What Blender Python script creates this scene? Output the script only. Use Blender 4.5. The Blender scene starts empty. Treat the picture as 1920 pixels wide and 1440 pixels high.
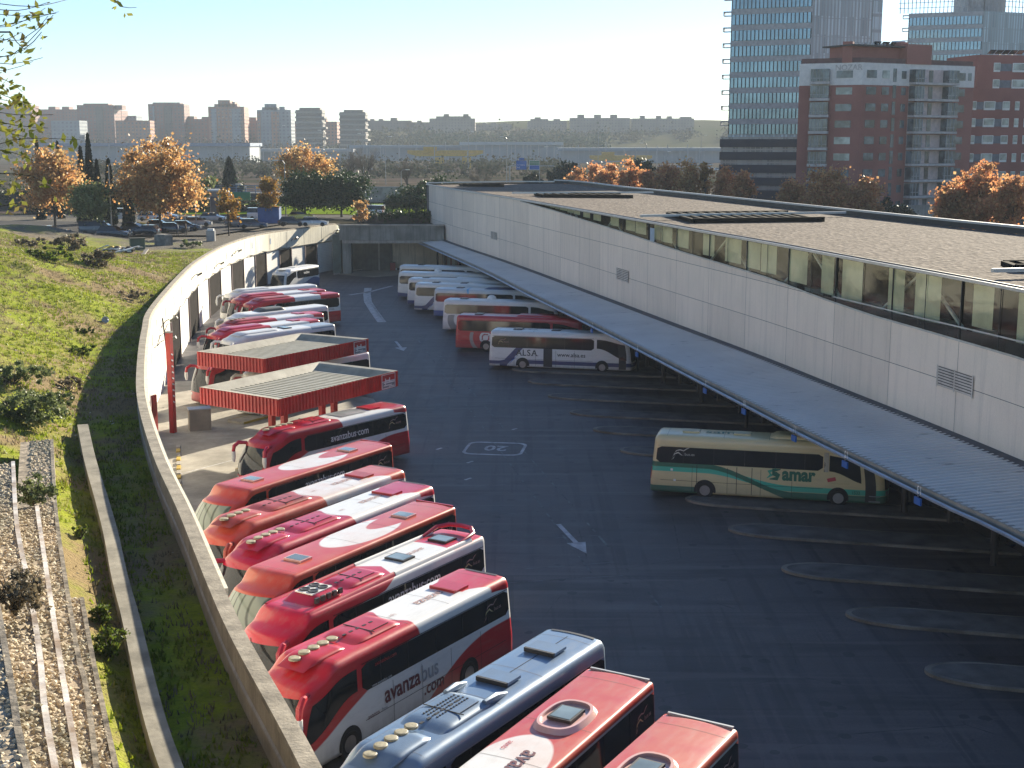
import bpy, bmesh, math, random
from mathutils import Vector, Matrix, noise
rnd = random.Random(7)
sc = bpy.context.scene
C = sc.collection
R = math.radians
PI = math.pi
# ---------------------------------------------------------------- camera
CAMH, FPX, YH = 20.0, 2500.0, 268.0
TH = math.atan((720 - YH) / FPX)
cam = bpy.data.cameras.new('camera'); camo = bpy.data.objects.new('camera', cam); C.objects.link(camo)
cam.sensor_width = 36; cam.lens = FPX / 1920 * 36; cam.clip_start = .5; cam.clip_end = 9000
camo.location = (0, 0, CAMH); camo.rotation_euler = (PI / 2 - TH, 0, 0); sc.camera = camo
# ---------------------------------------------------------------- sky and sun
SAZ, SEL = 28.0, 17.6          # degrees clockwise from the view direction (+Y), elevation
w = bpy.data.worlds.new("World"); sc.world = w; w.use_nodes = True
nt = w.node_tree; bg = nt.nodes['Background']
sky = nt.nodes.new('ShaderNodeTexSky'); sky.sky_type = 'NISHITA'; sky.sun_disc = False
sky.sun_elevation = R(SEL); sky.sun_rotation = R(SAZ); sky.air_density = 1.0; sky.dust_density = .25; sky.ozone_density = 3.4; sky.altitude = 1500
nt.links.new(sky.outputs[0], bg.inputs[0]); bg.inputs[1].default_value = 0.064
sun = bpy.data.lights.new('sun', 'SUN'); suno = bpy.data.objects.new('sun', sun); C.objects.link(suno)
sun.energy = 5; sun.angle = R(.55); sun.color = (1, .89, .7)
sd = Vector((math.sin(R(SAZ)) * math.cos(R(SEL)), math.cos(R(SAZ)) * math.cos(R(SEL)), math.sin(R(SEL))))
suno.rotation_euler = sd.to_track_quat('Z', 'Y').to_euler(); suno.location = (60, 100, 80)
sc.view_settings.view_transform = 'Standard'; sc.view_settings.look = 'None'; sc.view_settings.gamma = 1
sc.view_settings.exposure = 1.5
sc.cycles.max_bounces = 6; sc.cycles.transparent_max_bounces = 12; sc.cycles.volume_bounces = 0
sc.cycles.caustics_reflective = False; sc.cycles.caustics_refractive = False
sc.cycles.sample_clamp_indirect = 6
# ---------------------------------------------------------------- measuring helpers: a picture point on a known height, in metres
def ray(px, py):
    x = (px - 960) / FPX; y = -(py - 720) / FPX
    return Vector((x, math.cos(TH) + y * math.sin(TH), -math.sin(TH) + y * math.cos(TH)))
def P(px, py, z=0.0):
    d = ray(px, py); t = (CAMH - z) / -d.z
    return Vector((d.x * t, d.y * t, z))
def D(px, py, Y):                       # a picture point at a known distance
    d = ray(px, py); t = Y / d.y
    return Vector((d.x * t, Y, CAMH + d.z * t))
def smooth_curve(pts, step=1.0):
    out = []; n = len(pts); pts = [Vector(p) for p in pts]
    for i in range(n - 1):
        p0 = pts[max(i - 1, 0)]; p1 = pts[i]; p2 = pts[i + 1]; p3 = pts[min(i + 2, n - 1)]
        k = max(2, int((p2 - p1).length / step))
        for j in range(k):
            t = j / k
            out.append(.5 * ((2 * p1) + (p2 - p0) * t + (2 * p0 - 5 * p1 + 4 * p2 - p3) * t * t + (3 * p1 - p0 - 3 * p2 + p3) * t ** 3))
    out.append(pts[-1]); return out
class Poly:
    def __init__(s, pts, step=1.0):
        s.p = smooth_curve(pts, step); s.s = [0]
        for a, b in zip(s.p, s.p[1:]): s.s.append(s.s[-1] + (b - a).length)
        s.L = s.s[-1]
    def at(s, t):
        if t <= 0: i = 0
        elif t >= s.L: i = len(s.p) - 2
        else:
            lo, hi = 0, len(s.s) - 1
            while hi - lo > 1:
                m = (lo + hi) // 2
                if s.s[m] <= t: lo = m
                else: hi = m
            i = lo
        a, b = s.p[i], s.p[i + 1]; d = (b - a).normalized()
        return a + d * (t - s.s[i]), d
    def hit(s, px, py, far=False):                 # where the line of sight meets the wall: (distance along, height)
        r = ray(px, py); best = None
        for i, (a, b) in enumerate(zip(s.p, s.p[1:])):
            e = b - a; den = r.x * e.y - r.y * e.x
            if abs(den) < 1e-9: continue
            t = (a.x * e.y - a.y * e.x) / den; u = (a.x * r.y - a.y * r.x) / den
            if -1e-6 <= u <= 1 + 1e-6 and t > 0:
                if best is None or (t > best[2] if far else t < best[2]): best = (s.s[i] + u * e.length, CAMH + t * r.z, t)
        return best[:2] if best else None
# ---------------------------------------------------------------- materials
MATS = {}
def nodes_of(m):
    m.use_nodes = True; t = m.node_tree; return t, t.nodes, t.links, t.nodes['Principled BSDF']
def math_node(t, op, a, b=None, clamp=False):
    n = t.nodes.new('ShaderNodeMath'); n.operation = op; n.use_clamp = clamp
    for i, v in enumerate((a, b)):
        if v is None: continue
        if isinstance(v, (int, float)): n.inputs[i].default_value = v
        else: t.links.new(v, n.inputs[i])
    return n.outputs[0]
def mixcol(t, f, a, b, mode='MIX'):
    n = t.nodes.new('ShaderNodeMix'); n.data_type = 'RGBA'; n.blend_type = mode
    for i, v in ((0, f), (6, a), (7, b)):
        if isinstance(v, (int, float)): n.inputs[i].default_value = v
        elif isinstance(v, (tuple, list)): n.inputs[i].default_value = (*v[:3], 1)
        else: t.links.new(v, n.inputs[i])
    return n.outputs[2]
def noise_node(t, vec, scale, detail=4, rough=.55, stretch=None):
    if stretch:
        mp = t.nodes.new('ShaderNodeMapping'); mp.inputs['Scale'].default_value = stretch
        t.links.new(vec, mp.inputs[0]); vec = mp.outputs[0]
    n = t.nodes.new('ShaderNodeTexNoise'); n.inputs['Scale'].default_value = scale
    n.inputs['Detail'].default_value = detail; n.inputs['Roughness'].default_value = rough
    t.links.new(vec, n.inputs['Vector']); return n.outputs['Fac']
def pos_of(t, obj=False):
    if obj: return t.nodes.new('ShaderNodeTexCoord').outputs['Object']
    return t.nodes.new('ShaderNodeNewGeometry').outputs['Position']
def ramp(t, f, a, b):
    n = t.nodes.new('ShaderNodeMapRange'); n.inputs[1].default_value = a; n.inputs[2].default_value = b
    t.links.new(f, n.inputs[0]); return n.outputs[0]
def M(name, col, rough=.6, metal=0, var=.18, scale=1.2, fine=14, bump=0, col2=None, streak=0, spec=.5, obj=False, coat=0):
    if name in MATS: return MATS[name]
    m = bpy.data.materials.new(name); t, N, Lk, b = nodes_of(m); p = pos_of(t, obj)
    n1 = noise_node(t, p, scale, 5); n2 = noise_node(t, p, fine, 3)
    c2 = col2 or tuple(c * (1 - var * 1.6) for c in col)
    c = mixcol(t, ramp(t, n1, .35, .68), col, c2)
    c = mixcol(t, ramp(t, n2, .3, .75), c, mixcol(t, 1, c, (1 - var * .6,) * 3, 'MULTIPLY'))
    if streak:
        n3 = noise_node(t, p, .9, 5, .7, (3, 3, .18))
        c = mixcol(t, math_node(t, 'MULTIPLY', ramp(t, n3, .48, .75), streak), c, tuple(x * .35 for x in col))
    Lk.new(c, b.inputs['Base Color'])
    r = math_node(t, 'ADD', math_node(t, 'MULTIPLY', n1, .2), rough - .1, True); Lk.new(r, b.inputs['Roughness'])
    b.inputs['Metallic'].default_value = metal; b.inputs['Specular IOR Level'].default_value = spec
    b.inputs['Coat Weight'].default_value = coat
    if bump:
        bn = N.new('ShaderNodeBump'); bn.inputs['Strength'].default_value = bump; bn.inputs['Distance'].default_value = .05
        Lk.new(n2, bn.inputs['Height']); Lk.new(bn.outputs[0], b.inputs['Normal'])
    MATS[name] = m; return m
def glass_mat(name, col=(.012, .014, .016), rough=.06, var=.4):
    if name in MATS: return MATS[name]
    m = bpy.data.materials.new(name); t, N, Lk, b = nodes_of(m); p = pos_of(t)
    n1 = noise_node(t, p, .5, 3); c = mixcol(t, ramp(t, n1, .4, .65), col, tuple(x * (1 + 2 * var) for x in col))
    Lk.new(c, b.inputs['Base Color']); b.inputs['Roughness'].default_value = rough; b.inputs['Specular IOR Level'].default_value = .5
    MATS[name] = m; return m
def leaf_mat(name, cols, trans=.35, rough=.55, spec=.3):
    if name in MATS: return MATS[name]
    m = bpy.data.materials.new(name); t, N, Lk, b = nodes_of(m)
    g = N.new('ShaderNodeNewGeometry'); cr = N.new('ShaderNodeValToRGB'); Lk.new(g.outputs['Random Per Island'], cr.inputs[0])
    e = cr.color_ramp.elements
    for i, c in enumerate(cols):
        if i < 2: e[i].position = i / max(1, len(cols) - 1); e[i].color = (*c, 1)
        else:
            q = e.new(i / (len(cols) - 1)); q.color = (*c, 1)
    for i, c in enumerate(cols): cr.color_ramp.elements[i].position = i / max(1, len(cols) - 1)
    n = noise_node(t, g.outputs['Position'], .35, 3)
    c = mixcol(t, ramp(t, n, .35, .65), cr.outputs[0], mixcol(t, 1, cr.outputs[0], (.55, .6, .6), 'MULTIPLY'))
    Lk.new(c, b.inputs['Base Color']); b.inputs['Roughness'].default_value = rough; b.inputs['Specular IOR Level'].default_value = spec
    tr = N.new('ShaderNodeBsdfTranslucent'); Lk.new(c, tr.inputs[0]); mx = N.new('ShaderNodeMixShader'); mx.inputs[0].default_value = trans
    Lk.new(b.outputs[0], mx.inputs[1]); Lk.new(tr.outputs[0], mx.inputs[2]); Lk.new(mx.outputs[0], N['Material Output'].inputs[0])
    MATS[name] = m; return m
# ---------------------------------------------------------------- mesh helpers
class MB:
    def __init__(s): s.v = []; s.f = []; s.m = []; s.attr = None
    def add(s, vs, fs, mi=0):
        o = len(s.v); s.v += [tuple(v) for v in vs]; s.f += [tuple(i + o for i in f) for f in fs]; s.m += [mi] * len(fs); return s
    def box(s, c, d, rz=0, mi=0, tilt=None):
        x, y, z = d[0] / 2, d[1] / 2, d[2] / 2; mt = Matrix.Rotation(rz, 3, 'Z')
        if tilt is not None: mt = mt @ tilt
        vs = [Vector(c) + mt @ Vector(q) for q in ((-x, -y, -z), (x, -y, -z), (x, y, -z), (-x, y, -z), (-x, -y, z), (x, -y, z), (x, y, z), (-x, y, z))]
        return s.add(vs, [(0, 3, 2, 1), (4, 5, 6, 7), (0, 1, 5, 4), (1, 2, 6, 5), (2, 3, 7, 6), (3, 0, 4, 7)], mi)
    def bar(s, a, b, w, h=None, mi=0):
        a, b = Vector(a), Vector(b); h = h or w; d = (b - a).normalized()
        u = d.cross(Vector((0, 0, 1)));
        if u.length < 1e-4: u = Vector((1, 0, 0))
        u.normalize(); v = u.cross(d)
        vs = [q + u * i * w / 2 + v * j * h / 2 for q in (a, b) for i, j in ((-1, -1), (1, -1), (1, 1), (-1, 1))]
        return s.add(vs, [(0, 1, 2, 3), (7, 6, 5, 4), (0, 4, 5, 1), (1, 5, 6, 2), (2, 6, 7, 3), (3, 7, 4, 0)], mi)
    def tube(s, pts, rs, n=8, mi=0, cap=True):
        pts = [Vector(p) for p in pts]
        if isinstance(rs, (int, float)): rs = [rs] * len(pts)
        rings = []; u = None; vs = []
        for i, p in enumerate(pts):
            d = (pts[min(i + 1, len(pts) - 1)] - pts[max(i - 1, 0)]).normalized()
            if u is None: u = d.orthogonal().normalized()
            u = (u - d * u.dot(d)).normalized(); v = d.cross(u)
            for k in range(n):
                a = 2 * PI * k / n; vs.append(p + (u * math.cos(a) + v * math.sin(a)) * rs[i])
        fs = [(i * n + k, i * n + (k + 1) % n, (i + 1) * n + (k + 1) % n, (i + 1) * n + k) for i in range(len(pts) - 1) for k in range(n)]
        if cap: fs += [tuple(range(n))[::-1], tuple(range((len(pts) - 1) * n, len(pts) * n))]
        return s.add(vs, fs, mi)
    def prism(s, poly, z0, z1, mi=0, mt=None):
        n = len(poly); vs = [(x, y, z) for z in (z0, z1) for x, y in poly]
        if mt is not None: vs = [mt @ Vector(v) for v in vs]
        return s.add(vs, [tuple(range(n))[::-1], tuple(range(n, 2 * n))] + [(i, (i + 1) % n, n + (i + 1) % n, n + i) for i in range(n)], mi)
    def grid(s, fn, nu, nv, mi=0, closed=False):
        vs = [fn(i / nu, j / nv) for i in range(nu + 1) for j in range(nv + 1)]
        return s.add(vs, [(i * (nv + 1) + j, (i + 1) * (nv + 1) + j, (i + 1) * (nv + 1) + j + 1, i * (nv + 1) + j + 1) for i in range(nu) for j in range(nv)], mi)
    def lathe(s, prof, c, axis='Z', n=24, mi=0):
        vs = []
        for r, h in prof:
            for k in range(n):
                a = 2 * PI * k / n
                q = (r * math.cos(a), r * math.sin(a), h)
                if axis == 'Y': q = (q[0], q[2], q[1])
                if axis == 'X': q = (q[2], q[0], q[1])
                vs.append(Vector(c) + Vector(q))
        m = len(prof)
        fs = [(i * n + k, i * n + (k + 1) % n, (i + 1) * n + (k + 1) % n, (i + 1) * n + k) for i in range(m - 1) for k in range(n)]
        fs += [tuple(range(n)), tuple(range((m - 1) * n, m * n))]
        return s.add(vs, fs, mi)
    def build(s, name, mats, parent=None, smooth=False, fix=True):
        me = bpy.data.meshes.new(name); me.from_pydata(s.v, [], s.f)
        if not isinstance(mats, (list, tuple)): mats = [mats]
        for m in mats: me.materials.append(m)
        if len(mats) > 1: me.polygons.foreach_set('material_index', s.m)
        if fix:
            bm = bmesh.new(); bm.from_mesh(me); bmesh.ops.recalc_face_normals(bm, faces=bm.faces); bm.to_mesh(me); bm.free()
        if smooth:
            me.polygons.foreach_set('use_smooth', [True] * len(me.polygons))
            try: me.set_sharp_from_angle(angle=R(40))
            except Exception: pass
        me.update()
        o = bpy.data.objects.new(name, me); C.objects.link(o)
        if parent: o.parent = parent
        return o
def tag(o, label=None, cat=None, group=None, kind=None):
    if label: o['label'] = label
    if cat: o['category'] = cat
    if group: o['group'] = group
    if kind: o['kind'] = kind
    return o
def empty(name, loc=(0, 0, 0), rz=0, label=None, cat=None, group=None):
    o = bpy.data.objects.new(name, None); C.objects.link(o); o.location = loc; o.rotation_euler = (0, 0, rz); o.empty_display_size = .3
    return tag(o, label, cat, group)
def kids(o): return [c for c in bpy.data.objects if c.parent == o]
def copy_tree(o, parent=None):
    c = o.copy(); C.objects.link(c)
    if parent: c.parent = parent
    for ch in kids(o): copy_tree(ch, c)
    return c
TXT = {}
def text_geo(s, bold=0.0, sp=1.0):
    k = (s, bold, sp)
    if k not in TXT:
        cu = bpy.data.curves.new('lettering', 'FONT'); cu.body = s; cu.size = 1; cu.offset = bold; cu.space_character = sp; cu.resolution_u = 3
        ob = bpy.data.objects.new('lettering', cu); C.objects.link(ob); dg = bpy.context.evaluated_depsgraph_get(); dg.update()
        me = bpy.data.meshes.new_from_object(ob.evaluated_get(dg)); vs = [tuple(v.co[:2]) for v in me.vertices]; fs = [tuple(p.vertices) for p in me.polygons]
        bpy.data.objects.remove(ob); bpy.data.curves.remove(cu); bpy.data.meshes.remove(me); TXT[k] = (vs, fs)
    return TXT[k]
# ---------------------------------------------------------------- common materials
m_conc = M('pale_concrete', (.42, .39, .34), .85, var=.25, scale=.6, bump=.3, streak=.6)
m_metal = M('grey_metal', (.3, .31, .33), .4, .7, var=.15)
m_dark = M('dark_metal', (.03, .03, .033), .5, .2)
m_black = M('black_rubber', (.018, .018, .02), .85)
m_white = M('white_paint', (.78, .78, .75), .5, var=.1)
m_rim = M('steel_rim', (.35, .35, .36), .35, .8)
m_red = M('red_sheet', (.5, .035, .03), .45, var=.2)
m_glass = glass_mat('dark_glass')
m_hatch = glass_mat('hatch_glass', (.13, .17, .19), .12)
m_bark = M('bark', (.07, .055, .042), .9, var=.4, scale=3, bump=.6)
m_yellow = M('yellow_paint', (.62, .42, .05), .6, var=.3)
m_roadmark = M('worn_road_paint', (.6, .6, .6), .8, var=.35, scale=2, fine=6)
# ================================================================ THE BUS STATION: yard, walls, terminal
# yard floor
def asphalt():
    m = bpy.data.materials.new('asphalt'); t, N, Lk, b = nodes_of(m); p = pos_of(t)
    n1 = noise_node(t, p, .09, 5); n2 = noise_node(t, p, 9, 4, .7); n3 = noise_node(t, p, .5, 6, .7)
    c = mixcol(t, ramp(t, n1, .35, .65), (.08, .064, .064), (.056, .045, .047))
    c = mixcol(t, ramp(t, n3, .5, .66), c, (.11, .092, .092)); c = mixcol(t, ramp(t, n2, .35, .8), c, (.034, .034, .042))
    # oil stains and dark worn lanes along the stalls
    n4 = noise_node(t, p, .35, 5, .6, (.25, 1.2, 1)); c = mixcol(t, math_node(t, 'MULTIPLY', ramp(t, n4, .5, .66), .8), c, (.014, .013, .016))
    # tyre tracks along the driving lane, patches and oil spots
    nt_ = noise_node(t, p, 1.0, 3, .5, (1.3, .035, 1)); c = mixcol(t, math_node(t, 'MULTIPLY', ramp(t, nt_, .53, .6), .6), c, (.02, .018, .023))
    nu_ = noise_node(t, p, 1.0, 3, .5, (.06, 1.1, 1)); c = mixcol(t, math_node(t, 'MULTIPLY', ramp(t, nu_, .54, .64), .55), c, (.105, .088, .088))
    vo = N.new('ShaderNodeTexVoronoi'); vo.inputs['Scale'].default_value = .55; Lk.new(p, vo.inputs['Vector']); sp_ = math_node(t, 'LESS_THAN', math_node(t, 'ADD', vo.outputs['Distance'], math_node(t, 'MULTIPLY', n3, .35)), .3); c = mixcol(t, math_node(t, 'MULTIPLY', sp_, .7), c, (.008, .008, .01))
    bk = N.new('ShaderNodeTexBrick'); bk.inputs['Scale'].default_value = .05; bk.inputs['Color1'].default_value = (1, 1, 1, 1); bk.inputs['Color2'].default_value = (.72, .72, .75, 1); bk.inputs['Mortar'].default_value = (.6, .6, .6, 1); bk.inputs['Mortar Size'].default_value = .004; Lk.new(p, bk.inputs['Vector']); c = mixcol(t, .8, c, bk.outputs['Color'], 'MULTIPLY')
    # slab joints and cracks
    v = N.new('ShaderNodeTexVoronoi'); v.feature = 'DISTANCE_TO_EDGE'; v.inputs['Scale'].default_value = .11; Lk.new(p, v.inputs['Vector'])
    nz = noise_node(t, p, 1.3, 4); cr = math_node(t, 'LESS_THAN', math_node(t, 'ADD', v.outputs['Distance'], math_node(t, 'MULTIPLY', nz, .01)), .0075)
    c = mixcol(t, math_node(t, 'MULTIPLY', cr, ramp(t, n3, .45, .6)), c, (.012, .012, .013))
    Lk.new(c, b.inputs['Base Color']); Lk.new(math_node(t, 'ADD', math_node(t, 'MULTIPLY', n3, .35), .45), b.inputs['Roughness'])
    bn = N.new('ShaderNodeBump'); bn.inputs['Strength'].default_value = .35; bn.inputs['Distance'].default_value = .02; Lk.new(n2, bn.inputs['Height']); Lk.new(bn.outputs[0], b.inputs['Normal'])
    MATS['asphalt'] = m; return m
m_asph = asphalt()
yb = MB(); yb.add([(-45, 0, 0), (60, 0, 0), (60, 260, 0), (-45, 260, 0)], [(0, 1, 2, 3)]); tag(yb.build('yard', m_asph), kind='structure')
def flat(name, pts, z, mat, label=None, cat=None, kind='structure', group=None):
    b = MB(); b.add([(p[0], p[1], z) for p in pts], [tuple(range(len(pts)))]); o = b.build(name, mat)
    return tag(o, label, cat, group, kind)
m_slab = M('concrete_slab', (.42, .39, .33), .85, var=.3, scale=.35, fine=3)
flat('concrete_apron', [(-24, 70), (-13.6, 66), (-12.4, 72), (-9.6, 82), (-7.5, 90), (-11, 104), (-19, 112), (-31, 112), (-27, 98)], .004, m_slab)
# lit pale kerb strip and ramp by the underpass
ramp_pts = [P(628, 514), P(700, 520), P(790, 512), P(800, 497), P(745, 499), P(690, 508), P(655, 507)]
flat('ramp_pavement', ramp_pts, .004, M('ramp_concrete', (.3, .28, .22), .9, var=.3, scale=.2))
kb = MB(); kpts = [P(628, 515), P(645, 509), P(690, 505), P(745, 497)]; 
for a, b_ in zip(kpts, kpts[1:]): kb.bar(a + Vector((0, 0, .06)), b_ + Vector((0, 0, .06)), .5, .12)
tag(kb.build('kerb', m_conc), kind='structure')
# painted marks
def strip(pts, wd, z=.004):
    b = MB()
    for a, c in zip(pts, pts[1:]):
        a = Vector((a[0], a[1], z)); c = Vector((c[0], c[1], z)); d = (c - a).normalized(); u = Vector((-d.y, d.x, 0)) * wd / 2
        b.add([a - u, c - u, c + u, a + u], [(0, 1, 2, 3)])
    return b
rm = MB()
def rline(px, wd=.09):
    q = strip([P(*p) for p in px], wd); rm.add(q.v, q.f)
m_faint = M('faint_road_paint', (.17, .18, .19), .85, var=.5, scale=1.2, fine=4)
# dashed lane lines and cross joints of the bays
for a, b_ in (((745, 585), (1120, 1090)), ((815, 655), (1250, 1150)), ((690, 560), (745, 640))):
    n = 26
    A, B = P(*a), P(*b_)
    for i in range(n):
        if rnd.random() < .8:
            p0 = A.lerp(B, i / n); p1 = A.lerp(B, (i + .75) / n); q = strip([p0, p1], .07 + .07 * rnd.random()); rm.add(q.v, q.f)
for y0 in (672, 698, 725, 760, 800, 822, 905, 960, 1010, 1060, 1085): rline([(760 + (y0 - 660) * .45 + rnd.uniform(-30, 30), y0 + 8), (905 + (y0 - 660) * .62, y0 - 6)], .07)
tag(rm.build('lane_markings', m_faint), kind='structure')
am = MB()
def arrow(tail, tip, wd, hw, hl):
    a, b_ = P(*tail), P(*tip); d = (b_ - a).normalized(); u = Vector((-d.y, d.x, 0)); n = b_ - d * hl; z = Vector((0, 0, .005))
    am.add([a - u * wd + z, n - u * wd + z, n + u * wd + z, a + u * wd + z], [(0, 1, 2, 3)]); am.add([n - u * hw + z, b_ + z, n + u * hw + z], [(0, 1, 2)])
arrow((1047, 983), (1100, 1038), .13, .5, 1.9); arrow((742, 640), (757, 658), .14, .6, 2.2)
rline([(590, 523), (655, 521)], .35)
# speed limit 20 in a rounded frame
c20 = P(928, 841); ang = -R(8)
def rr(hx, hy, r_):
    return [(sx * (hx - r_) + r_ * math.cos(a0 + k * PI / 10), sy * (hy - r_) + r_ * math.sin(a0 + k * PI / 10)) for sx, sy, a0 in ((1, 1, 0), (-1, 1, PI / 2), (-1, -1, PI), (1, -1, 1.5 * PI)) for k in range(6)]
def on20(x, y, z=.005): return Vector((c20.x + x * math.cos(ang) - y * math.sin(ang), c20.y + x * math.sin(ang) + y * math.cos(ang), z))
o1 = rr(2.0, 1.9, .75); o2 = rr(1.8, 1.62, .6); n8 = len(o1)
am.add([on20(*p) for p in o1] + [on20(*p) for p in o2], [(i, (i + 1) % n8, n8 + (i + 1) % n8, n8 + i) for i in range(n8)])
tv, tf = text_geo('20', .02)
am.add([on20(.82 - x * 1.55, .78 - y * 2.0) for x, y in tv], tf)
# white swerve of rubbed paint near the far end
sw = [(690, 540), (688, 552), (690, 566), (700, 582), (716, 604)]
q = strip([P(*p) for p in sw], 1.0); am.add(q.v, q.f)
q = strip([P(*p) for p in [(655, 553), (690, 548), (735, 536)]], .5); am.add(q.v, q.f)
for px, py in ((818, 843), (876, 868), (1330, 902), (960, 806), (872, 900), (1462, 848), (1560, 868)):
    a = P(px, py); q = strip([a, a + Vector((.35, .5, 0))], .18); am.add(q.v, q.f)
tag(am.build('road_markings', m_roadmark), kind='structure')
# bay islands
m_isl = M('island_paving', (.13, .12, .115), .9, var=.3, scale=.8, bump=.3); m_islk = M('worn_island_kerb', (.24, .21, .17), .85, var=.4, scale=.5)
HB = R(-13.5); hb = Vector((math.cos(HB), math.sin(HB), 0)); nb = Vector((-hb.y, hb.x, 0))
tips = [(960, 693), (990, 716), (1027, 743), (1068, 774), (1112, 806), (1162, 845), (1285, 937), (1365, 993), (1465, 1068), (1585, 1153), (1733, 1260)]
for i, tp in enumerate(tips):
    a = P(*tp); ib = MB(); W_ = 1.2; pts = []; L_ = 15.5
    def outl(w_, l0): 
        o = [(l0 + 3.2 * (1 - math.sin(k / 8 * PI / 2)), -w_ * math.cos(k / 8 * PI / 2) * 1) for k in range(9)]
        o = [(l0 + 2.6 * (1 - math.cos(k / 8 * PI / 2)), w_ * math.sin(k / 8 * PI / 2)) for k in range(9)]
        return o + [(L_, w_), (L_, -w_)] + [(x, -y) for x, y in reversed(o[1:])]
    mt = Matrix.Translation(a) @ Matrix.Rotation(HB, 4, 'Z')
    e = empty('bay_island', a, HB, None, 'kerbed island', 'kerbed islands between the bus bays')
    nm = ['farthest, just past the white bus with blue stripes', 'second from the farthest', 'third from the farthest', 'fourth from the farthest', 'fifth from the farthest', 'right behind the rear of the cream and green bus', 'right in front of the cream and green bus', 'second in front of the cream and green bus', 'third in front of the cream and green bus', 'fourth in front of the cream and green bus', 'nearest to the bottom right corner'][i]
    e['label'] = 'kerbed bay island ' + nm
    MB().prism(outl(W_, 0), .001, .13).build('kerb', m_islk, e); MB().prism(outl(W_ - .14, .25), .131, .137).build('paving', m_isl, e)
# ---------------------------------------------------------------- curved retaining wall on the left
WPTS = [(0, 14.8), (-4, 25.7), (-7.4, 34.2), (-11.3, 45.1), (-14.5, 53.8), (-18.3, 65.3), (-21.3, 76), (-25.1, 90.9), (-28, 103.8), (-32.7, 133.2), (-34.8, 150.2), (-36.2, 171), (-35.6, 188), (-32.5, 201), (-28.2, 214)]
WALL = Poly([(x, y, 0) for x, y in WPTS])
def sweep(poly, s0, s1, prof, step=1.0):         # prof: closed list of (offset to the left of travel, z)
    b = MB(); n = max(1, int((s1 - s0) / step)); m = len(prof); vs = []
    for i in range(n + 1):
        p, d = poly.at(s0 + (s1 - s0) * i / n); l = Vector((-d.y, d.x, 0))
        for o, z in prof: vs.append(p + l * o + Vector((0, 0, z)))
    fs = [(i * m + k, i * m + (k + 1) % m, (i + 1) * m + (k + 1) % m, (i + 1) * m + k) for i in range(n) for k in range(m)]
    fs += [tuple(range(m)), tuple(range(n * m, n * m + m))]
    return b.add(vs, fs)
wall = empty('retaining_wall', (-20, 70, 0), 0, 'long curved white concrete retaining wall along the left side of the bus yard', 'wall')
def wp(b, name, mat, smooth=False):
    o = b.build(name, mat, wall, smooth); o.location = -Vector(wall.location); return o
m_wcream = M('stained_cream_concrete', (.82, .78, .64), .85, var=.1, scale=.5, streak=.55)
m_wout = M('weathered_wall_concrete', (.4, .34, .25), .9, var=.25, scale=.7, fine=8, bump=.4, streak=.75)
def siding():
    m = bpy.data.materials.new('white_siding'); t, N, Lk, b = nodes_of(m); p = pos_of(t)
    sep = N.new('ShaderNodeSeparateXYZ'); Lk.new(p, sep.inputs[0])
    fr = math_node(t, 'FRACT', math_node(t, 'MULTIPLY', sep.outputs[2], 4)); ln = math_node(t, 'LESS_THAN', fr, .12)
    n = noise_node(t, p, .8, 4); c = mixcol(t, ramp(t, n, .4, .7), (.86, .85, .8), (.78, .77, .72)); c = mixcol(t, math_node(t, 'MULTIPLY', ln, .5), c, (.4, .4, .38))
    Lk.new(c, b.inputs['Base Color']); b.inputs['Roughness'].default_value = .6; return m
m_side = siding()
S = lambda px, py: WALL.hit(px, py)
sA = WALL.hit(600, 640)[0] if WALL.hit(600, 640) else 0
wp(sweep(WALL, 0, WALL.L, [(.0, 7.2), (.32, 7.2), (.32, 4.6), (0, 4.6)]), 'wall_body', m_wout)
wp(sweep(WALL, 0, WALL.L, [(-.05, 7.2), (.37, 7.2), (.37, 7.36), (-.05, 7.36)]), 'coping', M('coping_concrete', (.4, .35, .27), .9, var=.3, scale=1.5, fine=10, bump=.4))
wp(sweep(WALL, 24, WALL.L, [(-.22, 4.75), (-.002, 4.75), (-.002, 7.19), (-.22, 7.19)]), 'upper_band', m_wcream)
wp(sweep(WALL, 0, WALL.L, [(.02, -.1), (.3, -.1), (.3, 4.59), (.02, 4.59)]), 'siding', m_side)
# ledge on the outer side
wp(sweep(WALL, 0, 62, [(.321, 6.55), (.36, 6.5), (.36, 6.43), (.321, 6.4)]), 'outer_ledge', m_conc)
# doors
m_door = M('shaded_brown_door', (.012, .008, .007), .9, var=.3, scale=.8, spec=.05); m_dframe = M('plum_door_frame', (.2, .13, .13), .6)  # near-black brown stands in for the shade of a deep recess
doors = [(320, 336, 612), (353, 370, 560), (391, 413, 530), (434, 456, 505), (478, 498, 480), (524, 545, 470), (572, 593, 470)]
for xl, xr, yt in doors:
    a = WALL.hit(xl, yt, True); b_ = WALL.hit(xr, yt, True)
    if not a or not b_: continue
    s0, s1 = sorted((a[0], b_[0]))
    o = wp(sweep(WALL, s0, s1, [(-.02, 0), (.01, 0), (.01, 4.55), (-.02, 4.55)]), 'door', m_door)
    for s_, e_ in ((s0 - .2, s0 - .01), (s1 + .01, s1 + .2)):
        f = sweep(WALL, s_, e_, [(-.12, 0), (.01, 0), (.01, 4.6), (-.12, 4.6)]).build('door_frame', m_dframe, o)
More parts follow.
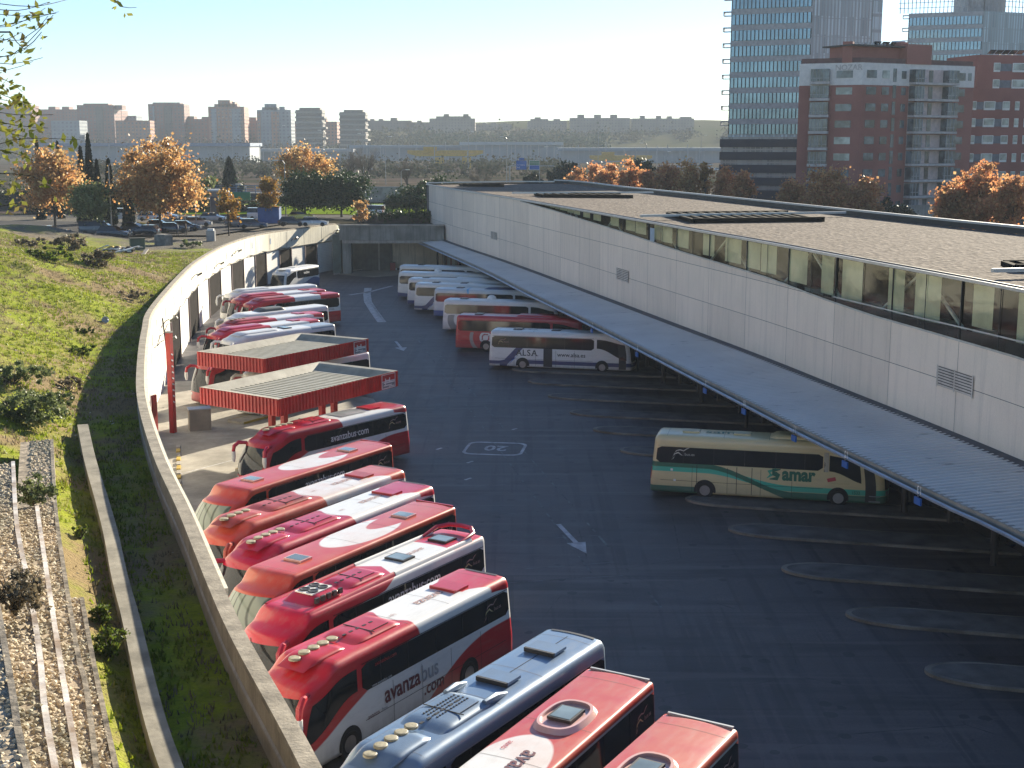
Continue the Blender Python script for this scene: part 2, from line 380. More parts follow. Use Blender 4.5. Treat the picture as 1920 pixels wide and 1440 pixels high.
# cables sagging and blue number plates along the band
cb = MB()
for i in range(16):
    s0 = 88 + i * 6.5; pts = []
    for k in range(7):
        p, d = WALL.at(s0 + 6.5 * k / 6); l = Vector((-d.y, d.x, 0)); pts.append(p - l * .26 + Vector((0, 0, 4.95 - .25 * math.sin(PI * k / 6))))
    cb.tube(pts, .035, 5)
wp(cb, 'cable', m_dark)
pb = MB(); m_plate = M('faded_blue_letters', (.25, .34, .5), .6)
for i in range(13):
    s0 = 84 + i * 8.2; p, d = WALL.at(s0); l = Vector((-d.y, d.x, 0)); pb.box(p - l * .235 + Vector((0, 0, 6.1)), (.35, .03, .8), math.atan2(d.y, d.x))
wp(pb, 'bay_plate', m_plate)
wj = MB()
for i in range(34):
    p, d = WALL.at(20 + i * 6); l = Vector((-d.y, d.x, 0)); wj.box(p - l * .223 + Vector((0, 0, 5.95)), (.06, .02, 2.3), math.atan2(d.y, d.x))
wp(wj, 'joint', M('joint_grey', (.16, .15, .13), .9))  # thin dark grey strips along the band's joints
# floodlights on the wall
def flood(px, py, label, size=1.0):
    s_, z_ = WALL.hit(px, py, True); p, d = WALL.at(s_); l = Vector((-d.y, d.x, 0)); z_ = min(max(z_, 4.9), 6.9)
    e = empty('floodlight', p - l * .23 + Vector((0, 0, z_)), math.atan2(d.y, d.x), label, 'lamp', 'floodlights on the curved wall')
    MB().tube([(0, 0, -.4), (0, -.2, -.1), (0, -.5, .05)], .04, 6).build('bracket', m_dark, e)
    MB().box((0, -.5 - .3 * size, .05), (.4 * size, .55 * size, .2), 0, 0, Matrix.Rotation(-.5, 3, 'X')).build('lamp_head', M('lamp_housing', (.12, .12, .1), .5), e)
flood(296, 782, 'large grey floodlight on curved wall left of the nearer red canopy', 1.7)
flood(300, 600, 'floodlight on curved wall above the tall red pillar', 1.2)
flood(356, 515, 'floodlight on curved wall above the second brown door from the pillar')
flood(401, 494, 'floodlight on curved wall above the third brown door'); flood(436, 470, 'floodlight on curved wall above the fourth brown door')
flood(543, 447, 'floodlight on the paler wall panels near the sixth door'); flood(622, 432, 'floodlight at the far end of the curved wall by the underpass')
# things at the foot of the wall
def thing_box(name, c, d, rz, mat, label, cat, extra=None, group=None):
    e = empty(name, (c[0], c[1], c[2] - d[2] / 2), rz, label, cat, group)
    MB().box((0, 0, d[2] / 2), d).build('body', mat, e)
    return e
pp = P(325, 811)
e = empty('red_pillar', pp, R(70), 'tall slim red pillar with white slanted lettering strip beside the curved wall', 'pillar')
MB().box((0, 0, 3.55), (.36, .36, 7.1)).build('post', m_red, e); MB().box((0, 0, 7.12), (.42, .42, .1)).build('cap', m_conc, e)
b = MB()
for k in range(9): b.box((.0, -.186, 2.2 + k * .42), (.22, .012, .1), 0, 0, Matrix.Rotation(.5, 3, 'Y'))
b.build('lettering', m_white, e)
pp = P(307, 800); e = empty('red_pillar', pp + Vector((-.2, -1.5, 0)), R(70), 'short red panel post leaning against the curved wall foot', 'pillar')
MB().box((0, 0, 1.3), (.5, .15, 2.6)).build('post', m_red, e)
lad = empty('ladder', (0, 0, 0), 0, 'dark metal ladder leaning on the curved wall left of the red pillar', 'ladder')
b = MB(); s_, z_ = WALL.hit(297, 640, True); p, d = WALL.at(s_); l = Vector((-d.y, d.x, 0)); lt = p - l * .4 + Vector((0, 0, 6.2)); s2 = WALL.at(s_ - 5); lb = s2[0] - l * 1.3; lad.location = lb
for q in (-.25, .25): b.bar(d * q, lt - lb + d * q, .06)
for k in range(1, 18): b.bar(d * -.25 + (lt - lb) * k / 18, d * .25 + (lt - lb) * k / 18, .04)
b.build('rails', m_dark, lad)
# small shed with striped corrugated roof
sp_ = P(312, 905, 2.6); e = empty('shed', (sp_.x - 1.5, sp_.y + 1.5, 0), R(106), 'small wall shed with grey and white corrugated roof and red edge', 'shed')
MB().box((0, 0, 1.25), (4.5, 1.3, 2.5)).build('wall', m_slab, e); b = MB()
for k in range(18): b.box((-2.2 + k * .257, 0, 2.56), (.13, 1.4, .08))
b.build('roof', m_metal, e); MB().box((0, -.75, 2.5), (4.6, .08, .2)).build('edge', m_red, e)
# ---------------------------------------------------------------- red canopies over the pumps
def seams(m, sc_):
    return m
def canopy(near, left, back, right, ztop, label, posts):
    cs = [P(px, py, ztop) for px, py in (near, right, back, left)]; c = sum(cs, Vector()) / 4
    e = empty('fuel_canopy', (c.x, c.y, 0), 0, label, 'canopy', 'red canopies of the bus fuel station')
    q = [Vector((p.x - c.x, p.y - c.y, 0)) for p in cs]; H = Vector((0, 0, ztop)); hf = Vector((0, 0, 1.05))
    names = ['fascia'] * 4
    for i in range(4):
        a, b_ = q[i], q[(i + 1) % 4]; d = b_ - a; L_ = d.length; d.normalize(); o = Vector((d.y, -d.x, 0)); m = MB(); n = int(L_ / .3)
        m.add([a + H - hf, b_ + H - hf, b_ + H, a + H], [(0, 1, 2, 3)])
        for k in range(n):      # standing ribs of the sheet
            x = (k + .5) / n * L_; m.box(a + d * x + o * .03 + H - hf / 2, (.13, .07, 1.0), math.atan2(d.y, d.x))
        m.build('fascia', m_red, e)
    m = MB(); ins = [p * .94 for p in q]; zz = H - Vector((0, 0, .04))
    for i in range(4): m.add([q[i] + H + Vector((0, 0, .01)), q[(i + 1) % 4] + H + Vector((0, 0, .01)), ins[(i + 1) % 4] + zz, ins[i] + zz], [(0, 1, 2, 3)])
    m.build('gutter', M('cream_trim', (.5, .46, .36), .6), e)
    low = H - Vector((0, 0, .5)); m = MB(); inn = [p * .80 for p in q]
    for i in range(4): m.add([ins[i] + zz, ins[(i + 1) % 4] + zz, inn[(i + 1) % 4] + low, inn[i] + low], [(0, 1, 2, 3)])
    m.build('upstand', M('cream_sheet', (.4, .37, .29), .6), e)
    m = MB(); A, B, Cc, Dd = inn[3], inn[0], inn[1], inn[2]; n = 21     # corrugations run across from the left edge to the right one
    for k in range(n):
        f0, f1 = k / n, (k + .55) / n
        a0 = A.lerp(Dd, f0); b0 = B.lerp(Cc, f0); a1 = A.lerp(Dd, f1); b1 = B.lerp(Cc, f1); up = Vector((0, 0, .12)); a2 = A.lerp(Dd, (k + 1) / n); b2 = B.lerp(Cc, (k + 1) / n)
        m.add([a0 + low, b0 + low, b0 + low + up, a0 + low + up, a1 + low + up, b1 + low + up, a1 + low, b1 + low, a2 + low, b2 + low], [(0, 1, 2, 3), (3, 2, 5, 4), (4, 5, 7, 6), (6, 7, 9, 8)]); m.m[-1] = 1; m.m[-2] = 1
    m.build('roof_sheet', [M('corrugated_roof', (.5, .47, .37), .5, .1, var=.12), M('corrugated_valley_shade', (.2, .19, .16), .7)], e, fix=False)  # valleys and one web side coloured darker to stand in for rib shade
    # emblem: red square over grey and white chevrons
    a, b_ = q[0], q[1]; d = (b_ - a); L_ = d.length; d.normalize(); o = Vector((d.y, -d.x, 0)); base = a + d * (L_ - 1.15) + o * .075 + H - Vector((0, 0, .52))
    sg = MB(); rz = math.atan2(d.y, d.x)
    def pl(x, z, w_, h_, k, mi): sg.add([base + d * (x - w_ / 2) + o * k + Vector((0, 0, z - h_ / 2)), base + d * (x + w_ / 2) + o * k + Vector((0, 0, z - h_ / 2)), base + d * (x + w_ / 2) + o * k + Vector((0, 0, z + h_ / 2)), base + d * (x - w_ / 2) + o * k + Vector((0, 0, z + h_ / 2))], [(0, 1, 2, 3)], mi)
    pl(0, 0, 1.5, .96, .0, 0); pl(0, .24, 1.38, .4, .006, 1); pl(0, -.22, 1.38, .42, .006, 2); pl(-.15, .05, .5, .1, .012, 0); pl(.05, -.08, 1.2, .09, .012, 0)
    pl(-.35, .0, .1, .42, .014, 0); pl(.1, .06, .1, .34, .014, 0); pl(-.1, -.26, .9, .07, .012, 0); pl(.3, -.36, .6, .06, .012, 0)
    sg.build('emblem_sign', [m_white, m_red, M('emblem_grey', (.25, .26, .28), .5)], e)
    for x, y in posts:
        p_ = q[3].lerp(q[0], .5).lerp(q[2].lerp(q[1], .5), x); p_ += (q[0] - q[3]).normalized() * y
        MB().box(p_ + Vector((0, 0, 2.1)), (.34, .34, 4.2), R(-40)).build('post', m_red, e)
    return e
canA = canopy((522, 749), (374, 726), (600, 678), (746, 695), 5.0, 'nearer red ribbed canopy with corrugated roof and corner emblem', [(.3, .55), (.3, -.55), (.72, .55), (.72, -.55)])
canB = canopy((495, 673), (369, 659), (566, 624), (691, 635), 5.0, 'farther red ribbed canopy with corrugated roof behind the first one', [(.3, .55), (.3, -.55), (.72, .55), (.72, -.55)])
def island_with_pumps(c, label, near):
    cx, cy = c.location.x, c.location.y; rz = R(60)
    e = empty('pump_island', (cx, cy, 0), rz, label, 'pump island', 'islands under the red canopies')
    MB().box((0, 0, .08), (11.5, 1.5, .16)).build('kerb', M('island_concrete', (.36, .33, .27), .8), e)
    for y in (-.765, .765): MB().box((0, y, .09), (11.4, .03, .17)).build('kerb_paint', m_yellow, e)
    d = Matrix.Rotation(rz, 3, 'Z')
    for i, x in enumerate((-2.6, 1.0)):
        p = Vector((cx, cy, .16)) + d @ Vector((x, 0, 0))
        q = empty('fuel_pump', p, rz, ('white fuel pump under the %s red canopy, the one %s the open yard' % (near, ('away from', 'closer to')[i])), 'fuel pump', 'fuel pumps under the red canopies')
        MB().box((0, 0, .8), (.9, .55, 1.6)).build('cabinet', m_white, q); MB().box((0, -.285, 1.2), (.5, .02, .35)).build('display', m_glass, q)
        MB().tube([(.5, 0, 1.2), (.62, .1, .8), (.58, .1, .4), (.5, 0, .9)], .03, 6).build('hose', m_black, q)
island_with_pumps(canA, 'raised concrete island with yellow kerb blocks under the nearer red canopy', 'nearer')
island_with_pumps(canB, 'raised concrete island with yellow kerb blocks under the farther red canopy', 'farther')
bx = P(375, 805); e = empty('concrete_bin', bx, R(20), 'grey square concrete box in front of the canopy by the white bus front', 'box')
MB().prism([(-.75, -.5), (.75, -.5), (.75, .5), (-.75, .5)], 0, 1.5).build('body', M('grey_box', (.25, .22, .19), .8), e); MB().box((0, 0, 1.53), (1.6, 1.1, .08)).build('lid', m_metal, e)
kb = MB()
for k in range(14):
    a = P(337, 955).lerp(P(334, 832), k / 14); kb.box(a + Vector((0, 0, .06)), (.25, .85, .12), R(12), k % 2)
tag(kb.build('kerb', [m_yellow, m_conc]), kind='structure')
tag(strip([P(338, 889), P(440, 862)], .12, .009).build('lane_line', m_roadmark), kind='structure')
# ---------------------------------------------------------------- underpass bridge at the far end
br = empty('bridge', (-20, 208, 0), 0, 'grey stained concrete bridge over the underpass at the far end of the yard', 'bridge')
def bp(b, name, mat): o = b.build(name, mat, br); o.location = -Vector(br.location); return o
m_brc = M('bridge_concrete', (.3, .3, .27), .85, var=.3, scale=.4, streak=.9)
bp(MB().box((-18.6, 209, 6.3), (16.2, 4.5, 2.2)), 'beam', m_brc)
bp(MB().box((-18.6, 206.68, 7.52), (16.4, .3, .25)), 'parapet', m_conc)
bp(MB().box((-19.5, 206.85, 4.95), (13.6, .25, .45)), 'lintel', m_conc)
bp(MB().box((-25.6, 208, 2.6), (1.3, 2.2, 5.2)), 'pier', m_brc)
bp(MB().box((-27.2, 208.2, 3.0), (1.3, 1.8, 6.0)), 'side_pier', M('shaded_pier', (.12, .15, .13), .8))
bw = MB(); a = P(705, 497); b_ = P(800, 482); d = (b_ - a); d.normalize(); a2 = Vector((-19.4, 213.6, 0)); b2 = Vector((-3.0, 215.4, 0))
bw.bar(a2 + Vector((0, 0, 3.6)), b2 + Vector((0, 0, 3.6)), .4, 7.2); bp(bw, 'back_wall', M('beige_concrete', (.7, .6, .45), .9, var=.25, scale=.3, streak=.8))
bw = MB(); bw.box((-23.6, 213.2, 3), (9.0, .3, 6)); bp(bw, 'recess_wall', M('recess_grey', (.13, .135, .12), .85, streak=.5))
bw = MB(); bw.box((-21.2, 212.95, 3), (.25, .2, 6)); bp(bw, 'pilaster', m_conc)
kb = MB(); 
for k in range(16): kb.bar(a2.lerp(b2, k / 16) + Vector((0, -.6, .16)), a2.lerp(b2, (k + 1) / 16) + Vector((0, -.6, .16)), .3, .32, k % 2)
kbo = kb.build('kerb_blocks', [m_white, m_dark], br); kbo.location = -Vector(br.location)
e = empty('red_bin', Vector((-19.0, 212.6, 0)), 0, 'small dark red cabinet in the underpass beside the beige wall', 'cabinet'); MB().prism([(-.4, -.3), (.4, -.3), (.4, .3), (-.4, .3)], 0, 1.25).build('body', M('dark_red', (.25, .03, .03), .6), e)
MB().box((0, 0, 1.27), (.9, .7, .06)).build('lid', m_dark, e)
# ---------------------------------------------------------------- terminal building on the right
TPTS = [(-14.3, 225.5), (-8.5, 200), (0, 167.5), (8.4, 132.5), (13.9, 109), (17.8, 92.3), (20.5, 79.3), (22.6, 69.5), (24.1, 61.7), (26.4, 48), (28.2, 34), (29.3, 20)]
TW = Poly([(x, y, 0) for x, y in TPTS])
ZR = 13.2
tb = empty('terminal_building', (15, 120, 0), 0, 'long curved grey panelled bus terminal with flat gravel roof and slanting glass band', 'building')
def tp(b, name, mat, smooth=False, parent=None, fix=True):
    o = b.build(name, mat, tb, smooth, fix); o.location = -Vector(tb.location)
    if parent: o.parent = parent; o.location = (0, 0, 0)
    return o
joints = [TW.hit(px, py)[0] for px, py in ((1327, 640), (1392, 665), (1468, 695), (1556, 728), (1662, 770), (1789, 820))]
jw = (joints[-1] - joints[0]) / 5
jall = [joints[0] + jw * k for k in range(-int(joints[0] / jw), 12)]
gl = [TW.hit(*q) for q in ((975, 377), (1040, 395), (1160, 432), (1280, 472), (1440, 520), (1540, 558), (1640, 592), (1800, 638), (1920, 673))]
def glow(s_):
    if s_ <= gl[0][0]: return ZR
    for (s0, z0), (s1, z1) in zip(gl, gl[1:]):
        if s_ <= s1: return z0 + (z1 - z0) * (s_ - s0) / (s1 - s0)
    return max(8.2, gl[-1][1] - (s_ - gl[-1][0]) * .05)
def wallgrid(s0, s1, zlo, zhi, off=0.0, n=120, nz=1):
    b = MB()
    def fn(u, v):
        s_ = s0 + (s1 - s0) * u; p, d = TW.at(s_); r = Vector((d.y, -d.x, 0)) * -1      # r points away from the yard? fixed below
        nrm = Vector((-1, 0, 0)) if False else Vector((d.y, -d.x, 0))
        if nrm.x > 0: nrm = -nrm
        a_ = zlo(s_) if callable(zlo) else zlo; c_ = zhi(s_) if callable(zhi) else zhi
        return p + nrm * off + Vector((0, 0, a_ + (c_ - a_) * v))
    return b.grid(fn, n, nz)
def panel_mat():
    m = bpy.data.materials.new('precast_panels'); t, N, Lk, b = nodes_of(m); p = pos_of(t)
    n = noise_node(t, p, .3, 5); n2 = noise_node(t, p, 1.0, 5, .65, (2, 2, .12)); n3 = noise_node(t, p, 10, 3)
    c = mixcol(t, ramp(t, n, .35, .65), (.86, .74, .61), (.8, .69, .57)); c = mixcol(t, math_node(t, 'MULTIPLY', ramp(t, n2, .5, .72), .28), c, (.36, .32, .28))
    c = mixcol(t, ramp(t, n3, .3, .8), c, mixcol(t, 1, c, (.92, .92, .92), 'MULTIPLY'))
    at = N.new('ShaderNodeAttribute'); at.attribute_name = 'tone'; c = mixcol(t, 1, c, at.outputs['Color'], 'MULTIPLY')
    Lk.new(c, b.inputs['Base Color']); b.inputs['Roughness'].default_value = .8; return m
m_panel = panel_mat()
zj = [5.0, 7.75, 10.45, ZR]; half = 7.75 + 1.35
# panels, one mesh, each panel slightly set back at its joints with its own tone
pm = MB(); tones = []
for k in range(len(jall) - 1):
    for r_ in range(3):
        z0, z1 = zj[r_], zj[r_ + 1]; s0, s1 = max(0, jall[k]) + .015, jall[k + 1] - .015
        if s1 <= 0: continue
        n0 = len(pm.v); q = wallgrid(s0, s1, lambda s: min(z0 + .015, glow(s) - .02), lambda s: min(z1 - .015, glow(s) - .02), .05, 8, 1); pm.add(q.v, q.f); tones += [rnd.uniform(.93, 1.06)] * (len(pm.v) - n0)
o = tp(pm, 'wall_panels', m_panel, fix=True); ca = o.data.color_attributes.new('tone', 'FLOAT_COLOR', 'POINT')
for i, t_ in enumerate(tones): ca.data[i].color = (t_, t_, t_, 1)
tp(wallgrid(0, TW.L, 4.6, lambda s: glow(s) - .03, -.03, 160), 'wall_backing', M('joint_dark', (.13, .125, .12), .9))
# glass band with interior behind it
def gwave():
    m = bpy.data.materials.new('band_glass'); t, N, Lk, b = nodes_of(m); p = pos_of(t)
    gb = N.new('ShaderNodeBsdfGlossy'); gb.inputs['Roughness'].default_value = .08; gb.inputs[0].default_value = (.8, .82, .75, 1); tr = N.new('ShaderNodeBsdfTransparent'); tr.inputs[0].default_value = (.8, .81, .7, 1)
    fr = N.new('ShaderNodeFresnel'); fr.inputs[0].default_value = 1.5
    n = noise_node(t, p, .55, 2, .4, (1, 1, 2.2)); bn = N.new('ShaderNodeBump'); bn.inputs['Strength'].default_value = .12; bn.inputs['Distance'].default_value = .1; Lk.new(n, bn.inputs['Height'])
    Lk.new(bn.outputs[0], gb.inputs['Normal']); Lk.new(bn.outputs[0], fr.inputs['Normal'])
    mx = N.new('ShaderNodeMixShader'); Lk.new(math_node(t, 'ADD', math_node(t, 'MULTIPLY', fr.outputs[0], .07), .02, True), mx.inputs[0]); Lk.new(tr.outputs[0], mx.inputs[1]); Lk.new(gb.outputs[0], mx.inputs[2]); Lk.new(mx.outputs[0], N['Material Output'].inputs[0]); return m
m_band = gwave(); sg0 = gl[0][0] + 1
g_end = TW.L
tp(wallgrid(sg0, g_end, glow, ZR - .12, .0, 140), 'glass_band', m_band)
mj = MB(); k = 0; s_ = joints[0] - jw * 3
while s_ < g_end:
    for half_, wd in ((0, .07), (jw / 2, .03)):
        q, d = TW.at(s_ + half_); nrm = Vector((d.y, -d.x, 0)); nrm = nrm if nrm.x < 0 else -nrm; g0 = glow(s_ + half_)
        if ZR - g0 > .15: MB().box(q + nrm * .05 + Vector((0, 0, (g0 + ZR) / 2)) - Vector(tb.location), (wd, wd, ZR - g0), math.atan2(d.y, d.x)).build('mullion', m_dark, tb)
    s_ += jw
tp(wallgrid(sg0, g_end, lambda s: glow(s) - .05, lambda s: glow(s) + .06, .12, 140), 'band_sill', M('pale_trim', (.6, .58, .52), .5))
rl = [TW.hit(*q) for q in ((1565, 556), (1640, 574), (1720, 594), (1820, 617), (1920, 641))]
def zrail(s_):
    for (s0, z0), (s1, z1) in zip(rl, rl[1:]):
        if s_ <= s1: return z0 + (z1 - z0) * (s_ - s0) / (s1 - s0)
    return rl[-1][1] + (s_ - rl[-1][0]) * (rl[-1][1] - rl[-2][1]) / (rl[-1][0] - rl[-2][0])
tp(wallgrid(rl[0][0], g_end, lambda s: zrail(s) - .04, lambda s: zrail(s) + .04, .1, 40), 'floor_rail', M('pale_trim', (.6, .58, .52), .5))
tp(wallgrid(rl[0][0] - 10, g_end, lambda s: glow(s) + .04, lambda s: max(glow(s) + .05, zrail(max(s, rl[0][0])) - .1), .04, 60), 'lower_glass', glass_mat('lower_band_glass', (.02, .022, .02), .1))
# interior: rear wall, pale blinds, braces, floor of the upper storey, desks
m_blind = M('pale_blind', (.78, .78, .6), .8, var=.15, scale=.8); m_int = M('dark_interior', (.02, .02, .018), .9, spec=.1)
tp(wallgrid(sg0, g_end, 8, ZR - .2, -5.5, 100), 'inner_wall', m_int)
bb = MB(); s_ = sg0 + 6; k = 0
while s_ < g_end - 4:
    wd = rnd.uniform(1.6, 3.2); dz = rnd.choice((.2, .6, 1.8)) if k > 4 else 3
    zt = max(glow(s_) + .1, ZR - rnd.uniform(2.2, 4.5) if k > 3 else 0); q = wallgrid(s_, s_ + wd, lambda s: max(glow(s) + .05, zt), ZR - .25, -.55, 6); bb.add(q.v, q.f)
    s_ += wd + (rnd.choice((.15, 1.2, 2.2, 3.2)) if k > 5 else .1); k += 1
tp(bb, 'blind', m_blind)
wv = MB(); s_ = sg0 + 12; sgn = 1
while s_ < g_end - 8:
    p0, _ = TW.at(s_); p1, _ = TW.at(s_ + jw); o_ = Vector((.9, .3, 0)); wv.bar(p0 + o_ + Vector((0, 0, 8.8 if sgn > 0 else 13)), p1 + o_ + Vector((0, 0, 13 if sgn > 0 else 8.8)), .14); s_ += jw; sgn = -sgn
tp(wv, 'brace', m_white)
fl = MB(); 
q = wallgrid(sg0, g_end, 8.6, 8.7, -.4, 60); fl.add(q.v, q.f)
for k in range(16):
    p0, d = TW.at(g_end * .55 + k * 4.2); fl.box(p0 + Vector((1.6, .4, 10.1)), (1.2, .8, .7), math.atan2(d.y, d.x))
tp(fl, 'desk', m_white)
# roof
NEAR = [TW.at(TW.L * k / 80)[0] for k in range(81)]
BACK = smooth_curve([P(800, 345, ZR), P(1040, 342.5, ZR), P(1180, 357, ZR), P(1340, 374, ZR), P(1640, 407, ZR), P(1920, 437, ZR), (52, 60, ZR), (58, 20, ZR)], 6)
def roof_mat():
    m = bpy.data.materials.new('roof_gravel'); t, N, Lk, b = nodes_of(m); p = pos_of(t); v = N.new('ShaderNodeTexVoronoi'); v.inputs['Scale'].default_value = 3.0; Lk.new(p, v.inputs['Vector'])
    n = noise_node(t, p, .25, 5); n2 = noise_node(t, p, 2.2, 6, .75); sp = N.new('ShaderNodeSeparateColor'); Lk.new(v.outputs['Color'], sp.inputs[0])
    c = mixcol(t, ramp(t, n, .35, .7), (.15, .125, .105), (.11, .09, .078)); c = mixcol(t, sp.outputs[0], c, (.26, .22, .185)); c = mixcol(t, ramp(t, n2, .45, .7), c, (.055, .047, .042))
    Lk.new(c, b.inputs['Base Color']); b.inputs['Roughness'].default_value = .95; b.inputs['Specular IOR Level'].default_value = .05; bn = N.new('ShaderNodeBump'); bn.inputs['Strength'].default_value = 1; bn.inputs['Distance'].default_value = .12; Lk.new(v.outputs['Distance'], bn.inputs['Height']); Lk.new(bn.outputs[0], b.inputs['Normal']); return m
rpoly = [(p.x, p.y) for p in NEAR] + [(p.x, p.y) for p in reversed(BACK)]
# triangulated strip between the two edges
rf = MB(); nb_ = 80
def along(pts, u):
    L_ = [0]
    for a, c in zip(pts, pts[1:]): L_.append(L_[-1] + (c - a).length)
    t = u * L_[-1]
    for i in range(len(pts) - 1):
        if t <= L_[i + 1] + 1e-6: return pts[i].lerp(pts[i + 1], (t - L_[i]) / (L_[i + 1] - L_[i]))
    return pts[-1]
corner = P(1040, 342.5, ZR); ia = min(range(len(BACK)), key=lambda i: (BACK[i] - corner).length); BACKL = BACK[ia:]; ENDL = BACK[:ia + 1]
def rfn(u, v):
    a = along(NEAR, u); a = Vector((a.x, a.y, 0)); c = along(BACKL, u); c = Vector((c.x, c.y, 0)); q = a.lerp(c, v); return Vector((q.x, q.y, ZR - .12))
rf.grid(rfn, 80, 6); tp(rf, 'roof', roof_mat())
def edge(pts, off, w_, h_, z, name, mat):
    b = MB(); pr = []
    for i, p in enumerate(pts):
        d = (pts[min(i + 1, len(pts) - 1)] - pts[max(i - 1, 0)]); d.z = 0; d.normalize(); l = Vector((-d.y, d.x, 0)); pr.append((Vector((p.x, p.y, 0)), l))
    vs = [];
    for p, l in pr: vs += [p + l * off + Vector((0, 0, z)), p + l * (off + w_) + Vector((0, 0, z)), p + l * (off + w_) + Vector((0, 0, z + h_)), p + l * off + Vector((0, 0, z + h_))]
    n = len(pr) - 1
    b.add(vs, [(i * 4 + k, i * 4 + (k + 1) % 4, i * 4 + 4 + (k + 1) % 4, i * 4 + 4 + k) for i in range(n) for k in range(4)] + [(0, 1, 2, 3), (n * 4, n * 4 + 1, n * 4 + 2, n * 4 + 3)]); return tp(b, name, mat)
m_trim = M('white_metal_trim', (.55, .55, .53), .35, .3, var=.08)
edge(NEAR, -.12, .3, .16, ZR - .1, 'roof_trim', m_trim); edge(NEAR, .12, .1, .06, ZR + .07, 'roof_rail', m_dark)
edge(BACKL, -.2, .35, .18, ZR + .35, 'roof_trim', m_trim); edge(BACKL, -.05, .25, .44, ZR - .1, 'parapet', m_dark)
edge(ENDL, -.2, .35, .18, ZR + .1, 'roof_trim', m_trim); edge(ENDL, -.1, .25, 8.2, ZR - 8.2, 'end_wall', m_panel)
edge(BACKL, -.3, .1, 13, 0, 'rear_wall', m_panel)
# roof louvres
def louvre(a, b_, c_, n, label):     # rows of dark slats, corners measured on the roof plane
    A, B, Cc = P(*a, ZR), P(*b_, ZR), P(*c_, ZR); e = B - A; f = Cc - A; m = MB()
    for k in range(n):
        p0 = A + e * (k / n); p1 = p0 + f; m.bar(p0 + Vector((0, 0, .12)), p1 + Vector((0, 0, .12)), .35, .3)
        m.bar(p0 + e * (.45 / n) + Vector((0, 0, .02)), p1 + e * (.45 / n) + Vector((0, 0, .02)), .35, .1)
    for q in (0, 1): m.bar(A + f * q + Vector((0, 0, .1)), B + f * q + Vector((0, 0, .1)), .3, .42)
    m.add([A - e * .01 + Vector((0, 0, -.06)), B + e * .01 + Vector((0, 0, -.06)), B + e * .01 + f + Vector((0, 0, -.06)), A + f - e * .01 + Vector((0, 0, -.06))], [(0, 1, 2, 3)])
    tp(m, 'roof_louvre', M('louvre_black', (.012, .011, .01), .95, spec=.05))
louvre((1300, 416), (1545, 413), (1252, 403), 12, ''); louvre((1020, 368.5), (1187, 370), (1003, 365), 10, ''); louvre((868, 348.5), (945, 349), (862, 347), 6, '')
louvre((1905, 506), (2200, 503), (1882, 498), 10, '')
pg = MB()
for a, b_ in (((1200, 411), (1585, 404)), ((960, 366), (1225, 365)), ((1860, 518), (2100, 512))): tp(MB().bar(P(*a, ZR) + Vector((0, 0, .3)), P(*b_, ZR) + Vector((0, 0, .3)), .28, .2), 'roof_channel', m_trim)
# vents in the wall
def vent(x0, y0, x1, y1, n):
    s0, z0 = TW.hit(x0, y0); s1, z1 = TW.hit(x1, y1); zc = (z0 + z1) / 2; h = abs(s1 - s0) * .3; z0, z1 = zc - h / 2, zc + h / 2; q = wallgrid(s0, s1, z0, z1, .08, 3)
    f = tp(q, 'vent', M('vent_dark', (.08, .075, .07), .8)); b = MB()
    for k in range(7): w_ = wallgrid(s0, s1, z0 + (z1 - z0) * (k + .1) / 7, z0 + (z1 - z0) * (k + .75) / 7, .11, 2); b.add(w_.v, w_.f)
    for a_, c_ in ((s0 - .08, s0 + .04), (s1 - .04, s1 + .08), ((s0 + s1) / 2 - .06, (s0 + s1) / 2 + .06)): w_ = wallgrid(a_, c_, z0 - .06, z1 + .06, .13, 1); b.add(w_.v, w_.f)
    tp(b, 'slats', M('vent_trim', (.66, .6, .53), .6), parent=f)
vent(1762, 692, 1826, 738, 2); vent(1158, 507, 1180, 525, 2); vent(922, 438, 933, 446, 1)
tp(wallgrid(*sorted((TW.hit(1221, 425)[0], TW.hit(1229, 438)[0])), 11.55, 12.75, .1, 1), 'blue_square_sign', M('sign_pale_blue', (.3, .42, .55), .5))
# ground floor behind the canopy
tp(wallgrid(0, TW.L, 0, 4.6, -1.2, 120), 'ground_floor_glazing', glass_mat('floor_glass', (.02, .02, .022), .2))
gf = MB(); 
for k in range(50):
    p, d = TW.at(2 + k * 4.3); MB().box(p + Vector((.7, .2, 2.3)) - Vector(tb.location), (.25, .25, 4.6), math.atan2(d.y, d.x)).build('column', M('dark_column', (.07, .065, .06), .7), tb)
rd = MB(); rd.add(wallgrid(2, 26, .0, 4.4, -.6, 20).v, wallgrid(2, 26, .0, 4.4, -.6, 20).f); tp(rd, 'red_kiosk_front', M('shop_red', (.16, .02, .03), .6))
sh = MB()
for k in range(5):
    q = wallgrid(4 + k * 4.2, 6.8 + k * 4.2, .8, 3.2, -.52, 2); sh.add(q.v, q.f)
tp(sh, 'shop_window', M('shop_pale', (.2, .24, .22), .4))
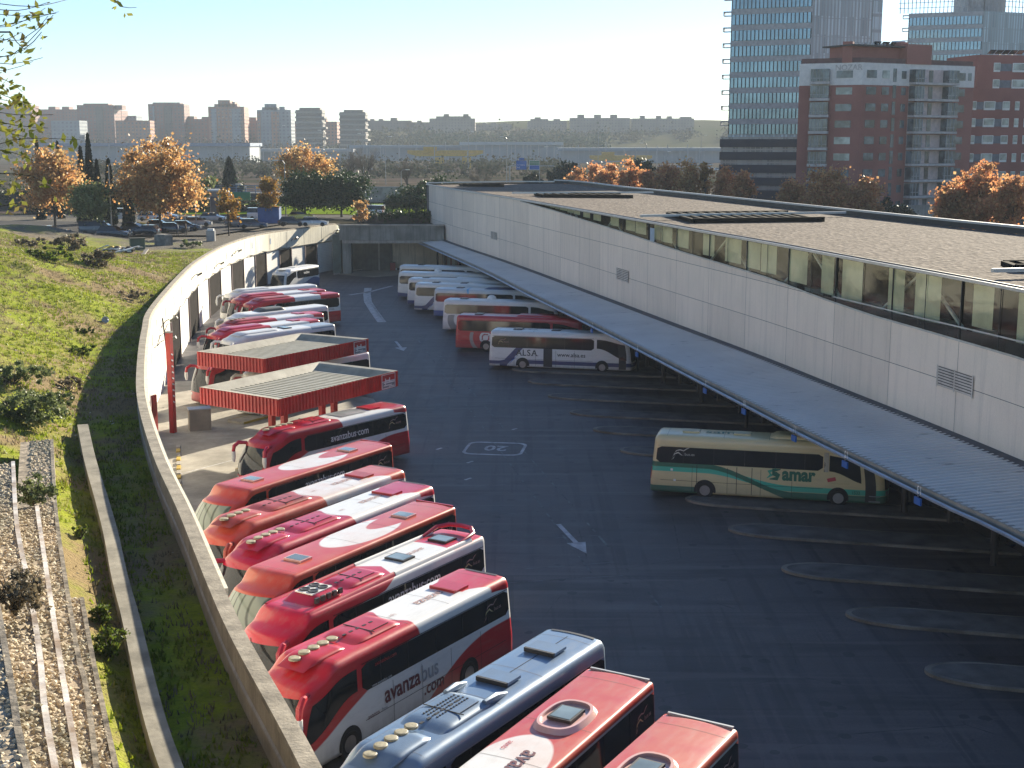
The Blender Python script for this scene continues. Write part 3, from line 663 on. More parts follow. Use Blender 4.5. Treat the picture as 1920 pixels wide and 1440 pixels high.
# ---------------------------------------------------------------- platform canopy along the terminal
EDG = Poly([tuple(P(x, y, 4.85)) for x, y in ((775, 448), (900, 502), (1000, 552), (1100, 600), (1200, 650), (1300, 701), (1400, 752), (1500, 803), (1600, 852), (1700, 900), (1800, 948), (1920, 1003))] + [(21.5, 40, 4.85), (23.5, 24, 4.85)], 1.5)
cn = empty('platform_canopy', (8, 120, 0), 0, 'long pale blue grey corrugated metal canopy along the foot of the terminal', 'canopy')
def cp(b, name, mat, fix=True): o = b.build(name, mat, cn, False, fix); o.location = -Vector(cn.location); return o
def inner_pt(u): p = TW.at(TW.L * .0 + (TW.L) * u)[0]; return Vector((p.x, p.y, 5.0))
NSEG = 110; b = MB(); ins = []
for i in range(NSEG + 1):
    u = i / NSEG; e_, d = EDG.at(EDG.L * u); n_ = Vector((-d.y, d.x, 0)); n_ = n_ if n_.x > 0 else -n_
    # nearest point of the terminal wall across the canopy
    best = min(range(0, len(TW.p)), key=lambda j: (TW.p[j].x - e_.x) ** 2 + (TW.p[j].y - e_.y) ** 2); q = TW.p[best]; ins.append((e_, Vector((q.x, q.y, 5.02)), d))
# corrugations: ribs run from wall to edge
def lerp_row(f):
    f = min(max(f, 0), NSEG - 1e-6); i = int(f); t = f - i; return ins[i][0].lerp(ins[i + 1][0], t), TW.at(min(TW.L, sproj[i] + (sproj[i + 1] - sproj[i]) * t))[0] * 1.0
sproj = []
for e_, q, d in ins:
    j = min(range(len(TW.p)), key=lambda j: (TW.p[j].x - e_.x) ** 2 + (TW.p[j].y - e_.y) ** 2)
    bs, bd = 0, 1e9
    for jj in range(max(0, j - 1), min(len(TW.p) - 1, j + 1)):
        a_, c_ = TW.p[jj], TW.p[jj + 1]; ev = c_ - a_; t = max(0, min(1, ((e_.x - a_.x) * ev.x + (e_.y - a_.y) * ev.y) / ev.length_squared)); pt = a_ + ev * t; dd = (pt.x - e_.x) ** 2 + (pt.y - e_.y) ** 2
        if dd < bd: bd = dd; bs = TW.s[jj] + ev.length * t
    sproj.append(bs)
nr = 430
for k in range(nr):
    pr = []
    for f, zz in ((k, 0), (k + .12, .09), (k + .5, .09), (k + .7, 0), (k + 1, 0)):
        a_, c_ = lerp_row(f / nr * NSEG); pr.append((Vector((a_.x, a_.y, 4.85 + zz)), Vector((c_.x - .0, c_.y, 5.15 + zz))))
    vs = [v for pq in pr for v in pq]; b.add(vs, [(2 * i, 2 * i + 1, 2 * i + 3, 2 * i + 2) for i in range(4)])
def canmat():
    m = bpy.data.materials.new('canopy_sheet'); t, N, Lk, bs_ = nodes_of(m); p = pos_of(t); n = noise_node(t, p, .22, 5); n2 = noise_node(t, p, 1.4, 6, .7, (.2, 1.6, 1)); 
    c = mixcol(t, ramp(t, n, .35, .65), (.66, .64, .62), (.58, .56, .545)); c = mixcol(t, math_node(t, 'MULTIPLY', ramp(t, n2, .6, .7), .55), c, (.08, .085, .1))
    Lk.new(c, bs_.inputs['Base Color']); bs_.inputs['Roughness'].default_value = .5; bs_.inputs['Metallic'].default_value = .25; return m
cp(b, 'roof_sheet', canmat(), fix=False)
def esweep(off, prof, name, mat, n=100):
    vs = []; m = len(prof); b = MB()
    for i in range(n + 1):
        p, d = EDG.at(EDG.L * i / n); l = Vector((-d.y, d.x, 0)); l = l if l.x < 0 else -l
        for o_, z in prof: vs.append(Vector((p.x, p.y, 0)) + l * (off + o_) + Vector((0, 0, z)))
    fs = [(i * m + k, i * m + (k + 1) % m, (i + 1) * m + (k + 1) % m, (i + 1) * m + k) for i in range(n) for k in range(m)]; b.add(vs, fs + [tuple(range(m)), tuple(range(n * m, n * m + m))]); return cp(b, name, mat)
esweep(0, [(-.25, 4.93), (.05, 4.93), (.05, 4.6), (-.25, 4.6)], 'gutter', M('gutter_grey', (.33, .32, .29), .5, .2))
esweep(.35, [(.0, 4.78), (.09, 4.73), (.09, 4.64), (0, 4.59), (-.09, 4.64), (-.09, 4.73)], 'edge_tube', M('tube_blue_grey', (.33, .38, .46), .4, .3))
gd = MB()
for i in range(NSEG + 1):
    e_, q, d = ins[i]
vsg = []
def dgut(o_, z): return [TW.at(s_)[0] + Vector((0, 0, z)) + (Vector((-1, -.25, 0)) * o_) for s_ in [TW.L * i / 100 for i in range(101)]]
for row in (dgut(.06, 5.25), dgut(.75, 5.2)): vsg += row
gd.add(vsg, [(i, i + 1, 102 + i, 101 + i) for i in range(100)]); cp(gd, 'wall_gutter', M('dark_gutter', (.06, .06, .075), .6))
st = MB()
for k in range(44):
    e_, d = EDG.at(3 + k * 4.6); l = Vector((-d.y, d.x, 0)); l = l if l.x < 0 else -l; cp(MB().bar(e_ - l * .1 + Vector((0, 0, -.25)), e_ + l * .38 + Vector((0, 0, -.17)), .08), 'stay', m_metal)
bm_ = MB(); cl = MB()
for k in range(24):
    s_ = EDG.L * (k + .5) / 24; i = int(s_ / EDG.L * NSEG); e_, q, d = ins[i]; a_ = Vector((e_.x, e_.y, 4.62)); c_ = TW.at(sproj[i])[0] + Vector((0, 0, 4.62)); bm_.bar(a_, c_, .2, .35)
    m_ = a_.lerp(c_, .86)
    MB().tube([(m_.x, m_.y, 0), (m_.x, m_.y, 4.45)], .17, 10).build('column', m_dark, cn).location = -Vector(cn.location)
cp(bm_, 'beam', m_dark)
# blue bay number plates hanging from the edge: each is a thing that hangs from the canopy
m_blue = M('bay_sign_blue', (.02, .12, .42), .45, var=.1)
for k, (px, py, num) in enumerate(((1124, 612, '7'), (1214, 655, '8'), (1345, 722, '9'), (1425, 760, '10'), (1522, 808, '11'), (1628, 855, '12'), (1763, 922, '13'))):
    p = P(px, py, 4.75); s_ = min(range(0, 1000), key=lambda i: (EDG.at(EDG.L * i / 1000)[0].xy - p.xy).length); e_, d = EDG.at(EDG.L * s_ / 1000); l = Vector((-d.y, d.x, 0)); l = l if l.x < 0 else -l; o_ = e_ + l * .5
    q = empty('bay_sign', (o_.x, o_.y, 4.1), math.atan2(d.y, d.x) + PI, 'small blue bay number plate on the canopy edge, %s from the far end' % ('first', 'second', 'third', 'fourth', 'fifth', 'sixth', 'seventh')[k], 'sign', 'blue bay number plates under the canopy edge')
    MB().box((0, 0, .3), (.55, .08, .32)).build('plate', m_blue, q); MB().bar((0, 0, .5), (0, .0, .62), .05).build('hanger', m_metal, q)
    tv, tf = text_geo(num, .02); tm = MB(); cx = max(v[0] for v in tv) / 2; tm.add([((x - cx) * .45, -.05, .62 + y * .5) for x, y in tv], tf); tm.build('number', m_white, q)
# ================================================================ BUSES
def clamp(x, a, b): return a if x < a else b if x > b else x
def sst(x): x = clamp(x, 0, 1); return x * x * (3 - 2 * x)
def paint_mat(name, c0, c1, c2=None, dusty=0.0, rough=.3):
    m = bpy.data.materials.new(name); t, N, Lk, b = nodes_of(m); p = pos_of(t, True)
    def att(n):
        a = N.new('ShaderNodeAttribute'); a.attribute_name = n; return math_node(t, 'ADD', math_node(t, 'MULTIPLY', a.outputs['Fac'], 22), .5, True)
    n = noise_node(t, p, .7, 5); n2 = noise_node(t, p, 1.6, 6, .7, (.5, 2, 2)); n3 = noise_node(t, p, 3, 5, .7, (1.5, 1.5, .4))
    c = mixcol(t, att('p1'), c0, c1)
    if c2: c = mixcol(t, att('p2'), c, c2)
    if dusty:      # sun-bleached clear coat, in patches
        c = mixcol(t, math_node(t, 'MULTIPLY', ramp(t, n, .4, .62), dusty), c, mixcol(t, .45, c, (.6, .25, .12)))
    c = mixcol(t, math_node(t, 'MULTIPLY', ramp(t, n2, .48, .72), .45), c, mixcol(t, .5, c, (.3, .27, .23)))
    sx = N.new('ShaderNodeSeparateXYZ'); Lk.new(p, sx.inputs[0]); lowd = ramp(t, sx.outputs[2], 1.1, .3)
    c = mixcol(t, math_node(t, 'MULTIPLY', math_node(t, 'MULTIPLY', lowd, n3), .7), c, (.12, .11, .1))
    Lk.new(c, b.inputs['Base Color']); Lk.new(math_node(t, 'ADD', math_node(t, 'MULTIPLY', n2, .25), rough - .08), b.inputs['Roughness'])
    b.inputs['Coat Weight'].default_value = .35; b.inputs['Coat Roughness'].default_value = .15
    return m
class Bus:
    def __init__(s, L=12.4, H=3.45, W=2.55, rake=.7, bow=.28, droop=.25, crown=.07, rr=.16, rf=.35, rs=.28, tail=.12):
        s.L, s.H, s.W, s.rake, s.bow, s.droop, s.crown, s.rr, s.rf, s.rs, s.tail = L, H, W, rake, bow, droop, crown, rr, rf, rs, tail
    def m(s, x, y, z):
        L, H, W = s.L, s.H, s.W; h = W / 2
        q = (clamp(x, s.rr, L - s.rf), clamp(y, -h + s.rs, h - s.rs), min(z, H - s.rs))
        rx = s.rr if x < s.rr else s.rf; d = ((x - q[0]) / rx, (y - q[1]) / s.rs, (z - q[2]) / s.rs); l = math.sqrt(d[0] ** 2 + d[1] ** 2 + d[2] ** 2)
        if l > 1e-6 and max(abs(c) for c in d) > .01:
            mx = max(abs(c) for c in d); k = mx / l; X, Y, Z = q[0] + d[0] * rx * k, q[1] + d[1] * s.rs * k, q[2] + d[2] * s.rs * k
        else: X, Y, Z = x, y, z
        t = clamp((Z - 1.0) / (H - 1.0), 0, 1); f = sst((X - (L - 3.0)) / 3.0)
        X2 = X - s.bow * (Y / h) ** 2 * f - s.rake * t ** 1.7 * f
        X2 += s.tail * t * (1 - sst(X / 2.0))
        Z2 = Z - s.droop * sst((X - (L - 2.6)) / 2.6) ** 1.5 * t ** 2 + s.crown * (1 - (Y / h) ** 2) * t ** 4
        Y2 = Y * (1 - .075 * t * (1 if Z > 1.3 else 0) - .06 * sst((X - (L - 1.6)) / 1.6))
        return Vector((X2, Y2, Z2))
    def side(s, x, z, sg, off=.012):
        p = s.m(x, sg * s.W / 2, z); a = s.m(x + .03, sg * s.W / 2, z) - s.m(x - .03, sg * s.W / 2, z); c = s.m(x, sg * s.W / 2, z + .03) - s.m(x, sg * s.W / 2, z - .03)
        n = a.cross(c); n.normalize(); n = n if n.y * sg > 0 else -n; return p + n * off
    def roof(s, x, y, off=.012): return s.m(x, y, s.H) + Vector((0, 0, off))
    def end(s, y, z, front=True, off=.012):
        x = s.L if front else 0; p = s.m(x, y, z); a = s.m(x, y + .03, z) - s.m(x, y - .03, z); c = s.m(x, y, z + .03) - s.m(x, y, z - .03)
        n = a.cross(c); n.normalize(); sg = 1 if front else -1; n = n if n.x * sg > 0 else -n; return p + n * off
def densep(a, b, r, n):     # more points near both ends
    k = [a, a + r * .25, a + r * .6, a + r]; inn = [a + r + (b - a - 2 * r) * i / n for i in range(1, n)]; return k + inn + [b - r, b - r * .6, b - r * .25, b]
def body_mesh(bs, p1, p2=None):
    xs = densep(0, bs.L, .35, int(bs.L / .17)); ys = densep(-bs.W / 2, bs.W / 2, bs.rs, 12); zs = [.3 + (bs.H - bs.rs - .3) * i / 19 for i in range(20)] + [bs.H - bs.rs * k for k in (.75, .5, .25, 0)]
    bm = bmesh.new(); l1 = bm.verts.layers.float.new('p1'); l2 = bm.verts.layers.float.new('p2'); cache = {}
    def V(x, y, z):
        k = (round(x, 4), round(y, 4), round(z, 4))
        if k not in cache:
            v = bm.verts.new(bs.m(x, y, z)); v[l1] = clamp(p1(x, y, z), -1, 1); v[l2] = clamp(p2(x, y, z), -1, 1) if p2 else -1; cache[k] = v
        return cache[k]
    def G(us, vs, fn):
        for i in range(len(us) - 1):
            for j in range(len(vs) - 1):
                q = [V(*fn(us[i], vs[j])), V(*fn(us[i + 1], vs[j])), V(*fn(us[i + 1], vs[j + 1])), V(*fn(us[i], vs[j + 1]))]
                if len(set(q)) == 4:
                    try: bm.faces.new(q)
                    except ValueError: pass
    h = bs.W / 2
    G(xs, ys, lambda x, y: (x, y, bs.H)); G(xs, ys, lambda x, y: (x, y, .3))
    G(xs, zs, lambda x, z: (x, h, z)); G(xs, zs, lambda x, z: (x, -h, z)); G(ys, zs, lambda y, z: (0, y, z)); G(ys, zs, lambda y, z: (bs.L, y, z))
    bmesh.ops.recalc_face_normals(bm, faces=bm.faces)
    for f in bm.faces: f.smooth = True
    me = bpy.data.meshes.new('body'); bm.to_mesh(me); bm.free(); return me
def patch_side(bs, sg, x0, x1, lo, hi, off=.012, nx=None, nz=5):
    b = MB(); nx = nx or max(3, int((x1 - x0) / .25)); f = lambda q, x: q(x) if callable(q) else q
    b.grid(lambda u, v: bs.side(x0 + (x1 - x0) * u, f(lo, x0 + (x1 - x0) * u) + (f(hi, x0 + (x1 - x0) * u) - f(lo, x0 + (x1 - x0) * u)) * v, sg, off), nx, nz); return b
def rounded(x0, x1, base, r, sgn):     # height of a band's edge with rounded ends
    def f(x):
        d = min(x - x0, x1 - x); 
        if d >= r: return base
        return base + sgn * (r - math.sqrt(max(0, r * r - (r - d) ** 2)))
    return f
def text_on(fn, s, size, x, z, dirx, parent, mat, name='lettering', bold=.0, squash=1.0, slope=0.0, sp=1.0):
    tv, tf = text_geo(s, bold, sp); b = MB(); b.add([fn(x + dirx * tx * size * squash, z + ty * size + slope * tx * size) for tx, ty in tv], tf); return b.build(name, mat, parent)
def ribbon(pts, wds):
    b = MB(); vs = []
    for i, p in enumerate(pts):
        a = pts[max(i - 1, 0)]; c = pts[min(i + 1, len(pts) - 1)]; dx, dy = c[0] - a[0], c[1] - a[1]; l = math.hypot(dx, dy) or 1; w_ = wds[i] / 2 if not isinstance(wds, float) else wds / 2
        vs += [(p[0] - dy / l * w_, p[1] + dx / l * w_), (p[0] + dy / l * w_, p[1] - dx / l * w_)]
    return vs, [(2 * i, 2 * i + 1, 2 * i + 3, 2 * i + 2) for i in range(len(pts) - 1)]
m_logo = M('logo_rose', (.42, .26, .24), .5, var=.1); m_logoy = M('logo_sand', (.5, .42, .22), .5, var=.1); m_wtxt = M('white_lettering', (.75, .75, .72), .5, var=.05); m_maroon = M('maroon_lettering', (.12, .012, .03), .5); m_gtxt = M('grey_lettering', (.36, .37, .4), .5)
m_led = M('lamp_red', (.35, .02, .02), .3); m_head = M('headlamp_glass', (.55, .57, .58), .12, .2); m_shade = M('striped_sunshade', (.42, .47, .4), .5)
def stripes():
    m = bpy.data.materials.new('windscreen_blind'); t, N, Lk, b = nodes_of(m); p = pos_of(t, True); wv = N.new('ShaderNodeTexWave'); wv.inputs['Scale'].default_value = 1.6; wv.inputs['Distortion'].default_value = 1.5; wv.inputs['Detail Scale'].default_value = .5; wv.bands_direction = 'DIAGONAL'; Lk.new(p, wv.inputs['Vector'])
    c = mixcol(t, ramp(t, wv.outputs['Fac'], .0, .22), (.07, .085, .07), (.25, .29, .24)); Lk.new(c, b.inputs['Base Color']); b.inputs['Roughness'].default_value = .12; return m
m_blindscr = stripes()
def swoosh(bs, sg, x, z, parent, k=1.0, m1=None):
    dirx = -sg
    for i, (pts, wd, mt) in enumerate((([(0, .0), (.18, .2), (.42, .26), (.66, .2), (.85, .34), (1.05, .42)], [.01, .05, .06, .05, .05, .01], m_logo), ([(-.1, -.25), (.05, -.02), (.3, .08), (.5, -.06), (.66, -.12)], [.01, .06, .07, .05, .01], m_logoy), ([(.1, -.1), (-.02, -.3), (-.14, -.4)], [.01, .04, .01], m_logo))):
        n = []
        for j in range(len(pts) - 1):
            for q in range(4): t = q / 4; n.append((pts[j][0] * (1 - t) + pts[j + 1][0] * t, pts[j][1] * (1 - t) + pts[j + 1][1] * t))
        n.append(pts[-1]); wds = [wd[min(len(wd) - 1, int(round(j / 4)))] for j in range(len(n))]; vs, fs = ribbon(n, wds)
        MB().add([bs.side(x + dirx * a * k, z + c * k, sg, .026) for a, c in vs], fs).build('logo', m1 or mt, parent)
    text_on(lambda a, c: bs.side(a, c, sg, .026), 'bus.es', .26 * k, x + dirx * .72 * k, z - .1 * k, dirx, parent, m1 or m_logo)
WHEEL = None
def wheel(parent, x, y, sg):
    e = MB().lathe([(.28, -.13), (.44, -.15), (.5, -.1), (.5, .1), (.44, .15), (.28, .13)], (0, 0, 0), 'Y', 24).build('tyre', m_black, parent, True) if WHEEL is None else None
def add_wheels(bs, root, xs):
    for x in xs:
        for sg in (1, -1):
            y = sg * (bs.W / 2 - .125)
            wh = MB().lathe([(.27, -.14), (.44, -.16), (.5, -.1), (.5, .1), (.44, .16), (.3, .14)], (x, y, .5), 'Y', 22).build('wheel', m_black, root, True)
            MB().lathe([(.0, .1 * sg), (.09, .13 * sg), (.12, .06 * sg), (.22, .04 * sg), (.27, .15 * sg), (.3, .15 * sg)], (x, y, .5), 'Y', 18).build('rim', m_rim, wh, True)
        for sg in (1, -1):
            b = MB(); n = 14; c = [bs.side(x, .5, sg, .01)]; pts = [bs.side(x + .62 * math.cos(PI * k / n), max(.31, .5 + .62 * math.sin(PI * k / n)), sg, .01) for k in range(-1, n + 2)]
            b.add(c + pts, [(0, i, i + 1) for i in range(1, len(pts))]); b.build('wheel_arch', m_black, root)
def hatch(bs, root, x, y=0, w_=.95, l_=.75, kind='glass', mat=None, z=0):
    b = MB(); p = bs.roof(x, y, 0); z0 = p.z - .02 + z; b.prism([(x - l_ / 2, y - w_ / 2), (x + l_ / 2, y - w_ / 2), (x + l_ / 2, y + w_ / 2), (x - l_ / 2, y + w_ / 2)], z0, z0 + .09)
    o = b.build('roof_hatch', mat or m_dark, root)
    if kind == 'glass': MB().prism([(x - l_ / 2 + .07, y - w_ / 2 + .07), (x + l_ / 2 - .07, y - w_ / 2 + .07), (x + l_ / 2 - .07, y + w_ / 2 - .07), (x - l_ / 2 + .07, y + w_ / 2 - .07)], z0 + .091, z0 + .1).build('pane', m_hatch, o)
    if kind == 'open': MB().box((x + l_ / 2 + .02, y, z0 + .05), (.1, w_ + .02, .14)).build('rubber_edge', m_dark, o)
    return o
def pod(bs, root, x0, x1, hw, h, mat, discs=0, dx=None, fans=0, slots=True, name='roof_unit'):
    # low fairing that follows the roof's line, widest in the middle
    b = MB(); n = 16; prof = [(-1, 0), (-.97, .5), (-.86, .85), (-.7, 1), (-.3, 1.03), (0, 1.05), (.3, 1.03), (.7, 1), (.86, .85), (.97, .5), (1, 0)]
    def fn(u, v):
        x = x0 + (x1 - x0) * u; q = v * (len(prof) - 1); i = min(int(q), len(prof) - 2); t = q - i; py = prof[i][0] * (1 - t) + prof[i + 1][0] * t; pz = prof[i][1] * (1 - t) + prof[i + 1][1] * t
        en = min(1, u * (x1 - x0) / .5, (1 - u) * (x1 - x0) / .8); hh = h * sst(en) ; wv = hw * (.88 + .12 * sst(en)); p = bs.roof(x, py * wv, 0); return Vector((x, p.y, p.z - .02 + hh * pz))
    b.grid(fn, 24, 20); o = b.build(name, mat, root, True)
    topz = lambda x, y: bs.roof(x, y, 0).z + h * 1.05 - .02
    if discs:
        for k in range(discs):
            x = dx - k * .47; p = (x - .18, -.12, topz(x - .18, 0)); MB().lathe([(.2, -.03), (.2, .035), (.17, .05), (.06, .055)], p, 'Z', 20).build('fan', M('fan_cap', (.42, .38, .26), .6, var=.3, scale=6), o)
    if slots:
        s = MB()
        for k in range(6): x = x0 + .9 + k * .36; s.box((x, .0, topz(x, 0) + .003), (.16, .09, .02))
        xl = x0 + .6; s.bar((x0 + .6, hw * .62, topz(xl, 0) - .0), (x0 + (x1 - x0) * .52, hw * .62, topz(xl, 0)), .02); s.bar((x0 + (x1 - x0) * .54, -hw * .8, topz(xl, 0) - .0), (x0 + (x1 - x0) * .54, hw * .8, topz(xl, 0)), .025)
        s.build('slots', m_dark, o)
    return o
def mirror(bs, root, sg, mat, tip):
    p = bs.m(bs.L, sg * bs.W / 2 * .92, bs.H - .35); b = MB(); b.tube([p, p + Vector((.45, sg * .22, .06)), p + Vector((.72, sg * .3, -.12)), p + Vector((.78, sg * .32, -.45))], [.1, .12, .12, .1], 8)
    o = b.build('mirror', mat, root, True); q = p + Vector((.78, sg * .32, -.75)); MB().tube([q + Vector((0, 0, .32)), q, q + Vector((-.02, 0, -.3))], [.12, .13, .07], 8).build('mirror_tip', tip, o, True)
def make_bus(name, corner, head, near, bs, cols, p1, p2=None, label='', group=None, win=(1.95, 2.95), dusty=0, wins=None, hatches=(), rear_glass=True, wheels=(3.15, None), skirt=True, trim=None, cat='bus', detail=True, wst=.5):
    """corner: ground point below the rear corner nearest the camera; near: +1/-1 which side that is"""
    h = R(head); n = Vector((math.cos(h + PI / 2 * near), math.sin(h + PI / 2 * near), 0)); c = Vector((corner[0], corner[1], 0)) - n * bs.W / 2
    root = empty(name, c, h, label, cat, group)
    pm = paint_mat('paint_' + name, cols[0], cols[1], cols[2] if len(cols) > 2 else None, dusty)
    me = body_mesh(bs, p1, p2); me.materials.append(pm); o = bpy.data.objects.new('body', me); C.objects.link(o); o.parent = root
    L = bs.L; w0, w1 = win
    for sg in (1, -1):
        for (a, b_, lo, hi) in (wins or [(.22, L - 3.5, w0, w1), (L - 3.25, L - .35, None, w1 - .03)]):
            if lo is None: lo_ = (lambda x: 1.15 + 1.0 * sst((L - .2 - x) / 3.0) * 1.0); hi_ = lambda x: w1 - .03 - .35 * sst((x - (L - 3.2)) / 3.2)
            else: lo_ = rounded(a, b_, lo, .18, 1) if not callable(lo) else lo; hi_ = rounded(a, b_, hi, .12, -1) if not callable(hi) else hi
            g = patch_side(bs, sg, a, b_, lo_, hi_).build('side_window', m_glass, root, True)
        if detail and sg == near:
            sm = MB()
            for x in (L * .18, L * .33, L * .47, L * .6):
                q = patch_side(bs, sg, x, x + .02, .38, w0 - .12, .008, 1, 6); sm.add(q.v, q.f)
            q = patch_side(bs, sg, .6, L - 3.6, .98, 1.0, .008, 30, 1); sm.add(q.v, q.f)
            sm.build('panel_seams', m_dark, root)
            for x in (L * .14, L * .27, L * .4, L * .53, L * .65):
                if x < L - 3.7: patch_side(bs, sg, x, x + .035, w0 + .02, w1 - .02, .022, 1, 4).build('window_pillar', M('pillar_gloss', (.05, .052, .056), .25), root)
            rs_ = MB()
            for x in (.75, L * .31, L * .5, L * .82): rs_.grid(lambda u, v: bs.roof(x + .016 * u, -bs.W / 2 + .12 + (bs.W - .24) * v, .006), 1, 14)
            rs_.build('roof_seams', M('seam_grey', (.12, .1, .1), .8), root)
            tr = MB()
            q = patch_side(bs, sg, .25, L - 3.5, w1 + .02, w1 + .05, .02, 30, 1); tr.add(q.v, q.f); tr.build('gutter_trim', trim or m_dark, root)
    hw = bs.W / 2
    wsm = MB(); wsm.grid(lambda u, v: bs.end((-1 + 2 * u) * (hw - .16), 1.05 + (bs.H - wst - 1.05) * v, True), 12, 9)
    root['_ws'] = 1; ws = wsm.build('windscreen', m_glass, root, True)
    if rear_glass: MB().grid(lambda u, v: bs.end((-1 + 2 * u) * (hw - .3), 2.1 + .85 * v, False), 6, 4).build('rear_window', m_glass, root, True)
    for sg in (1, -1):
        MB().grid(lambda u, v: bs.end(sg * (hw - .08 - .16 * u), 1.0 + .7 * v, False, .015), 2, 3).build('tail_light', m_led, root)
        MB().grid(lambda u, v: bs.end(sg * (hw - .2 - .35 * u), .75 + .22 * v, True, .015), 3, 2).build('headlight', m_head, root)
    MB().grid(lambda u, v: bs.end((-1 + 2 * u) * .28, .75 + .14 * v, False, .015), 2, 1).build('number_plate', m_white, root)
    add_wheels(bs, root, (wheels[0], wheels[1] or L - 2.75))
    del root['_ws']
    for hh in hatches: hatch(bs, root, *hh[0], **hh[1])
    return root, pm
GRP = 'coaches parked side by side along the curved wall'
RED = (.5, .012, .022); WHT = (.74, .74, .72); ORG = (.52, .05, .025)
# ---- livery outlines (metres in the bus's own frame: x from the rear, z up). positive = red
def lay_a(bs):
    L = bs.L
    def f(x, y, z):
        ay = abs(y)
        roof = x - (L * .47 + .35 * (z - bs.H + .5) + (.0 if ay > .8 else .35 * math.cos(ay * 2)))
        if z > bs.H - .02 or z > 2.95:
            rear = min(2.75 - x, (.62 + max(0, 2.4 - x) * .55) - ay + .12) if z > bs.H - .3 else min(.3 - x, z - 3.1)
            return max(roof, rear) * .6
        front = min(z - (.62 + (L - x) * .36), x - (L - 4.35) + (z - 2) * .3)
        sw = (1.78 - .068 * max(0, x - 1.3) ** 2.05) - z
        return max(front * .7, min(sw, 9.2 - x) * .8, (roof * .6 if z > 2.9 else -1))
    return f
def lay_flat(bs, cx, rx, ry, side_white=True):
    def f(x, y, z):      # positive = white: an ellipse on the roof
        if z > bs.H - .25: return min(.4, 1 - math.hypot((x - cx) / rx, (y + .35) / ry) - max(0, 0)) * .7
        return -.5
    return f
rfn2 = None
def by_win(pts, z, back=0.0):     # rear near corner and heading from two picture points on the line of height z
    a, b_ = P(*pts[0], z), P(*pts[1], z); d = b_ - a; a = a - d.normalized() * back; return a, math.degrees(math.atan2(d.y, d.x))
m_podred = M('fairing_red', (.5, .02, .028), .32, coat=.3, var=.12, obj=True)
m_podmag = M('fairing_magenta_red', (.48, .008, .035), .32, coat=.3, var=.12, obj=True)
m_podorg = M('fairing_faded_red', (.5, .06, .03), .4, coat=.2, var=.35, obj=True)
m_podwht = M('fairing_white', (.7, .7, .68), .35, coat=.3, var=.1, obj=True)
def roof_word(bs, root, x, size=.62, y=-.1, mat=None, s='avanza', under=True):
    text_on(lambda a, c: bs.roof(a, c, .02), s, size, x, y, 1, root, mat or m_logo, bold=.01)
    if under: text_on(lambda a, c: bs.roof(a, c, .02), 'light', size * .35, x + size * 4.6, y + .1, 1, root, mat or m_logo)
def red_hatch(bs, root, x=2.55, mat=None): 
    o = hatch(bs, root, x, 0, 1.15, .85, 'solid', mat or m_podred); MB().box((x + .46, 0, bs.roof(x, 0, 0).z + .04), (.1, 1.15, .12)).build('hinge', M('hinge_red', (.45, .02, .02), .4), o)
def white_word_on_glass(bs, root, x, z=2.25, size=.62, sg=1):
    text_on(lambda a, c: bs.side(a, c, sg, .026), 'avanzabus·com', size, x, z, -sg, root, m_wtxt, bold=.012, squash=.88)
# --- B7: the big red and white coach
def pb(name, pts, z, head, label, dark=RED, podm=m_podred, word='glass', dusty=0, discs=5, grey_mid=False, L=13.9):
    bs = Bus(L=L, H=3.42, rake=.95, bow=.3, droop=.45, crown=.05, tail=.22)
    c, h = by_win(pts, z, .32 if name != 'x' and dark[0] != .42 else .08); h = head if head is not None else h
    root, pm = make_bus(name, c, h, 1, bs, (WHT, dark), lay_a(bs), None, label, GRP, win=(2.0, 2.95), dusty=dusty)
    pod(bs, root, L * .5, L - 3.55, .86, .13, podm, 0); pod(bs, root, L - 3.6, L - 1.35, .7, .12, podm, discs, L - 1.55, slots=False)
    red_hatch(bs, root, 2.55, podm); roof_word(bs, root, 3.15)
    MB().grid(lambda u, v: bs.roof(.12 + .2 * (1 - (2 * v - 1) ** 2) * .3 + .12 * u, -.8 + 1.6 * v, .02), 2, 14).build('spoiler_slot', m_dark, root)
    if grey_mid: MB().grid(lambda u, v: bs.roof(3.4 + 2.3 * u, -.75 + 1.5 * v, .03), 6, 6).build('roof_glass', glass_mat('roof_glass', (.25, .27, .28), .1), root)
    swoosh(bs, 1, 1.95, 2.5, root, .85)
    if word == 'glass': white_word_on_glass(bs, root, 7.15)
    if word == 'skirt':
        f = lambda a, c_: bs.side(a, c_, 1, .02)
        text_on(f, 'avanza', .86, 8.25, 1.22, -1, root, m_maroon, bold=.02, squash=.9); wA = max(v[0] for v in text_geo('avanza', .02)[0]) * .86 * .9 + .05; text_on(f, 'bus', .86, 8.25 - wA, 1.22, -1, root, m_gtxt, bold=.012, squash=.9)
        text_on(f, '.com', .7, 8.1 - wA, .68, -1, root, m_maroon, bold=.015, squash=.9); text_on(f, 'avanza', .24, 9.2, .98, -1, root, m_maroon); text_on(f, 'bus', .24, 8.45, .98, -1, root, m_gtxt)
        text_on(lambda a, c_: bs.side(a, c_, 1, .026), 'avanzabus.com', .2, 8.7, 2.7, -1, root, m_podred); text_on(lambda a, c_: bs.side(a, c_, 1, .026), 'www.avanzabus.com', .13, 8.9, 2.03, -1, root, m_wtxt)
    mirror(bs, root, 1, podm, m_white); mirror(bs, root, -1, podm, m_white)
    return bs, root, pm
pb('red_white_coach', [(955.4, 1105.6), (682, 1248)], 2.95, None, 'red and white coach with large maroon and grey lettering on its white flank', word='skirt', L=12.9)
pb('red_white_coach', [(768, 773), (573, 817)], 2.95, -127.5, 'red fronted coach with white web lettering on its window, first beside the nearer red canopy', dark=(.42, .006, .02), podm=m_podmag, grey_mid=True, L=12.8)
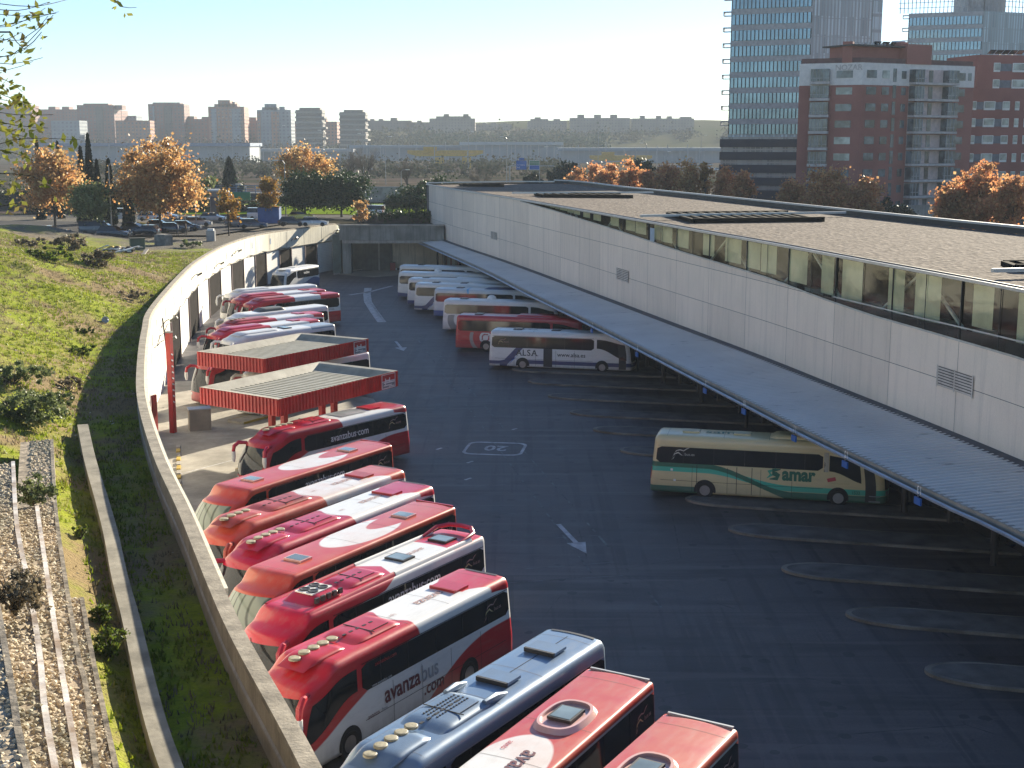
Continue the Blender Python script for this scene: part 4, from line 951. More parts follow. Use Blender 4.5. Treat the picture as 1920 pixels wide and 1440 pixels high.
pb('red_white_coach', [(816.7, 931.7), (643, 1003)], 2.9, -120.5, 'magenta red and white coach with five roof discs, behind the nearer flat orange roof', dark=(.45, .006, .035), podm=m_podmag, word=None)
pb('red_white_coach', [(761.7, 896.7), (613, 950)], 3.0, -121.5, 'faded orange red and white coach with four roof discs, third from the canopy', dark=ORG, podm=m_podorg, word=None, dusty=.7, discs=4)
# --- flat roofed coaches with a white crescent on the roof
def flatbus(name, pts, z, head, label, col, ex, hx, dusty=.5, near=1, word=True, oval=None, L=14.0, ew=(2.6, 1.15), corner=None, seam=True, blind=True, wordsz=.5, gut=None):
    bs = Bus(L=L, H=3.38, rake=1.15, bow=.34, droop=.5, crown=.05, rs=.13, rr=.08, tail=.06)
    if pts: c, h = by_win(pts, z)
    else: c, h = corner, head
    h = head if head is not None else h
    def p1(x, y, zz):
        if zz > 3.2:
            e1 = 1 - math.hypot((x - ex) / ew[0], (y + .1) / ew[1]); 
            if oval is None: e1 = min(e1, math.hypot((x - (ex - 2.75)) / 2.3, (y + .1) / .7) - 1)      # crescent
            return clamp(e1, -.5, .5)
        return .4 if (.15 < x < 7 and zz < 1.95 and zz > 1.95 - (7 - x) * .35) else -.5
    root, pm = make_bus(name, c, h, near, bs, (col, WHT), p1, None, label, GRP, win=(1.95, 3.12), dusty=dusty, wins=[(.12, L - 3.6, 1.95, 3.12), (L - 3.45, L - .5, 1.75, lambda x: 3.1 - .5 * sst((x - (L - 3)) / 3))], rear_glass=True, wst=.2)
    if gut: 
        b = MB(); q = patch_side(bs, near, .2, L - 3, 3.14, 3.22, .04, 30, 1); b.add(q.v, q.f); b.build('gutter_rail', gut, root)
    for x in hx: hatch(bs, root, x, .0, .9, .72, 'glass', pm)
    if oval:
        x = oval; zt = bs.roof(x, 0, 0).z; n = 28
        ol = lambda a, b_: [(x + a * math.copysign(abs(math.cos(t)) ** .75, math.cos(t)), b_ * math.copysign(abs(math.sin(t)) ** .75, math.sin(t))) for t in [2 * PI * k / n for k in range(n)]]
        b = MB(); A, B_, Cc = ol(1.25, .78), ol(1.08, .66), ol(.98, .58); b.add([(p[0], p[1], zt - .04) for p in A] + [(p[0], p[1], zt + .13) for p in B_] + [(p[0], p[1], zt + .13) for p in Cc] + [(p[0], p[1], zt + .03) for p in Cc], [(r * n + k, r * n + (k + 1) % n, (r + 1) * n + (k + 1) % n, (r + 1) * n + k) for r in range(3) for k in range(n)] + [tuple(range(3 * n, 4 * n))])
        o = b.build('hatch_collar', pm, root, True); hatch(bs, root, x - .05, 0, .78, .95, 'glass', m_dark, z=.08)
    if word is True: white_word_on_glass(bs, root, 7.6, 2.55, .6)
    swoosh(bs, near, 1.5, 2.55, root, .8)
    if blind:
        for ch in kids(root):
            if ch.name.startswith('windscreen'): ch.data.materials[0] = m_blindscr
    MB().box((.1, 0, 3.42), (.08, bs.W - .5, .06)).build('rear_trim', gut or m_podred, root)
    return bs, root, pm
flatbus('orange_roof_coach', [(740, 843), (553, 903)], 3.1, -121.5, 'coach with flat faded red roof, white crescent and two skylights, second from the canopy', (.5, .045, .025), 5.3, (2.6, 10.2))
flatbus('orange_roof_coach', [(860, 960), (540, 1098)], 3.15, None, 'coach with flat faded orange roof and two skylights, behind the one with four fans', (.5, .05, .028), 5.6, (2.6, 10.0), word=None)
n9 = P(1234, 1283, 3.3)
bs9, r9, _ = flatbus('red_roof_coach', None, 0, -119.3, 'coral red roofed coach with oval hatch collar and white patch lettered in maroon', (.5, .04, .03), 7.6, (), corner=n9, oval=3.9, ew=(2.3, 1.2), word=None, dusty=.6, gut=m_trim, blind=False)
text_on(lambda a, c: bs9.roof(a, c, .02), 'avanza', .85, 6.3, .0, 1, r9, m_maroon, bold=.01); text_on(lambda a, c: bs9.roof(a, c, .02), 'auto', .3, 6.0, -.75, 1, r9, m_podred)
text_on(lambda a, c: bs9.side(a, c, 1, .026), 'avanzabus.com', .26, 7.2, 2.45, -1, r9, m_wtxt)
n10 = P(1393, 1373, 3.3)
flatbus('pink_roof_coach', None, 0, -120.5, 'coach with sun faded pink red roof and oval hatch collar, at bottom right', (.52, .075, .05), 8.8, (), corner=n10, oval=4.0, ew=(2.3, 1.2), word=None, dusty=.85, gut=m_trim, blind=False)
# --- B6: coach with roof rails, rear hoop and four fans
bs = Bus(L=13.8, H=3.42, rake=1.1, bow=.34, droop=.5, crown=.05, rs=.2, tail=.05)
def l6(x, y, z):
    if z > 2.98: return max(x - (6.2 + .9 * (3.5 - z) * 2 - .5 * (1 - abs(y))), min(1.5 - abs(x - .9), 1.0 - abs(y) * .8) if z > 3.3 and x < 2.6 else -1, -.8) * .7
    return max(min(1, (x - (bs.L - 3.8)) * .5), -.8)
c, h = by_win([(906.7, 1026.7), (626.7, 1156.7)], 3.0, .35)
r6, pm6 = make_bus('red_white_coach', c, h, 1, bs, (WHT, (.5, .006, .03)), l6, None, 'crimson and white coach with four dark roof fans and a raised rear hoop', GRP, win=(1.95, 2.98))
for sg in (1, -1):
    MB().grid(lambda u, v: bs.m(.9 + (6.3 - .9) * u, sg * (bs.W / 2 - .06), bs.H) + Vector((0, -sg * .22 * v, .16 * math.sin(v * PI))), 20, 6).build('roof_rail', m_podwht, r6, True)
    MB().grid(lambda u, v: bs.m(6.35 + 5.4 * u, sg * (bs.W / 2 - .06), bs.H) + Vector((0, -sg * .22 * v, .16 * math.sin(v * PI) * (1 - u * .5))), 20, 6).build('roof_rail', m_podmag, r6, True)
MB().tube([bs.roof(1.7, -1.02, .05), bs.roof(.6, -1.02, .22), bs.roof(.18, -.6, .26), bs.roof(.1, 0, .28), bs.roof(.18, .6, .26), bs.roof(.6, 1.02, .22), bs.roof(1.7, 1.02, .05)], [.06, .09, .1, .1, .1, .09, .06], 8).build('rear_hoop', m_podmag, r6, True)
hatch(bs, r6, 1.6, 0, .95, .8); hatch(bs, r6, 4.6, 0, .95, .8)
pod(bs, r6, 6.3, 9.0, .78, .14, m_podmag, 0); o6 = pod(bs, r6, 8.95, 11.1, .8, .26, m_podmag, 0, slots=False)
zt = bs.roof(10, 0, 0).z + .26; fp = MB(); fp.prism([(9.35, -.42), (10.5, -.42), (10.5, .42), (9.35, .42)], zt - .03, zt + .02); fpo = fp.build('fan_plate', m_white, r6)
for x in (9.65, 10.2):
    for y in (-.2, .2):
        MB().lathe([(.2, 0), (.2, .035), (.17, .04), (.1, .02), (.0, .02)], (x, y, zt + .02), 'Z', 20).build('fan', m_dark, fpo)
sl = MB()
for k in range(5): sl.box((9.3 + k * .33, .74, zt - .12), (.2, .1, .2))
sl.build('grille', m_dark, r6); white_word_on_glass(bs, r6, 7.0, 2.42, .66); swoosh(bs, 1, 1.7, 2.5, r6, .85); roof_word(bs, r6, 3.0, .45, under=False)
mirror(bs, r6, 1, m_podmag, m_white)
# --- B8: steel blue coach
bs = Bus(L=12.9, H=3.5, rake=.85, bow=.3, droop=.42, crown=.08, tail=.15)
c, h = by_win([(1144.7, 1223), (961, 1347.7)], 3.05)
BLU = (.17, .25, .36)
r8, pm8 = make_bus('blue_coach', c, h, 1, bs, (BLU, (.3, .4, .5)), lambda x, y, z: (.25 - abs(z - 3.2)) if z < 3.3 else -.5, None, 'steel blue coach with shiny roof, two raised hatches and five roof discs', GRP, win=(2.0, 2.98), trim=m_trim)
m_blu = M('fairing_steel_blue', (.17, .25, .36), .4, .3, var=.15, obj=True, coat=.3)
pm8.node_tree.nodes['Principled BSDF'].inputs['Metallic'].default_value = .35
pod(bs, r8, 6.4, 9.4, .9, .15, m_blu, 0); pod(bs, r8, 9.35, 11.7, .75, .14, m_blu, 5, 11.5, slots=False)
for x in (2.15, 5.0): hatch(bs, r8, x, 0, 1.1, .8, 'open', m_blu, z=.04)
for sg in (1, -1): MB().tube([bs.roof(6.9, sg * .75, .1), bs.roof(6.3, sg * .78, .09), bs.roof(5.7, sg * .8, .0)], [.1, .14, .03], 8).build('fairing_horn', m_blu, r8, True)
MB().grid(lambda u, v: bs.roof(.15 + .13 * u, -.9 + 1.8 * v, .02), 2, 12).build('spoiler_slot', m_dark, r8)
dots = MB()
for i in range(12):
    for k in range(4): dots.box((7.0 + i * .14, -.32 + k * .16, bs.roof(7.5, 0, 0).z + .145), (.05, .06, .02))
dots.build('vent_holes', m_dark, r8); text_on(lambda a, c_: bs.side(a, c_, 1, .026), 'WWW.FAUNES.ES', .26, 8.6, 2.2, -1, r8, m_wtxt)
ln = MB(); ln.bar(bs.roof(2.6, 0, .005), bs.roof(4.5, 0, .005), .015); ln.bar(bs.roof(.6, 0, .005), bs.roof(1.7, 0, .005), .015); ln.build('roof_seam', m_dark, r8)
# --- the coaches beyond the canopies, on the left
def far(name, pts, z, head, label, cols, p1, L=12.4, H=3.45, podm=None, hat=(), hatm=None, near=1, g=GRP, win=(1.95, 2.95), discs=0, big=None, corner=None, rake=.7, mir=True, dusty=0, p2=None, det=False):
    bs = Bus(L=L, H=H, rake=rake, bow=.3, droop=.35, crown=.06)
    if corner is None: c, h = by_win(pts, z)
    else: c, h = corner, head
    h = head if head is not None else h
    root, pm = make_bus(name, c, h, near, bs, cols, p1, p2, label, g, win=win, detail=det, dusty=dusty)
    if podm: pod(bs, root, L * .5, L - 1.6, .82, .14, podm, discs, L - 1.9, slots=False)
    for x in hat: hatch(bs, root, x, 0, 1.1, .8, 'solid' if hatm else 'glass', hatm)
    if mir: mirror(bs, root, 1, m_podred if cols[1] == RED else m_white, m_white); mirror(bs, root, -1, m_podred if cols[1] == RED else m_white, m_white)
    return bs, root, pm
plain = lambda x, y, z: -.5
GREYW = (.62, .64, .66)
bsA = Bus(L=12.4)
far('white_coach', [(632.5, 612.5), (470, 655)], 3.2, -131, 'white coach with low white roof units right behind the farther red canopy', (WHT, (.3, .35, .4)), lambda x, y, z: min(3 - x, z - 3.2) if z > 3.2 else -.5, podm=m_podwht, hat=(5.2,))
far('red_white_coach', [(604, 604), (470, 632)], 3.2, -131.5, 'coach with magenta red front roof beyond the canopies, seventh from the yard end', (WHT, RED), lay_a(bsA), podm=m_podmag, hat=(2.5,), hatm=m_podmag)
far('red_white_coach', [(611, 591), (480, 615)], 3.2, -132, 'coach with orange red front roof and rear white roof beyond the canopies', (WHT, RED), lay_a(bsA), podm=m_podorg, hat=(2.5,), hatm=m_podmag, discs=4)
_, rr4, _ = far('white_coach', [(619, 577.5), (480, 603)], 3.2, -132.5, 'white coach with a large dark grey roof unit and dark mirror arms', (WHT, GREYW), plain)
b4 = Bus(L=12.4); pod(b4, rr4, 5.2, 8.6, .85, .3, M('roof_unit_dark', (.12, .13, .12), .5), 0, slots=False)
_, r5, _ = far('red_white_coach', [(640, 555), (500, 574)], 3.1, -134.5, 'red roofed coach with long dark flank and red rear corner, sticking out beyond the canopies', (WHT, RED), lambda x, y, z: (max(x - 6.3, min(2.8 - x, 1)) if z > 3.0 else (min(1.5 - z, 3.2 - x) if x < 4 else x - 9)), podm=m_podorg, hat=(2.6,), hatm=m_podred, det=True)
text_on(lambda a, c_: Bus(L=12.4, rake=.7, bow=.3, droop=.35, crown=.06).side(a, c_, 1, .02), 'avanza', .45, 2.2, 1.65, -1, r5, m_gtxt)
far('red_white_coach', [(615, 547), (500, 562)], 3.2, -135.5, 'red roofed coach half hidden behind the coach with the long dark flank', (WHT, RED), lay_a(bsA), podm=m_podred, hat=(2.5,), hatm=m_podred)
far('white_coach', [(598, 538), (500, 551)], 3.2, -136, 'white coach with pale flat roof next to the small white coach', (WHT, GREYW), plain, podm=m_podwht)
bsL8, r8b, _ = far('small_white_coach', None, 3.3, -112, 'small white coach with rounded front by the far end of the curved wall', (WHT, (.08, .14, .3)), lambda x, y, z: min(1.5 - z + .3 * math.sin(x), 5 - x) if z < 2 else -.5, L=9.5, corner=P(601, 541, 0), H=3.3, hat=(5, 8), hatm=m_white, mir=False, det=True)
text_on(lambda a, c_: bsL8.side(a, c_, 1, .026), 'socibus', .5, 4.3, 2.45, -1, r8b, m_wtxt, bold=.03)
# under the canopies
cS = P(474, 786, 0); bsS, rS, _ = far('white_coach', None, 0, -128, 'white coach with red name on its front roof between the two red canopies', (WHT, GREYW), plain, corner=(cS.x + 7.8, cS.y + 9.9), L=12.4, H=3.5, podm=None)
text_on(lambda a, c_: bsS.roof(a, c_, .03), 'Socibus', .62, 11.9, -.75, -1, rS, m_maroon, bold=.015, slope=.0) if False else None
tv, tf = text_geo('Socibus', .015); MB().add([bsS.roof(10.7 - ty * .62 + 0, -.95 + tx * .5, .03) for tx, ty in tv], tf).build('lettering', M('dark_red_lettering', (.25, .02, .02), .5), rS)
cR = P(405, 765, 0); far('red_coach', None, 0, -130, 'red coach with dark windscreen and red mirror arm under the farther red canopy', ((.4, .012, .02), RED), plain, corner=(cR.x + 7.3, cR.y + 9.6), L=12.4, H=3.5)
# ---------------------------------------------------------------- coaches in the bays on the right
GR = 'coaches parked nose in under the long canopy'
HD = -13.5
# cream and green
L = 13.3
bs = Bus(L=L, H=3.55, rake=.6, bow=.3, droop=.4, crown=.08, rr=.3, tail=.25)
def ct(x): return 1.66 - .78 * sst((x - 3.0) / 5.0)
def cd(x): return 1.9 - 1.5 * sst((x - 3.1) / 5.4)
def teal(x, y, z): return (.16 - abs(z - ct(x))) * 1.6
def dkgr(x, y, z):
    a = .14 + .12 * sst((x - 6.5) / 2) - abs(z - cd(x)); return max(a, (.7 - z) if x > 8.0 else -1, min(.66 - z, 2.75 - x)) * 1.6
rS2, pmS = make_bus('cream_green_coach', P(1218, 929, 0), HD, -1, bs, ((.6, .5, .27), (.04, .42, .29), (.006, .12, .07)), teal, dkgr, 'cream coach with green and turquoise waves standing alone on the right', GR, win=(2.0, 2.95),
    wins=[(.22, 9.65, 2.0, 2.93), (10.0, 11.95, lambda x: 2.0 - .62 * sst((x - 10) / 2.2), lambda x: 2.9 - .15 * (x - 10))], trim=M('cream_gutter', (.6, .52, .3), .4))
f = lambda a, c_: bs.side(a, c_, -1, .02)
m_sg = M('lettering_green', (.005, .12, .07), .4, var=.02)
text_on(f, 'amar', 1.02, 7.45, 1.38, 1, rS2, m_sg, bold=.045, squash=.86)
sv, sf = ribbon([(6.75, 1.38), (7.15, 1.42), (7.2, 1.6), (7.0, 1.72), (6.95, 1.9), (7.35, 1.96)], [.05, .22, .3, .3, .22, .05]); MB().add([f(*p) for p in sv], sf).build('lettering', m_sg, rS2)
sv, sf = ribbon([(6.6, 1.42), (6.85, 1.62), (6.7, 1.8), (7.1, 2.0)], [.03, .2, .2, .03]); MB().add([bs.side(a, c_, -1, .017) for a, c_ in sv], sf).build('lettering', M('lettering_turquoise', (.05, .4, .25), .4), rS2)
MB().add([f(9.95, 1.38), f(10.4, 1.5), f(10.34, 1.7), f(9.89, 1.58)], [(0, 1, 2, 3)]).build('red_tag', M('tag_red', (.5, .05, .07), .5), rS2)
text_on(f, 'MUDANZAS TOUR', .13, 10.1, 1.3, 1, rS2, m_logoy); text_on(f, '1533', .26, 11.35, .78, 1, rS2, m_sg, bold=.02)
swoosh(bs, -1, 1.3, 2.55, rS2, .9, M('logo_pale', (.5, .5, .45), .5))
dr = MB(); q = patch_side(bs, -1, 12.2, 12.85, .35, 2.85, .014, 4, 8); dr.add(q.v, q.f); do = dr.build('door_opening', m_dark, rS2)
stp = MB(); stp.box((12.5, -bs.W / 2 - .02, .42), (.62, .06, .05)); stp.box((12.5, -bs.W / 2 - .015, .72), (.6, .06, .05)); stp.build('step', m_metal, do)
MB().grid(lambda u, v: bs.side(9.7 + .26 * u + .0 * v, 1.95 + 1.1 * v, -1, .02), 2, 6).build('pillar_trim', M('silver_trim', (.4, .38, .33), .3, .5), rS2)
for x in (2.65, 4.9, 5.75): patch_side(bs, -1, x, x + .035, .4, 1.95, .016, 1, 6).build('door_seam', m_dark, rS2)
for x in (2.2, 5.1): hatch(bs, rS2, x, 0, .8, .95, 'solid', M('cream_hatch', (.6, .5, .28), .4))
pod(bs, rS2, 6.6, 11.6, .8, .2, M('cream_fairing', (.58, .48, .26), .35, var=.1), 0, slots=False); roof_word(bs, rS2, 3.0, 1.1, -.3, m_sg, 'samar', False)
mirror(bs, rS2, -1, pmS, m_white)
for s_, z_ in ((1.15, 1.55), (1.35, .95)):
    MB().add([f(s_, z_), f(s_ + .14, z_), f(s_ + .14, z_ + .12), f(s_, z_ + .12)], [(0, 1, 2, 3)]).build('badge', m_white, rS2)
# white coach with blue swoosh: near one carries the wording
def alsa(x, y, z):
    sw = .33 - abs((x - 1.4 - (z - .45) * .95 * (1 if z > .6 else .2))) if z < 1.97 else -1
    low = min(.17 - abs(z - .74), x - 2.6); rear = min(.15 - abs(z - .62 - .25 * max(0, x - .9) ** 1.6), 2.4 - x)
    return max(sw, low, rear, -.6) * 1.5
def alsal(x, y, z):
    sw = .045 - abs((x - 1.4 - (z - .45) * .95 * (1 if z > .6 else .2)) - .45) if z < 1.97 else -1
    return max(sw, min(.03 - abs(z - .53), x - .2), min(.025 - abs(z - .98), x - 2.9)) * 4
ALC = ((.66, .65, .62), (.012, .03, .14), (.05, .17, .5))
def rbus(name, rearpx, label, cols, p1, p2=None, L=13, H=3.45, hd=HD, hat=(3,), podm=None, mats=None, det=False, word=None, dome=False, wins=None):
    bs = Bus(L=L, H=H, rake=.4, bow=.25, droop=.2, crown=.05, rr=.2, tail=.15); root, pm = make_bus(name, P(*rearpx, 0), hd, -1, bs, cols, p1, p2, label, GR, win=(1.97, 2.97), detail=det, wins=wins)
    for x in hat: hatch(bs, root, x, 0, .9, .8, 'glass')
    if podm: pod(bs, root, L * .45, L - 2.5, .85, .16, podm, 0, slots=False)
    if dome: p = bs.roof(5.2, 0, 0); MB().lathe([(.5, -.05), (.5, .1), (.42, .3), (.25, .42), (.05, .46)], p, 'Z', 20).build('dome', m_white, root, True)
    return bs, root
bs, ra = rbus('white_coach', (916, 691), 'white coach with blue swoosh, black name and web address on its flank', ALC, alsa, alsal, L=13.1, det=True, hat=(2.5, 6))
f = lambda a, c_: bs.side(a, c_, -1, .02)
x = 2.55
for ch in 'ALSA':
    text_on(f, ch, .78, x, 1.3, 1, ra, M('black_lettering', (.01, .01, .012), .5), bold=.008)
    sm = MB(); ww = .42 if ch in 'LS' else .56
    for xx in ((x + .06, x + .5) if ch == 'A' else (x + .12,)):
        if ch != 'S': sm.add([f(xx - .1, 1.3), f(xx + .12, 1.3), f(xx + .12, 1.35), f(xx - .1, 1.35)], [(0, 1, 2, 3)])
    if sm.v: sm.build('lettering', MATS['black_lettering'], ra)
    x += ww
text_on(f, 'www.alsa.es', .52, 6.3, 1.32, 1, ra, MATS['black_lettering'], bold=.012); roof_word(bs, ra, 2.3, .9, -.4, m_sg if False else M('roof_letter_blue', (.1, .25, .4), .4), 'ALSA', False)
q = patch_side(bs, -1, 5.05, 5.85, .36, 1.97, .014, 4, 6); q.build('middle_door', m_dark, ra); q = patch_side(bs, -1, 12.0, 12.7, .36, 2.6, .014, 4, 6); q.build('front_door', m_dark, ra)
swoosh(bs, -1, .9, 2.5, ra, .7)
# red with target rings
def rings(x, y, z):
    d = math.hypot(x - 3.1, (z - 1.35) * 1.0)
    return max(.17 - abs(d - 1.45), .12 - abs(d - .5), .28 - d) * 1.8 if z < 1.96 else -.5
def innr(x, y, z):
    d = math.hypot(x - 3.1, z - 1.35); return max(.1 - abs(d - .52), .27 - d) * 2 if z < 1.96 else -.5
bs, rb = rbus('red_coach', (853, 657), 'red coach with grey and white ring emblem on its flank', ((.42, .012, .025), (.27, .25, .24), (.65, .62, .6)), rings, innr, podm=m_podred, hat=(2.2,), det=True)
for xx in (5.0,): pass
bs, rc = rbus('white_coach', (829, 622), 'white coach with grey ring on its rear flank and a white roof dome', ((.68, .66, .63), (.2, .21, .22), (.3, .35, .45)), lambda x, y, z: (.35 - abs(math.hypot(x - 2.2, z - 1.4) - 1.25)) if z < 1.96 else -.5, None, dome=True, hat=(2.2,))
rbus('white_coach', (843, 637), 'coach showing only its pale blue roof between the red coach and the white one with roof dome', ((.4, .47, .55), (.012, .03, .14), (.05, .17, .5)), alsa, alsal, hat=(2.2,), L=11.4) if False else None
blue_l = lambda x, y, z: (min(.95 - z, 1) if z < 1.9 else -.4) * 1.2
rbus('blue_white_coach', (812, 597), 'white and blue coach with a light blue window post and dark blue lower flank', ((.55, .57, .58), (.03, .09, .3), (.1, .35, .6)), blue_l, lambda x, y, z: .12 - abs(x - 4.2 - (3 - z) * .15), hat=(3,), podm=M('fairing_dark_blue', (.02, .05, .14), .4))
rbus('white_coach', (776, 585), 'white coach with a wide blue swoosh on its rear flank but no lettering', ALC, alsa, alsal, hat=(2.5, 6))
rbus('white_coach', (763, 574), 'white coach with tall plain white rear edge, sixth in the row under the canopy', ((.68, .66, .63), (.02, .05, .2), (.05, .17, .5)), lambda x, y, z: .75 - z, None, podm=m_podwht, hat=(2.2,))
rbus('white_coach', (745, 560), 'white coach with navy lower stripe and roof dome, last but one under the canopy', ((.66, .65, .62), (.02, .05, .2), (.05, .17, .5)), lambda x, y, z: .85 - z - .1 * x, None, dome=True, hat=())
rbus('white_coach', (747, 545), 'farthest white coach under the canopy, right by the red kiosk', ((.64, .64, .62), (.02, .05, .2), (.05, .17, .5)), lambda x, y, z: .8 - z, None, hat=(3,))
# ================================================================ GROUND OUTSIDE THE YARD
def sd(x, y):          # distance along the wall and to its left
    best = None; n = len(WALL.p)
    for i in range(0, n - 1, 1):
        a = WALL.p[i]; dd = (a.x - x) ** 2 + (a.y - y) ** 2
        if best is None or dd < best[0]: best = (dd, i)
    i = best[1]; p = WALL.p[i]; q = WALL.p[min(i + 1, n - 1)]; d = (q - p).normalized() if q != p else (WALL.p[i] - WALL.p[i - 1]).normalized()
    v = Vector((x - p.x, y - p.y, 0)); return WALL.s[i] + v.dot(d), -(v.x * d.y - v.y * d.x)
def hgt(s_, d_, x, y):
    base = 5.85 + 1.3 * sst((s_ - 62) / 62); d0 = 2.9 + .6 * sst((s_ - 20) / 40) - 2.6 * sst((s_ - 70) / 60)
    rise = max(0, d_ - d0); f = (1 - sst((y - 105) / 60)); f = max(f, .42 * sst((-x - 40) / 24) * (1 - sst((y - 170) / 14)))
    slope = (.46 + .14 * sst((60 - s_) / 30)); bank = (8.5 * (1 - math.exp(-rise * slope / 8.5))) * f
    n = noise.noise((x * .12, y * .12, 0)) * .7 + noise.noise((x * .45, y * .45, 3)) * .22 + noise.noise((x * 1.6, y * 1.6, 5)) * .07
    z = base + bank + n * min(1, .15 + rise * .18) * (.35 + .65 * f)
    return min(z, 7.15 + 6 * f + .0) if f < .2 else z
def gz(x, y): s_, d_ = sd(x, y); return hgt(s_, d_, x, y)
def PG(px, py):        # picture point on the bank
    z = 7.0
    for _ in range(14): p = P(px, py, z); z = .5 * z + .5 * gz(p.x, p.y)
    p = P(px, py, z); return p
ds = [.30] + [.3 + .45 * i for i in range(1, 70)] + [34, 38, 43, 50, 60, 75, 95, 130, 180, 260]
ss = [-14 + .9 * i for i in range(int((WALL.L + 14) / .9) + 1)] + [WALL.L + 3]
tm = MB(); vs = []
for s_ in ss:
    p, d = WALL.at(s_); l = Vector((-d.y, d.x, 0))
    for q in ds:
        v = p + l * q; vs.append((v.x, v.y, hgt(s_, q, v.x, v.y)))
nd = len(ds); tm.add(vs, [(i * nd + k, (i + 1) * nd + k, (i + 1) * nd + k + 1, i * nd + k + 1) for i in range(len(ss) - 1) for k in range(nd - 1)])
def bank_mat():
    m = bpy.data.materials.new('grassy_bank'); t, N, Lk, b = nodes_of(m); p = pos_of(t)
    n1 = noise_node(t, p, .13, 6, .65); n2 = noise_node(t, p, .9, 6, .7); n3 = noise_node(t, p, 7, 4, .7); n4 = noise_node(t, p, .33, 5, .6)
    g = mixcol(t, ramp(t, n2, .35, .65), (.32, .36, .025), (.18, .23, .015)); g = mixcol(t, ramp(t, n4, .5, .68), g, (.26, .22, .09))
    c = mixcol(t, ramp(t, n1, .47, .58), g, (.27, .2, .1)); c = mixcol(t, math_node(t, 'MULTIPLY', ramp(t, n3, .5, .8), .6), c, (.05, .045, .02))
    sx = N.new('ShaderNodeSeparateXYZ'); Lk.new(p, sx.inputs[0])
    far_ = ramp(t, math_node(t, 'ADD', sx.outputs[1], math_node(t, 'MULTIPLY', n1, 50)), 181, 196); c = mixcol(t, far_, c, (.15, .135, .11))
    Lk.new(c, b.inputs['Base Color']); b.inputs['Roughness'].default_value = .95; b.inputs['Specular IOR Level'].default_value = .1; bn = N.new('ShaderNodeBump'); bn.inputs['Strength'].default_value = .9; bn.inputs['Distance'].default_value = .15; Lk.new(n3, bn.inputs['Height']); Lk.new(bn.outputs[0], b.inputs['Normal']); return m
tag(tm.build('grass_bank', bank_mat(), None, True), kind='structure')
def far_mat():
    m = bpy.data.materials.new('far_ground'); t, N, Lk, b = nodes_of(m); p = pos_of(t); n1 = noise_node(t, p, .012, 5, .6); n2 = noise_node(t, p, .05, 5, .6, (.4, 1, 1))
    c = mixcol(t, ramp(t, n1, .4, .6), (.085, .07, .058), (.045, .05, .03)); c = mixcol(t, ramp(t, n2, .52, .64), c, (.13, .1, .085)); Lk.new(c, b.inputs['Base Color']); b.inputs['Roughness'].default_value = 1; b.inputs['Specular IOR Level'].default_value = 0; return m
gb = MB(); gb.add([(-6000, 216, 7), (6000, 216, 7), (6000, 9000, 7), (-6000, 9000, 7)], [(0, 1, 2, 3)]); gb.add([(61, 0, 7), (900, 0, 7), (900, 215.9, 7), (61, 215.9, 7)], [(0, 1, 2, 3)]); gb.add([(-900, 216, 7), (-900, -60, 7), (-290, -60, 7), (-310, 216, 7)], [(0, 1, 2, 3)])
gb.add([(60.5, 0, 0), (60.5, 216, 0), (60.5, 216, 7), (60.5, 0, 7)], [(0, 1, 2, 3)])
tag(gb.build('ground', far_mat()), kind='structure')
# car park, road, lawns
m_road = M('road_asphalt', (.065, .063, .062), .95, var=.2, scale=.2, spec=.1); m_lawn = M('lawn', (.14, .24, .02), .95, var=.3, scale=.3, col2=(.2, .24, .04), spec=0)
flat('road', [(-120, 230), (-5, 230), (-5, 244), (-120, 246)], 7.05, m_road); flat('road', [(-160, 330), (400, 330), (400, 352), (-160, 352)], 7.05, m_road)
cpk = [(-90, 186), (-42, 186), (-36, 214), (-90, 222)]; flat('car_park', cpk, 7.38, m_road)
flat('lawn', [(-62, 248), (-20, 248), (-22, 292), (-60, 290)], 7.06, m_lawn); flat('lawn', [(-36, 300), (12, 300), (12, 326), (-36, 326)], 7.06, m_lawn)
flat('lawn', [(-30, 246), (-8, 246), (0, 300), (-28, 300)], 7.07, m_lawn)
# hills behind the rail yard
hm = MB(); nx, ny = 90, 16
def hill(x, y):
    u = clamp((y - 1050) / 700, 0, 1); z = 7 + 40 * sst(u) * (.75 + .25 * math.sin(x * .0021 + 1)) + 6 * noise.noise((x * .004, y * .004, 1))* u + 3 * noise.noise((x * .02, y * .02, 2)) * u
    return z
hm.grid(lambda u, v: Vector((-1500 + 3000 * u, 1050 + 1400 * v, hill(-1500 + 3000 * u, 1050 + 1400 * v))), nx, ny)
m_hill = M('hill_scrub', (.12, .11, .07), .95, var=.3, scale=.01, fine=.06, col2=(.09, .1, .045), spec=0); tag(hm.build('hills', m_hill, None, True), kind='structure')
